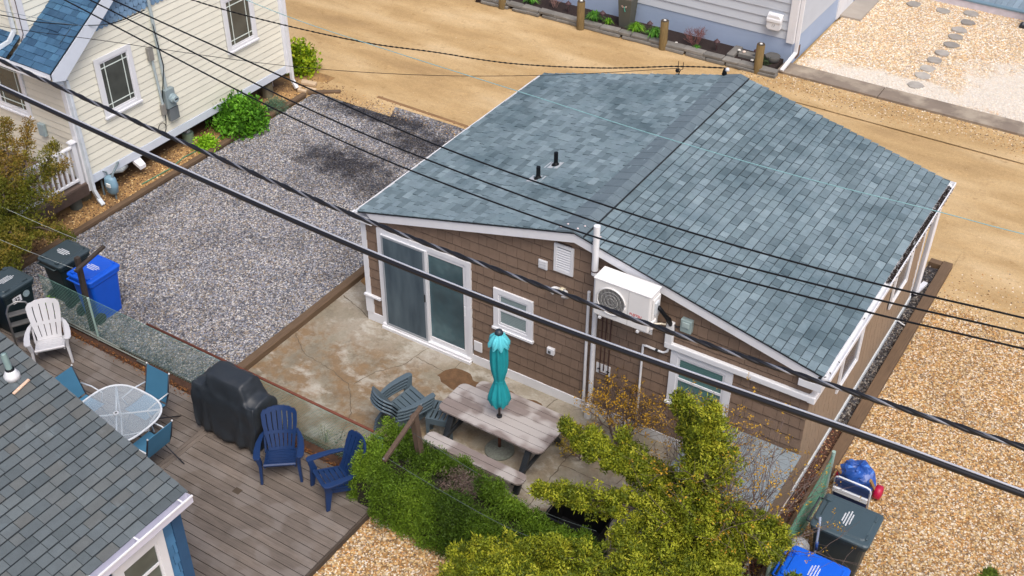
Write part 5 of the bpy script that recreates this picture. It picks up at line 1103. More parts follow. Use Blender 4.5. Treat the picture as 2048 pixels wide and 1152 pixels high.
for s in (-1, 1):
    mb = MB(); mb.box(-.74, .74, s*.72-.02, s*.72+.02, .39, .418); bf = mb.build('bench_frame', PBK, pic)
    planks('bench_plank', -.92, .92, [s*.72-.13, s*.72, s*.72+.13], .42, .035, bf, .10)
for x in (-.72, .72):
    for s in (-1, 1): mb = MB(); mb.bar((x, s*.25, .68), (x, s*.66, .0), .07, .10, (1, 0, 0)); mb.build('leg', PBK, pic, bevel=.01)
    mb = MB(); mb.bar((x+.04, -.82, .38), (x+.04, .82, .38), .05, .06); mb.build('crossbar', PBK, pic, bevel=.006)
    mb = MB(); mb.bar((x, 0, .66), (x*.35, 0, .40), .05, .05, (0, 1, 0)); mb.build('brace', PBK, pic)
# umbrella
um = thing('patio_umbrella', 'closed turquoise umbrella with black cap standing through the picnic table', 'umbrella', (3.86, -1.60, .012)); TQ = mat('turquoise_canvas', '#169299', .75, .12, 5, bump=.3); TQL = mat('light_turquoise_canvas', '#5cc4cf', .75, .08, 5)
mb = MB(); mb.lathe([(.24, 0), (.24, .03), (.20, .05), (.06, .075), (.05, .09)], 26); bs = mb.build('base', mat('speckled_grey_base', '#73786f', .8, .3, 30, bump=.4), um, True, auto=40); mb = MB(); mb.tube([(0, 0, .05), (0, 0, .32)], .026, 10); mb.build('base_tube', RUST, bs, True)
mb = MB(); mb.tube([(0, 0, .06), (0, 0, 2.42)], .019, 10); mb.build('pole', mat('bronze_pole', '#3a2c28', .4), um, True); mb = MB(); mb.lathe([(.045, .742), (.045, .77), (.025, .775)], 12); mb.build('table_ring', BLACKP, um)
def folds(z, r, n=8, ph=0, amp=.25): return [((r*(1+amp*math.cos(n*a+ph)))*math.cos(a), (r*(1+amp*math.cos(n*a+ph)))*math.sin(a), z) for a in [k/64*2*math.pi for k in range(64)]]
prof = [(1.05, .150, .16), (1.10, .160, .17), (1.20, .150, .16), (1.32, .125, .14), (1.44, .092, .10), (1.50, .078, .04), (1.56, .088, .08), (1.68, .112, .13), (1.85, .126, .15), (2.05, .124, .15), (2.2, .112, .13), (2.36, .08, .08)]
mb = MB(); mb.loft([folds(z+(.03*0), r, 8, z*1.2, a) for z, r, a in prof], caps=False)
for i, v in enumerate(mb.v[:64]): a = i/64*2*math.pi; mb.v[i] = (v[0], v[1], v[2]+.055*math.cos(8*a+1.05*1.2))
cn = mb.build('canopy', TQ, um, True); mb = MB(); mb.tube([(.078*math.cos(k/16*6.28), .078*math.sin(k/16*6.28), 1.50+.006*math.sin(k)) for k in range(17)], .009, 6); mb.build('tie_strap', TQ, cn, True)
mb = MB(); mb.loft([folds(2.20, .150, 8, 0, .14), folds(2.25, .155, 8, 0, .13), folds(2.34, .115, 8, 0, .1), folds(2.43, .055, 8, 0, .05)], caps=False)
for i in range(64): a = i/64*2*math.pi; v = mb.v[i]; mb.v[i] = (v[0], v[1], v[2]-.022*math.cos(8*a))
mb.build('vent_flap', TQL, um, True)
for k in range(8):
    a = k/8*6.283; mb = MB(); mb.tube([(.05*math.cos(a), .05*math.sin(a), 2.40), (.13*math.cos(a), .13*math.sin(a), 2.32), (.17*math.cos(a), .17*math.sin(a), 2.22)], [.02, .03, .018], 6)
    if k % 2 == 0: mb.build('flap_pocket', TQL, um, True)
mb = MB(); mb.lathe([(.062, 2.40), (.068, 2.43), (.05, 2.475), (.015, 2.49)], 14); mb.build('cap', mat('dark_cap_plastic', '#2b3640', .4), um, True)

# ---------------- glass table and sling chairs
gt = thing('glass_table', 'rounded square glass patio table with white metal rim and curved legs on the deck', 'table', (-1.20, -4.83, .1)); WM = mat('white_enamel_metal', (.74, .78, .82), .35, .04)
def sup(a, s=.64, e=2.9): c, d = math.cos(a), math.sin(a); r = (abs(c)**e+abs(d)**e)**(-1/e); return (s*1.02*r*c, s*.92*r*d)
rim = [(*sup(k/48*6.2832), .70) for k in range(49)]; mb = MB(); mb.tube(rim, .017, 8, False); mb.build('rim', WM, gt, True)
t = NT('table_glass'); t.p.inputs['Alpha'].default_value = .30; TG = t.out(lin('#c9d6de'), .06, 0, .6)
mb = MB(); mb.prism([(x*.985, y*.985, .700) for x, y, z in rim[:-1]], (0, 0, .006)); mb.build('glass_top', TG, gt)
mb = MB(); mb.lathe([(.045, .705), (.045, .716), (.02, .718)], 16); hb = mb.build('umbrella_ring', mat('grey_ring', '#c8ccd0', .4), gt, True, auto=40); mb = MB(); mb.lathe([(.018, .7185), (.016, .7195)], 12); mb.build('ring_hole', BLACKP, hb)
for k in range(4):
    a = R(45+90*k); e = sup(a); ex, ey = e; u = Vector((math.cos(a), math.sin(a), 0)); P = [u*.03+VUP*.69, u*.20+VUP*.68]; P = [Vector((ex, ey, .69)), Vector((ex*.86, ey*.86, .60)), Vector((ex*.66, ey*.66, .40)), Vector((ex*.60, ey*.60, .28)), Vector((ex*.72, ey*.72, .10)), Vector((ex*.86, ey*.86, .0))]
    mb = MB(); mb.tube(P, .017, 8); mb.build('leg', WM, gt, True)
    mb = MB(); mb.tube([Vector((ex*.97, ey*.97, .685)), Vector((ex*.4, ey*.4, .682)), Vector((0, 0, .684))], .014, 6); mb.build('support_bar', WM, gt, True)
    mb = MB(); mb.tube([Vector((ex*.60, ey*.60, .28)), Vector((ex*.3, ey*.3, .24)), Vector((0, 0, .22))], .012, 6); mb.build('lower_brace', WM, gt, True)
SLG = mat('blue_sling_fabric', '#457e9e', .75, .06, 3); DKF = mat('dark_chair_frame', '#2c2c33', .4)
def sling(loc, rz, label):
    t_ = thing('sling_chair', label, 'chair', loc, rz, 'blue sling chairs around the glass table')
    # faces -Y ; seat z .42, back top .93
    seat = [(-.23, .40), (-.0, .385), (.20, .40)]; back = [(.22, .42), (.27, .56), (.33, .75), (.38, .92)]
    mb = MB(); mb.loft([[(-.24, y, z), (.24, y, z), (.24, y, z-.006), (-.24, y, z-.006)] for y, z in seat]); mb.build('seat', SLG, t_)
    mb = MB(); mb.loft([[(-.24, y, z), (.24, y, z), (.24, y+.006, z-.004), (-.24, y+.006, z-.004)] for y, z in back]); mb.build('backrest', SLG, t_)
    for s in (-1, 1):
        mb = MB(); mb.tube([(s*.25, -.24, .39), (s*.25, .20, .39), (s*.25, .28, .56), (s*.25, .385, .935)], .013, 8); mb.build('side_frame', DKF, t_, True)
        mb = MB(); mb.lathe([(.016, 0), (.012, .014)], 8, (s*.25, .386, .93)); mb.build('end_cap', WHITE2, t_)
        mb = MB(); mb.tube([(s*.26, .02, .40), (s*.27, -.30, .0)], .011, 6); mb.build('leg', DKF, t_, True)
        mb = MB(); mb.tube([(s*.26, -.20, .40), (s*.27, .42, .0)], .011, 6); mb.build('leg', DKF, t_, True)
        mb = MB(); mb.tube([(s*.26, .28, .60), (s*.28, .05, .62), (s*.28, -.20, .60), (s*.27, -.14, .41)], .012, 8); mb.build('armrest', WM, t_, True)
    mb = MB(); mb.tube([(-.27, -.29, .01), (.27, -.29, .01)], .010, 6); mb.build('crossbar', DKF, t_, True)
    return t_
s0 = sling((-2.06, -4.82, .1), R(90), 'blue sling chair at the left side of the glass table, partly behind the grey roof')
for nm in list(s0.children):
    pass
dup(s0, (-1.22, -4.26, .1), R(0), 'blue sling chair upright at the far side of the glass table, toward the fence')
dup(s0, (-.52, -4.88, .1), R(-90), 'blue sling chair seen from behind at the right side of the glass table')

# ---------------- covered grill
gr = thing('covered_grill', 'gas grill under a black draped cover on the deck by the fence', 'grill', (.12, -3.58, .1)); gr.scale = (1.03, 1.05, 1.07); GC = mat('black_grill_cover', '#2a3036', .5, .12, 3, bump=.15, bscale=8)
rnd = random.Random(8)
def sec(x, zt, yb, yf, tw, flare):   # section at x: bottom wide, top narrow; returns closed ring
    P = []
    for y, z in ((yf-flare, .02), (yf-flare*.6, .25), (yf-.01, .55), (yf+.01, min(zt-.06, .78)), (yf+.05, min(zt-.01, .88)), (yf+(yb-yf)*(.5-tw), zt-.03), (yf+(yb-yf)*(.5-tw*.4), zt), (yf+(yb-yf)*(.5+tw*.9), zt), (yb-.03, zt-.06), (yb, min(zt-.08, .8)), (yb+.01, .4), (yb+flare*.5, .02)):
        P.append((x, y, z))
    return P
rings = []
xs = [(-.66, .80, .0), (-.645, .87, .01), (-.60, .90, .02), (-.50, .91, .03), (-.42, .93, .03), (-.37, 1.05, .04), (-.33, 1.14, .05), (-.2, 1.155, .05), (0, 1.15, .06), (.2, 1.155, .05), (.31, 1.14, .05), (.36, 1.05, .04), (.41, .94, .03), (.5, .90, .03), (.60, .885, .02), (.64, .86, .01), (.655, .78, .0)]
for i, (x, zt, fl_) in enumerate(xs):
    r_ = sec(x, zt, .27, -.27, .30, .03+.05*math.sin(i*1.9)+fl_)
    r_ = [(p[0]*(1-.16*max(0, .5-p[2])*1.2)+.03*math.sin(p[2]*9+i), p[1]+.012*math.sin(i*2.1+p[2]*11), p[2]+.006*math.sin(i*3+p[1]*20)) for p in r_]; rings.append(r_)
mb = MB(); mb.loft(rings); o = mb.build('cover', GC, gr, True); sb = o.modifiers.new('sub', 'SUBSURF'); sb.levels = 2; sb.render_levels = 2; cr_ = o.data.attributes.new('crease_edge', 'FLOAT', 'EDGE'); cr_.data.foreach_set('value', [.75 if (o.data.vertices[e_.vertices[0]].co.z > .8 and o.data.vertices[e_.vertices[1]].co.z > .8) else .25 for e_ in o.data.edges])
tx = bpy.data.textures.new('folds', 'CLOUDS'); tx.noise_scale = .16; dm = o.modifiers.new('folds', 'DISPLACE'); dm.texture = tx; dm.strength = .05; dm.mid_level = .5
for x in (-.5, .48):
    mb = MB(); mb.tube([(x-.02, -.2, .035), (x+.02, -.2, .035)], .035, 12); mb.build('caster', BLACKP, gr, True)

# ================================================================ BINS
def bin_(label, m, ml, loc, rz, group=None, sx=1., sy=1., h=1.0, text=True, number=None):
    """faces -Y: front lip at -Y, hinge and handle at +Y"""
    t_ = thing('wheelie_bin', label, 'bin', loc, rz, group)
    def rr(w_, d, z, r_=.06):
        P = []
        for cx_, cy_, a0 in ((w_-r_, d-r_, 0), (-w_+r_, d-r_, 90), (-w_+r_, -d+r_, 180), (w_-r_, -d+r_, 270)):
            for a in (0, 30, 60, 90): P.append((cx_+r_*math.cos(R(a0+a)), cy_+r_*math.sin(R(a0+a)), z))
        return P
    w_, d = .31*sx, .36*sy; hb = h-.07
    mb = MB(); mb.loft([rr(w_*.74, d*.70, 0), rr(w_*.76, d*.72, .04), rr(w_*.90, d*.88, hb-.1), rr(w_*.98, d*.98, hb-.07), rr(w_*.98, d*.98, hb)]); bd_ = mb.build('body', m, t_, bevel=0)
    mb = MB(); mb.loft([rr(w_*1.02, d*1.02, hb+.0), rr(w_*1.02, d*1.02, hb+.035), rr(w_*.96, d*.97, hb+.05), rr(w_*.80, d*.84, hb+.056), rr(w_*.76, d*.80, hb+.075)]); ld = mb.build('lid', ml, t_, bevel=.004)
    for s in (-1, 1): mb = MB(); mb.prism([(s*w_*.60-.05, d*.70, hb+.05), (s*w_*.60+.05, d*.70, hb+.05), (s*w_*.60+.04, d*.92, hb+.05), (s*w_*.60-.04, d*.92, hb+.05)], (0, 0, .045)); mb.build('hinge_lug', ml, ld, bevel=.01)
    for s in (-.55, .55): mb = MB(); mb.box(s*w_-.055, s*w_+.055, -d*.88, -d*.80, hb+.055, hb+.082); mb.build('lid_grip', ml, ld, bevel=.01)
    mb = MB(); mb.tube([(-w_*.72, d*.95, hb-.02), (-w_*.72, d*1.16, hb-.015), (w_*.72, d*1.16, hb-.015), (w_*.72, d*.95, hb-.02)], .017, 8); mb.build('handle', m, t_, True)
    for s in (-1, 1): mb = MB(); mb.tube([(s*w_*.70, d*.75, .11), (s*(w_*.70+.055), d*.75, .11)], .11, 18); mb.build('wheel', BLACKP, t_, True, auto=40)
    if text:
        TX = mat('white_print', (.75, .78, .8), .5)
        for i, (o_, L) in enumerate(((-.055, .20), (-.020, .30), (.018, .26), (.052, .17))):
            mb = MB(); k = 0; x = -L/2
            while x < L/2: l_ = random.uniform(.012, .02); mb.box(x, x+l_, o_-.009, o_+.009, hb+.0755, hb+.0765); x += l_+.006
            if i == 0: pr_ = mb.build('lid_print', TX, ld)
            else: stuff(mb.build('lid_print', TX, ld))
    if number:
        q = Matrix.Rotation(R(90), 3, 'X').to_quaternion()
        mb = MB(); mb.box(-.16, .02, -d*.875-.012, -d*.875-.004, hb-.26, hb-.14); lb_ = mb.build('number_label', mat('white_sticker', (.8, .8, .82), .5), t_)
        text_mesh('number_text', number, .11, mat('black_print', '#1c1f24', .6), t_, (-.07, -d*.875-.014, hb-.20), q, .001, True)
        mb = MB(); mb.tube([(.13, -d*.875-.0, hb-.19), (.13, -d*.875-.014, hb-.19)], .065, 18); em = mb.build('round_emblem', mat('grey_emblem', '#8fa3a8', .6, .3, 30), t_, True, auto=40)
    return t_
BB = mat('bright_blue_bin', '#0a58d0', .38, .05, 4); DG = mat('dark_green_grey_bin', '#1c2c30', .45, .1, 4); DGL = mat('charcoal_bin_lid', '#38464c', .42, .08, 4); GBN = mat('slate_bin', '#2b373b', .45, .08, 4); GBL = mat('slate_bin_lid', '#43545b', .4, .07, 4)
bin_('bright blue wheelie bin standing behind the dark clothes post on the grey gravel', BB, BB, (-4.29, -2.50, 0), R(180), 'bins at the fence on the left')
bin_('dark wheelie bin between the blue bin and the juniper', DG, DGL, (-5.12, -2.46, 0), R(180), 'bins at the fence on the left')
bin_('dark green-grey wheelie bin with a white number 32 label beside the white chair', DG, DGL, (-5.17, -3.67, .1), R(90), 'bins at the left edge', 1.1, .92, number='32')
bin_('blue bin almost cut off by the left edge, next to the bin numbered 32', BB, BB, (-5.32, -4.47, .1), R(90), 'bins at the left edge', 1.05, .92, text=False)
bin_('large slate grey wheelie bin with white lid print, right of the green fence', GBN, GBL, (9.24, -.93, .0), R(90), 'bins on the tan gravel', 1.14, 1.16)
bin_('bright blue wheelie bin at the bottom edge, in front of the slate grey bin', BB, mat('sky_blue_lid', '#1264e0', .38, .06, 4), (9.19, -2.10, .0), R(90), 'bins on the tan gravel', 1.12, 1.12)
bp_ = thing('storage_bin', 'black open tub half hidden behind the hedge under the golden juniper', 'tub', (5.85, -2.55, .02)); mb = MB(); mb.loft([[(-.36, -.18, 0), (.36, -.18, 0), (.36, .18, 0), (-.36, .18, 0)], [(-.42, -.23, .5), (.42, -.23, .5), (.42, .23, .5), (-.42, .23, .5)]], caps=False); mb.add([(-.37, -.2, .12), (.37, -.2, .12), (.37, .2, .12), (-.37, .2, .12)], [(0, 1, 2, 3)]); mb.build('tub', mat('matte_black', '#0e1012', .6), bp_)
mb = MB(); mb.tube([(-.44, -.25, .5), (.44, -.25, .5), (.44, .25, .5), (-.44, .25, .5), (-.44, -.25, .5)], .016, 6); mb.build('rim', BLACKP, bp_)
# aluminium step stool leaning behind the white chair
lad = thing('folding_stool', 'grey metal folding step stool behind the white chair', 'step stool', (-4.62, -3.92, .1), R(60)); LMt = mat('aluminium_tube', '#9a9a98', .35, .1, metal=.7)
mb = MB(); mb.tube([(-.2, -.1, 0), (-.2, .0, .72), (-.14, .02, .84), (0, .03, .88), (.14, .02, .84), (.2, .0, .72), (.2, -.1, 0)], .018, 8); mb.build('frame', LMt, lad, True)
for z in (.22, .44, .64): mb = MB(); mb.box(-.19, .19, -.10+z*.12, .02+z*.12, z-.015, z+.015); mb.build('step', LMt, lad, bevel=.005)

# ---------------- beach cart group
ct = thing('beach_cart', 'folding beach cart with red balloon wheels holding a blue bag', 'cart', (9.0, .55, 0)); 
for s in (-1, 1): mb = MB(); mb.tube([(s*.24, .12, .14), (s*.26, .12, .14), (s*.35, .12, .14), (s*.37, .12, .14)], [.06, .115, .115, .07], 18); mb.build('wheel', mat('crimson_wheel', '#b3123f', .4, .1), ct, True)
mb = MB(); mb.tube([(-.3, .12, .16), (.3, .12, .16)], .015, 8); mb.build('axle', GALV, ct); mb = MB()
for s in (-1, 1): mb.bar((s*.24, .18, .10), (s*.26, -.55, .95), .05, .03, (1, 0, 0))
mb.build('handle_frame', wood('cart_wood', '#a5814f', (20, 20, 3), .3, .8, False), ct, bevel=.006); mb = MB(); mb.box(-.22, .22, -.16, .22, .12, .16); mb.build('platform', GALV, ct)
bg_ = thing('blue_bag', 'bulging crinkled blue plastic bag lying on the beach cart', 'bag', (8.98, .50, .16)); NB = mat('blue_bag_plastic', '#2a57a8', .35, .35, 3.5, bump=.3, bscale=9)
rnd = random.Random(2); bm_ = MB(); n1, n2 = 30, 18; rings = []
for j in range(n2+1):
    ph = -math.pi/2+math.pi*j/n2; r_ = []
    for k in range(n1):
        a = k/n1*6.2832; wv = 1+.06*math.sin(5*a+j*.9)+.06*math.sin(9*a-j*1.7)+.05*rnd.uniform(-1, 1)*(abs(ph) < 1.45)
        r_.append((.27*wv*math.cos(a)*abs(math.cos(ph))**.55, .24*wv*math.sin(a)*abs(math.cos(ph))**.55, .25+.26*math.sin(ph)*(1+.09*math.sin(4*a+2)+.05*rnd.uniform(-1, 1))))
    rings.append(r_)
bm_.loft(rings); bm_.build('bag_body', NB, bg_)
mb = MB()
for (x, y) in ((-.12, -.05), (.0, -.1), (.10, -.06), (-.05, .06), (.08, .08), (-.15, .09), (.17, .02)):
    mb.lathe([(.055, 0), (.05, .03), (.03, .045)], 9, (x, y, .44+rnd.uniform(-.02, .02)))
mb.build('bag_bulges', mat('light_blue_plastic', '#4f83d6', .35, .25, 8), bg_, True)
fc = thing('folded_beach_chair', 'folded navy and white striped beach chair leaning between the blue bag and the slate bin', 'chair', (9.05, .02, 0)); mb = MB(); mb.tube([(-.27, .0, .05), (-.27, -.10, .80), (-.25, -.115, .86), (-.21, -.12, .885), (.21, -.12, .885), (.25, -.115, .86), (.27, -.10, .80), (.27, 0, .05)], .014, 8); mb.build('frame', WM, fc, True)
for i, (z0, z1, c) in enumerate(((.2, .62, '#1d3566'), (.62, .68, '#dfe6f2'), (.68, .78, '#1d3566'), (.78, .86, '#26406f'))):
    y0_, y1_ = -.1*z0/.8-.02, -.1*z1/.8-.02; mb = MB(); mb.prism([(-.255, y0_, z0), (.255, y0_, z0), (.255, y1_, z1), (-.255, y1_, z1)], (0, -.008-.002*i, .0)); mb.build('fabric_stripe', mat('stripe'+c, c, .8, .08), fc)
mb = MB(); mb.box(-.26, .26, -.16, -.13, .60, .68); mb.build('white_strap', WM, fc)
dmx = thing('clear_dome', 'clear crinkled plastic dome between the green fence and the bins', 'plastic cover', (8.78, -1.42, .55)); t = NT('clear_plastic'); t.p.inputs['Alpha'].default_value = .45; CPm = t.out((.7, .73, .76), .12)
mb = MB(); mb.lathe([(.15, 0), (.15, .06), (.125, .12), (.08, .165), (.02, .185)], 14); mb.build('dome', CPm, dmx, True); mb = MB(); mb.lathe([(.06, -.55), (.06, 0), (.14, .0)], 10); mb.build('stand', mat('shaded_stand', '#4b4a4c', .6), dmx)
tl = thing('garden_tool', 'pale metal handled tool sticking up between the slate bin and the blue bin', 'tool', (9.0, -1.52, 0)); mb = MB(); mb.tube([(.05, .0, .0), (.02, .0, .95), (.0, .03, 1.25), (-.03, .10, 1.32)], .018, 8); mb.build('handle', mat('pale_tool_grey', '#98a3b4', .4), tl, True); mb = MB(); mb.tube([(.035, .0, .80), (.025, 0, .95)], .024, 8); mb.build('grip', mat('blue_grip', '#274b8c', .4), tl, True)
# grey plank box by the bungalow's corner
bxs = thing('plank_box', 'waist-high grey planked storage box against the right corner of the bungalow, behind the bare shrub', 'storage box', (7.4, -.85, 0), world=True)
GRB = wood('grey_box_plank', '#8b969b', (2, 35, 35), .18, .8, True); mb = MB(); mb.box(6.72, 8.17, -1.62, -.05, .01, .90); mb.build('box_body', mat('tan_box_side', '#8d7c69', .8, .15, 4), bxs)
for i in range(11): mb = MB(); mb.tc = random.uniform(.9, 1.08); y = -.05-i*.148; mb.box(6.66, 8.22, y-.142, y, .91, .94); mb.build('top_plank', GRB, bxs, bevel=.004)

# rubble by the cream house
for i, (x, y, s, a) in enumerate(((-7.05, 6.55, .22, .3), (-6.92, 6.15, .13, .2), (-6.78, 6.32, .15, .25), (-7.12, 6.22, .11, .5))):
    mb = MB(); mb.prism([(x+s*1.1*math.cos(a+k)*q, y+s*.7*math.sin(a+k), 0) for k, q in ((.5, 1), (2.6, 1), (3.7, 1), (5.75, 1))], (0, 0, .07)); tag(mb.build('paving_block', mat('cream_block', '#cdb595', .85, .12, 6), bevel=.01), ['large flat cream block by the far downspout of the cream house', 'cream block next to the timber corner, left of the angled one', 'angled cream block touching the timber corner', 'small cream block nearest the downspout foot'][i], 'block', 'loose cream blocks by the timber corner')
# roof line hook
hk = thing('cable_hook', 'small black U-shaped cable hook at the back edge of the bungalow roof', 'hook', (3.05, 5.97, 3.24)); mb = MB(); mb.tube([(-.05, 0, .28), (-.05, 0, .14), (0, 0, .11), (.05, 0, .14), (.05, 0, .28)], .008, 6); mb.tube([(0, 0, .11), (-.03, 0, .0)], .01, 6); mb.build('hook', BLACKC, hk, True); mb = MB(); mb.lathe([(.03, .05), (.04, .08), (.03, .11)], 8, (-.06, 0, 0)); mb.build('insulator', BLACKC, hk, True)
an = thing('cable_anchor', 'black and white cable anchor at the rear end of the bungalow ridge', 'anchor', (3.94, 5.97, 3.47)); mb = MB(); mb.lathe([(.02, 0), (.05, .03), (.04, .09), (.02, .16)], 10); mb.build('bracket', BLACKC, an, True); mb = MB(); mb.lathe([(.045, 0), (.03, .05)], 8, (.05, 0, .12)); mb.build('insulator', WHITE2, an, True)

# ================================================================ OVERHEAD WIRES
def ext(P, e=.35):
    a, b = Vector(P[0]), Vector(P[1]); y, z = Vector(P[-1]), Vector(P[-2]); return [a+(a-b).normalized()*14+VUP*.9, a+(a-b).normalized()*3] + [Vector(p) for p in P] + [y+(y-z).normalized()*3, y+(y-z).normalized()*14+VUP*.9]
c, path = wire('power_cable', ext([(3.06, -7.8, 9.18), (5.01, -7.8, 9.05), (6.69, -7.8, 8.97), (8.13, -7.8, 8.97), (9.36, -7.8, 9.0), (10.42, -7.8, 9.06), (11.22, -7.8, 9.11)]), .010, BLACKC, 'upper thick black twisted power cable crossing the whole picture', 'cable', None, 6, 14)
mb = MB(); mb2 = MB()
fine = []
for i in range(len(path)-1):
    for k in range(4): fine.append(path[i].lerp(path[i+1], k/4))
for ph in (0, 2.09, 4.19):
    acc = 0; P = []
    for i, p in enumerate(fine):
        if i: acc += (p-fine[i-1]).length
        a = acc*2*math.pi/.30+ph; P.append(p+Vector((0, .0068*math.cos(a), .0068*math.sin(a))))
    if ph < 4: mb.tube(P, .0122, 7)
    else: mb2.tube(P, .0075, 6)
s1 = mb.build('twisted_strand', mat('glossy_black_insulation', (.008, .008, .010), .35), c, True); s2 = mb2.build('bare_strand', mat('aluminium_wire', (.30, .31, .34), .35, .2, 8, metal=.6), c, True)
c2, path2 = wire('power_cable', ext([(3.43, -8.1, 9.17), (5.32, -8.1, 9.05), (6.93, -8.1, 8.97), (8.31, -8.1, 8.96), (9.5, -8.1, 9.0), (10.53, -8.1, 9.05), (11.3, -8.1, 9.07)]), .0185, mat('glossy_black_insulation', (.008, .008, .010), .35), 'lower thick black power cable with a painted pale highlight along its top', 'cable', None, 10, 14)
mb = MB(); mb.tube([p+Vector((0, .006, .0205)) for p in path2], .0062, 6); mb.build('cable_highlight', mat('painted_highlight', (.55, .57, .62), .3, .1, metal=.3), c2, True)  # pale tube stands in for the highlight along the cable's top
for i, (P, l) in enumerate((([(3.62, -7.0, 9.54), (5.49, -7.0, 9.33), (6.98, -7.0, 9.18), (8.6, -7.0, 9.16), (9.96, -7.0, 9.23), (10.97, -7.0, 9.34)], 'topmost of the three parallel thin black wires crossing the picture'), ([(3.45, -7.1, 9.54), (5.57, -7.1, 9.22), (7.05, -7.1, 9.1), (8.66, -7.1, 9.08), (10.01, -7.1, 9.19), (11.0, -7.1, 9.31)], 'middle of the three parallel thin black wires crossing the picture'), ([(3.26, -7.2, 9.53), (5.64, -7.2, 9.15), (7.12, -7.2, 9.03), (8.71, -7.2, 9.04), (10.05, -7.2, 9.16), (11.03, -7.2, 9.28)], 'lowest of the three parallel thin black wires crossing the picture'))):
    wire('power_line', ext(P), .0062, BLACKC, l, 'wire', 'parallel thin power lines')
cA, pA = wire('service_cable', [(-4.5, -1.5, 6.5), (-3.33, 0.0, 5.42), (-2.55, 1.2, 4.72), (-1.6, 2.4, 4.13), (-.79, 3.3, 3.80), (.36, 4.2, 3.5), (1.74, 5.2, 3.36), (3.0, 5.85, 3.46), (3.94, 5.97, 3.63)], .008, BLACKC, 'twisted black service cable swooping over the sand road to the bungalow ridge', 'cable')
for ph in (0, math.pi):
    P = []; acc = 0
    for i in range(len(pA)-1):
        for k in range(3):
            p = pA[i].lerp(pA[i+1], k/3); acc += (pA[i+1]-pA[i]).length/3; P.append(p+Vector((.008*math.cos(acc*30+ph), 0, .010*math.sin(acc*30+ph))))
    mb = MB(); mb.tube(P, .007, 5); mb.build('twisted_strand', BLACKC, cA, True)
wire('phone_wire', [(-7.5, -2.5, 5.3), (-6.65, -1.5, 4.7), (-5.59, -.3, 4.23), (-3.37, 1.9, 3.42), (-1.15, 3.5, 3.14), (.86, 5.0, 3.06), (3.0, 5.95, 3.38)], .0055, BLACKC, 'thin dark phone wire below the service cable, ending at the bungalow roof hook', 'wire')
wire('service_cable', [(-8.6, -1.8, 4.8), (-8.0, -.57, 4.24), (-7.55, .0, 3.98), (-6.95, .92, 3.74), (-7.15, 2.08, 3.56)], .010, BLACKC, 'black drop cable meeting the mast on the cream house gable', 'cable')
wire('phone_wire', [(-8.3, -2.0, 5.0), (-7.61, -.8, 4.5), (-7.0, .2, 4.0), (-6.95, 1.2, 3.66), (-7.2, 2.2, 3.48)], .004, mat('grey_wire', '#5c6a74', .5), 'thin grey wire above the drop cable in front of the blue scallops', 'wire')
wire('pale_cable', [(-9.9, 6.5, 1.80), (-7.69, 6.5, 1.78), (-.62, 6.5, 1.62)] if False else [(-6.6, 2.55, 4.4), (-3.69, 2.4, 4.2), (-1.31, 2.26, 4.2), (2.04, 2.17, 4.2), (4.36, 2.10, 4.2), (6.75, 2.14, 4.2), (8.8, 2.31, 4.2), (10.03, 2.39, 4.2), (12.5, 2.5, 4.3)], .0065, mat('pale_cyan_cord', '#86b3b5', .6), 'thin pale turquoise cable passing over the bungalow roof and the sand road', 'cable')
# ================================================================ PLANTS
def cloud(name, m, parent, C, r, per, L, Wd, out=.8, up=.15, seed=1, fill=.45, tb=None, tang=0., **kw):
    """many leaf-sized quads in tufts around centres C (N,3) with radii r; tint attribute varies per tuft and leaf"""
    rg = np.random.RandomState(seed); C = np.asarray(C, float); N = len(C); r = np.broadcast_to(np.asarray(r, float), (N,))
    d = rg.normal(size=(N, per, 3)); d /= np.linalg.norm(d, axis=2, keepdims=True); rad = fill+(1-fill)*rg.rand(N, per, 1)**.6
    p = C[:, None]+d*r[:, None, None]*rad
    a = (np.cross(d, rg.normal(size=(N, per, 3)))*tang if tang else 0)+out*d+np.array([0, 0, up])+(.25 if tang else .55)*rg.normal(size=(N, per, 3)); a /= np.linalg.norm(a, axis=2, keepdims=True)
    b = np.cross(a, d+.35*rg.normal(size=(N, per, 3)) if tang else rg.normal(size=(N, per, 3))); b /= np.linalg.norm(b, axis=2, keepdims=True)
    l = L*rg.uniform(.6, 1.3, (N, per, 1)); w_ = Wd*rg.uniform(.7, 1.2, (N, per, 1))
    V = np.stack([p, p+a*l*.5+b*w_/2, p+a*l, p+a*l*.5-b*w_/2], 2).reshape(-1, 3).astype('f'); n = N*per
    me = bpy.data.meshes.new(name); me.vertices.add(4*n); me.vertices.foreach_set('co', V.ravel()); me.loops.add(4*n); me.loops.foreach_set('vertex_index', np.arange(4*n, dtype='i'))
    me.polygons.add(n); me.polygons.foreach_set('loop_start', np.arange(n, dtype='i')*4); me.update(calc_edges=True)
    base = rg.rand(N)[:, None] if tb is None else np.clip(np.asarray(tb)[:, None]+.12*rg.normal(size=(N, 1)), 0, 1)
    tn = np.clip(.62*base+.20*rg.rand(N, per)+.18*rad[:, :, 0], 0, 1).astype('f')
    at_ = me.attributes.new('tint', 'FLOAT', 'FACE'); at_.data.foreach_set('value', tn.ravel()); me.materials.append(m)
    return link(name, me, parent, **kw)
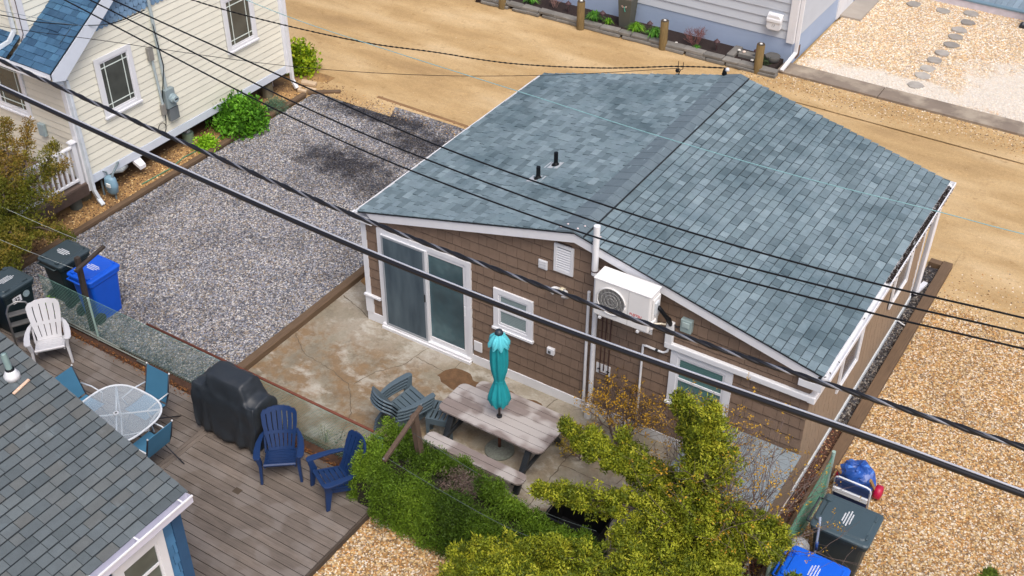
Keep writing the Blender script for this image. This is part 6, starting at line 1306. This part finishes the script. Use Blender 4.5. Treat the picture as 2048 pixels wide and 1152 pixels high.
def arm(P, Rr, n, seed, rt_=(.045, .085), shell=.55):
    """tuft centres along a limb: polyline P, radii Rr"""
    rg = np.random.RandomState(seed); P = np.array(P, float); seg = np.linalg.norm(np.diff(P, axis=0), axis=1); cum = np.r_[0, np.cumsum(seg)]
    s = rg.rand(n)*cum[-1]; c = np.stack([np.interp(s, cum, P[:, i]) for i in range(3)], 1); R_ = np.interp(s, cum, Rr)
    R_ = R_*(1+.28*np.sin(s*13+seed)+.15*np.sin(s*31)); d = rg.normal(size=(n, 3)); d /= np.linalg.norm(d, axis=1, keepdims=True)
    c = c+d*(R_*(shell+(1-shell)*rg.rand(n)))[:, None]; return c, rg.uniform(*rt_, n)
def limb(mb, P, r0, r1):
    mb.tube(P, [r0+(r1-r0)*i/(len(P)-1) for i in range(len(P))], 6)
BARK = mat('grey_brown_bark', '#5c5048', .95, .3, 20, bump=.5)
def conifer(name, label, base, arms, m, dens, seed, L=.036, Wd=.026, per=80, loc_trunk=None, cat='tree', group=None, rt_=(.045, .10)):
    t_ = thing(name, label, cat, base, world=True); Cs = []; Rs = []; mb = MB()
    for i, (P, Rr) in enumerate(arms):
        ln = sum((Vector(P[k+1])-Vector(P[k])).length for k in range(len(P)-1)); area = ln*sum(Rr)/len(Rr)
        c, r = arm(P, Rr, int(dens*area*5)+8, seed+i, rt_); Cs.append(c); Rs.append(r)
        limb(mb, [Vector(q) for q in P], .035 if i else .07, .008)
    mb.build('trunk', BARK, t_, True)
    CC = np.concatenate(Cs); cloud('sprays', m, t_, CC, np.concatenate(Rs)*1.0, 9, .085, .015, seed=seed+5, fill=.8, out=.8, up=.55, tb=np.random.RandomState(seed).uniform(.45, 1, len(CC)))
    return t_, cloud('crown', m, t_, np.concatenate(Cs), np.concatenate(Rs), per, L, Wd, seed=seed, fill=.82, out=.25, up=.12, tang=.7)
GOLD = leafmat('golden_juniper', ['#28330c', '#404d12', '#5d6a18', '#7b851e', '#999e28', '#b8b23c'])
GOLD2 = leafmat('bronze_juniper', ['#2f3a10', '#4a5518', '#66681e', '#7e742c', '#8a6c30', '#9a8040'])
g_, _ = conifer('juniper_tree', 'tall golden green juniper with an upright leader in front of the bungalow window', (7.75, -2.75, 0), [
    ([(7.75, -2.75, 0), (7.75, -2.5, 1.0), (7.66, -2.31, 1.7), (7.53, -2.15, 2.4), (7.47, -2.18, 3.15)], [.35, .42, .38, .33, .12]),
    ([(7.5, -2.2, 2.0), (7.10, -1.78, 2.15), (6.90, -1.68, 2.45), (6.80, -1.68, 2.68)], [.15, .11, .09, .05]),
    ([(7.45, -2.2, 2.5), (7.15, -1.95, 2.62), (7.05, -1.9, 2.85)], [.14, .11, .06]),
    ([(7.46, -2.21, 1.4), (6.89, -2.14, 1.45), (6.15, -2.09, 1.42), (5.53, -2.01, 1.4), (5.15, -1.86, 1.5)], [.30, .24, .19, .12, .06]),
    ([(7.18, -2.12, 1.5), (6.64, -2.13, 1.5), (6.01, -2.06, 1.5), (5.62, -1.93, 1.62)], [.25, .20, .14, .06]),
    ([(6.9, -2.13, 1.4), (6.33, -1.98, 1.6), (6.14, -1.91, 1.82)], [.2, .13, .06]),
    ([(7.57, -2.45, 1.3), (7.04, -2.6, 1.35), (6.39, -2.70, 1.28), (5.78, -2.86, 1.18), (5.25, -2.9, 1.1)], [.32, .28, .22, .14, .05]),
    ([(7.78, -2.3, 1.25), (8.05, -2.12, 1.4), (8.41, -2.03, 1.4), (8.62, -2.06, 1.35), (8.80, -2.07, 1.28)], [.28, .22, .17, .13, .06]),
    ([(7.9, -2.5, 1.1), (8.34, -2.34, 1.3), (8.75, -2.42, 1.38)], [.25, .2, .08]),
    ([(7.6, -2.7, 1.0), (7.33, -2.9, 1.2), (6.75, -3.1, 1.15)], [.35, .34, .2]),
    ([(7.75, -2.9, .9), (8.03, -2.8, 1.1), (8.3, -3.1, 1.1)], [.35, .34, .2])], GOLD, 108, 3)
conifer('juniper_tree', 'spreading golden juniper filling the bottom edge below the hedge', (7.3, -4.1, 0), [
    ([(7.3, -4.1, 0), (7.2, -3.9, 1.0), (7.31, -3.56, 1.45)], [.4, .5, .3]),
    ([(7.2, -3.9, 1.2), (6.68, -3.84, 1.35), (6.23, -4.0, 1.35), (5.8, -4.2, 1.35), (5.4, -4.4, 1.28), (5.06, -4.55, 1.2)], [.35, .28, .24, .22, .18, .08]),
    ([(7.1, -4.3, 1.2), (6.45, -4.5, 1.4), (5.87, -4.75, 1.45), (5.3, -4.95, 1.3)], [.35, .3, .28, .2]),
    ([(7.4, -3.8, 1.2), (8.03, -3.4, 1.35), (8.5, -3.15, 1.4)], [.4, .33, .2]),
    ([(7.5, -4.3, 1.3), (8.2, -4.0, 1.5), (8.7, -3.7, 1.5)], [.4, .35, .25])], GOLD, 105, 31)
conifer('juniper_tree', 'tips of a green juniper just above the bottom edge, in front of the bins', (9.3, -3.3, 0), [([(9.3, -3.3, 0), (9.25, -3.0, 1.0), (9.10, -2.75, 1.52)], [.2, .22, .06]), ([(9.3, -3.2, .9), (9.5, -2.8, 1.4), (9.45, -2.72, 1.55)], [.2, .12, .05])], leafmat('green_juniper', ['#2c3a12', '#40511a', '#566a22', '#70802c']), 200, 41, group=None)
conifer('juniper_shrub', 'small green juniper sprig peeking over the bottom edge on the tan gravel', (11.3, -1.75, 0), [([(11.3, -1.9, 0), (11.25, -1.35, 1.0), (11.2, -1.12, 1.25)], [.3, .2, .06]), ([(11.2, -1.7, .5), (10.75, -1.75, 1.0), (10.48, -1.72, 1.2)], [.2, .14, .05]), ([(11.3, -1.6, .8), (11.6, -1.2, 1.1), (11.75, -.95, 1.2)], [.2, .14, .05])], leafmat('green_juniper', []), 200, 43, cat='shrub')
LJ = thing('juniper_tree', 'shaggy bronze green juniper in front of the porch of the cream house', 'tree', (-6.9, -2.6, 0), world=True)
armsL = [([(-6.9, -2.6, 0), (-6.9, -2.3, 1.0), (-7.1, -1.8, 1.9), (-7.38, -1.5, 2.6)], [.3, .4, .3, .08]),
    ([(-6.9, -1.9, 1.4), (-6.95, -1.5, 2.0), (-7.12, -1.15, 2.5)], [.25, .2, .06]), ([(-6.9, -2.0, 1.3), (-6.5, -1.5, 1.8), (-6.38, -1.22, 2.28)], [.25, .2, .06]),
    ([(-6.5, -1.6, 1.6), (-6.2, -1.4, 1.9), (-6.0, -1.33, 2.05)], [.14, .1, .05]), ([(-6.9, -2.2, 1.0), (-6.46, -1.85, 1.4), (-6.12, -1.6, 1.35)], [.35, .25, .08]),
    ([(-6.9, -2.4, .8), (-6.2, -2.1, .95), (-5.6, -1.92, .85)], [.35, .25, .08]), ([(-6.9, -2.6, .9), (-6.25, -2.68, 1.15), (-5.75, -2.75, 1.0)], [.4, .3, .1]),
    ([(-6.9, -2.7, .7), (-6.1, -3.0, .95), (-5.7, -3.1, .9)], [.4, .3, .12]), ([(-7.0, -2.4, 1.3), (-7.2, -2.1, 1.8), (-7.5, -1.9, 2.0)], [.4, .3, .12]), ([(-7.0, -2.6, 1.2), (-7.6, -2.5, 1.7), (-8.0, -2.4, 2.0)], [.4, .3, .12]), ([(-6.8, -2.5, 1.2), (-6.6, -2.4, 1.6), (-6.7, -2.3, 1.9)], [.35, .3, .1])]
Cs = []; Rs = []; mb = MB()
for i, (P, Rr) in enumerate(armsL):
    ln = sum((Vector(P[k+1])-Vector(P[k])).length for k in range(len(P)-1)); c, r = arm(P, Rr, int(80*ln*sum(Rr)/len(Rr)*5)+6, 60+i, (.05, .11)); Cs.append(c); Rs.append(r); limb(mb, [Vector(q) for q in P], .06 if i == 0 else .03, .008)
mb.build('trunk', BARK, LJ, True); cloud('crown', GOLD2, LJ, np.concatenate(Cs), np.concatenate(Rs), 26, .055, .022, seed=66, out=.6, up=.5, fill=.6, tb=np.clip(.10+.42*(np.concatenate(Cs)[:, 2]-.4)/1.6+.25*np.sin(np.concatenate(Cs)[:, 0]*6), 0, 1))
# hedge
hd = thing('hedge', 'low spreading green evergreen hedge along the fence between deck corner and picnic table', 'hedge', (4.3, -3.5, 0), world=True)
rg = np.random.RandomState(5); n = 5200; s = rg.rand(n); X = 2.62+3.85*s
yc = -3.24-.10*np.sin(X*1.3)-.18*(X > 3); wy = .52+.06*np.sin(X*2.1); H = .98+.05*np.sin(X*3.1)-.10*np.clip(X-5.2, 0, 2)
ang = rg.uniform(-.15, math.pi+.15, n); e = .55
cx_ = np.sign(np.cos(ang))*np.abs(np.cos(ang))**e; sz_ = np.abs(np.sin(ang))**e
rr_ = rg.uniform(.86, 1.06, n)*(1+.07*np.sin(X*9+ang*3)+.05*np.sin(X*17-ang*5)); C = np.stack([X, yc+wy*cx_*rr_, .08+(H-.1)*sz_*rr_*np.where(np.sin(ang) > 0, 1, .2)], 1)
ne = 500; a2 = rg.rand(ne)*math.pi; r2 = rg.rand(ne); C2 = np.stack([2.64-.08*rg.rand(ne), -3.28+.5*np.cos(a2)*r2**.5, .1+.86*np.sin(a2)*r2**.5], 1); C = np.concatenate([C, C2])
tb = np.clip(.50+.22*np.sin(C[:, 0]*2.0+C[:, 1]*3)+.18*np.sin(C[:, 0]*5.3)-.04*(C[:, 0]-3), 0, 1)
HG = leafmat('hedge_green', ['#1f2f0e', '#2e440f', '#405913', '#547019', '#6c8923', '#8aa036'])
patch = ((C[:, 0]-4.2)/.35)**2+((C[:, 1]+3.25)/.25)**2 < 1; keep = ~(patch & (C[:, 2] > .6))
cloud('foliage', HG, hd, C[keep], rg.uniform(.05, .085, keep.sum()), 26, .042, .014, seed=8, tb=tb[keep], out=.5, up=.25)
CP_ = C[patch & (C[:, 2] > .6)]; cloud('dead_patch', leafmat('dead_twigs', ['#4a3d38', '#6b5850', '#80706a', '#5a6a3a']), hd, CP_-np.array([0, 0, .04]), .07, 20, .06, .008, seed=9)
mb = MB()
for k in range(7): x = 2.6+k*.6; mb.tube([(x, -3.35, 0), (x+.05, -3.3, .4), (x+.12, -3.4, .8)], [.03, .02, .008], 5)
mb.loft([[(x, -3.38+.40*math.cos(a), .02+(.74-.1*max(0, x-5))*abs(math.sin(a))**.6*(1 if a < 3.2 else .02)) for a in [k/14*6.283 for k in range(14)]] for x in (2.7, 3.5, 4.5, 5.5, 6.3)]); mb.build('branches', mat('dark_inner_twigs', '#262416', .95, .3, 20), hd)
# bare shrubs with young bronze leaves
def twiggy(name, label, base, H, spread, n_main, seed, col, leaves, lean=(0, 0), twig='#6a5a54', leafL=.035, cat='shrub', depth=4, lw=.02, r0=.016):
    rnd = random.Random(seed); t_ = thing(name, label, cat, base, world=True); mb = MB(); tips = []
    def grow(p, d, L, r, k):
        q = p+d*L; mid = p.lerp(q, .5)+Vector((rnd.gauss(0, 1), rnd.gauss(0, 1), rnd.gauss(0, 1)))*L*.05; mb.tube([p, mid, q], [r, r*.85, r*.65], 4, False)
        if k >= depth-2: tips.append(tuple(q))
        if k < depth:
            for _ in range(rnd.choice((2, 3, 3))):
                nd = (d+Vector((rnd.gauss(0, .55), rnd.gauss(0, .55), rnd.gauss(.12, .3)))).normalized(); grow(p.lerp(q, rnd.uniform(.6, 1)), nd, L*rnd.uniform(.62, .85), r*.62, k+1)
    for i in range(n_main):
        a = i/n_main*6.28+rnd.random(); d = Vector((math.cos(a)*spread+lean[0], math.sin(a)*spread+lean[1], 1)).normalized(); grow(Vector(base)+Vector((math.cos(a)*.05, math.sin(a)*.05, 0)), d, H*.34, r0, 0)
    mb.build('branches', mat('twig_'+twig, twig, .9, .25, 20), t_)
    if leaves: cloud('leaves', leafmat(col[0], col[1]), t_, [tips[i] for i in range(len(tips)) if rnd.random() < leaves], .035, 7, leafL, lw, seed=seed, fill=.1, out=1.)
    return t_
YB_ = ('bronze_young_leaves', ['#6f5318', '#94701c', '#b28a26', '#c39a30', '#8a7a2a'])
twiggy('bare_shrub', 'twiggy shrub with young yellow leaves against the brown wall below the air conditioner', (5.42, -.42, 0), 1.35, .36, 11, 11, YB_, .5)
twiggy('bare_shrub', 'larger twiggy shrub with young yellow-brown leaves in front of the grey plank box', (7.78, -1.9, 0), 2.9, .42, 15, 15, YB_, .35, lean=(-.02, .18), depth=4)
twiggy('bare_shrub', 'yellow leaved twigs hanging over the red litter beside the green fence', (8.25, -1.55, 0), 1.0, .5, 7, 19, ('gold_leaves', ['#6c5012', '#94701a', '#b08a22', '#7a7424']), .6, lean=(.1, .35), leafL=.045)
twiggy('bare_shrub', 'low sprawling shrub with sparse olive leaves at the patio edge near the white cleanout', (5.05, -1.0, 0), .6, .8, 7, 23, ('olive_leaves', ['#6e6420', '#8f8230', '#a8903a', '#7b6a2c']), .5, leafL=.035)
twiggy('bare_shrub', 'grey bare twigs between the golden juniper and the bright blue bin', (8.5, -2.75, 0), 1.1, .45, 8, 29, YB_, .04, twig='#7a706c')
# green bushes
def leafy(name, label, base, r, h, n, per, L, Wd, cols, seed, group=None, cat='bush'):
    rg = np.random.RandomState(seed); t_ = thing(name, label, cat, base, world=True, group=group); d = rg.normal(size=(n, 3)); d /= np.linalg.norm(d, axis=1, keepdims=True); d[:, 2] = np.abs(d[:, 2])
    q = rg.uniform(.55, 1.0, n)[:, None]*(1+.12*np.sin(5*np.arctan2(d[:, 1], d[:, 0])+seed))[:, None]; C = np.array(base)+d*q*np.array([r, r, h]); mb = MB()
    for k in range(5): mb.tube([base, tuple(C[k])], [.015, .005], 4)
    mb.build('stems', BARK, t_); cloud('leaves', leafmat(cols[0], cols[1]), t_, C, L*1.2, per, L, Wd, seed=seed, out=.7, up=.2); return t_
LG = ('fresh_green_leaves', ['#264a10', '#386414', '#4b7f1a', '#629a24', '#7fb33a'])
leafy('leafy_bush', 'large bright green bush between the cream house and the grey gravel', (-6.92, 4.0, 0), .62, .78, 420, 10, .10, .055, LG, 1)
leafy('leafy_bush', 'small bright green bush by the timber under the cream house', (-6.93, 2.92, 0), .26, .28, 110, 9, .065, .04, ('lime_leaves', ['#4b7a12', '#6da01a', '#8fc026', '#a3cf3a']), 2)
leafy('lavender_bush', 'small grey-green mound next to the large bright bush', (-6.85, 5.10, 0), .30, .30, 200, 14, .05, .010, ('grey_green_leaves', ['#3d5a42', '#51705a', '#6b8a70', '#4a6a3a']), 3)
leafy('leafy_bush', 'yellow-green bush behind the far corner downspout of the cream house', (-7.75, 7.05, 0), .42, .75, 190, 9, .11, .07, ('yellow_green_leaves', ['#4d6a10', '#6f8f16', '#96aa1c', '#b0b82c']), 4)
leafy('leafy_weed', 'small bright weed at the end of the green fence by the dark bins', (-5.15, -3.0, 0), .14, .25, 18, 6, .05, .035, ('lime_leaves', []), 5, cat='weed')
def tuft(name, label, base, r, n, seed, cols, L=.28, group=None, cat='plant', w_=.016):
    rnd = random.Random(seed); mb = MB()
    for i in range(n):
        a = rnd.random()*6.28; sp2 = rnd.uniform(.1, 1); d = Vector((math.cos(a), math.sin(a), 0)); b0 = d*r*.25*rnd.random(); l = L*rnd.uniform(.6, 1.1); mb.tc = rnd.random()
        p1 = b0+d*r*.45*sp2+VUP*l*(1-.35*sp2); p2 = b0+d*r*sp2+VUP*l*(1.05-.75*sp2); sd_ = Vector((-d.y, d.x, 0))*w_/2
        mb.add([b0-sd_, b0+sd_, p1+sd_, p1-sd_, p2], [(0, 1, 2, 3), (3, 2, 4)])
    t_ = thing(name, label, cat, base, 0, group); mb.build('blades', leafmat(*cols), t_); return t_
GT_ = ('grass_tuft_green', ['#2f5c1a', '#3f7a22', '#57942e', '#7bb04a'])
for i, (x, y, r, l) in enumerate(((-2.85, 13.42, .32, 'arching green tuft right of the second bollard in the flower bed'), (-2.42, 13.42, .2, 'small green tuft left of the grey planter'), (-1.58, 13.42, .30, 'dense fresh green tuft right of the grey planter'), (-1.02, 13.36, .32, 'spiky green tuft just left of the middle bollard'), (-4.9, 13.5, .3, 'green tuft near the top edge right of the leftmost bollard'), (.22, 13.34, .14, 'small green tuft at the foot of the bare red shrub'))):
    tuft('perennial_tuft', l, (x, y, .11), r, 130 if r > .25 else 60, 30+i, GT_ if i not in (1, 2) else ('lime_tuft', ['#4c7f1c', '#6aa024', '#8cbc36']), r*.95, 'green tufts in the flower bed')
twiggy('bare_shrub', 'leafless reddish brown shrub in the flower bed before the blue foundation', (.10, 13.5, .1), .62, .5, 8, 37, YB_, 0, twig='#7b5350', r0=.012)
twiggy('bare_shrub', 'pinkish bare perennial clump at the top edge in the flower bed', (-4.2, 13.6, .1), .55, .35, 8, 39, YB_, 0, twig='#9a7a72', r0=.008)
leafy('leafy_weed', 'dark green clump under the corner bollard in the flower bed', (2.0, 13.5, .1), .22, .18, 40, 8, .05, .03, ('dark_leaves', ['#22331a', '#34482a', '#4a5d3c']), 6, cat='plant')
tuft('dry_grass', 'pale dry grass leaning on the fence beside the navy chair', (1.35, -2.95, .02), .3, 16, 50, ('straw', ['#8f8a5a', '#b9b184', '#6f7f4a']), .4, cat='grass', w_=.012)
leafy('leafy_weed', 'thin dark weed growing through the fence between the navy chairs', (1.75, -2.98, 0), .16, .55, 14, 4, .06, .02, ('weed_leaves', ['#33442c', '#54684a', '#6e5a4a']), 7, cat='weed')
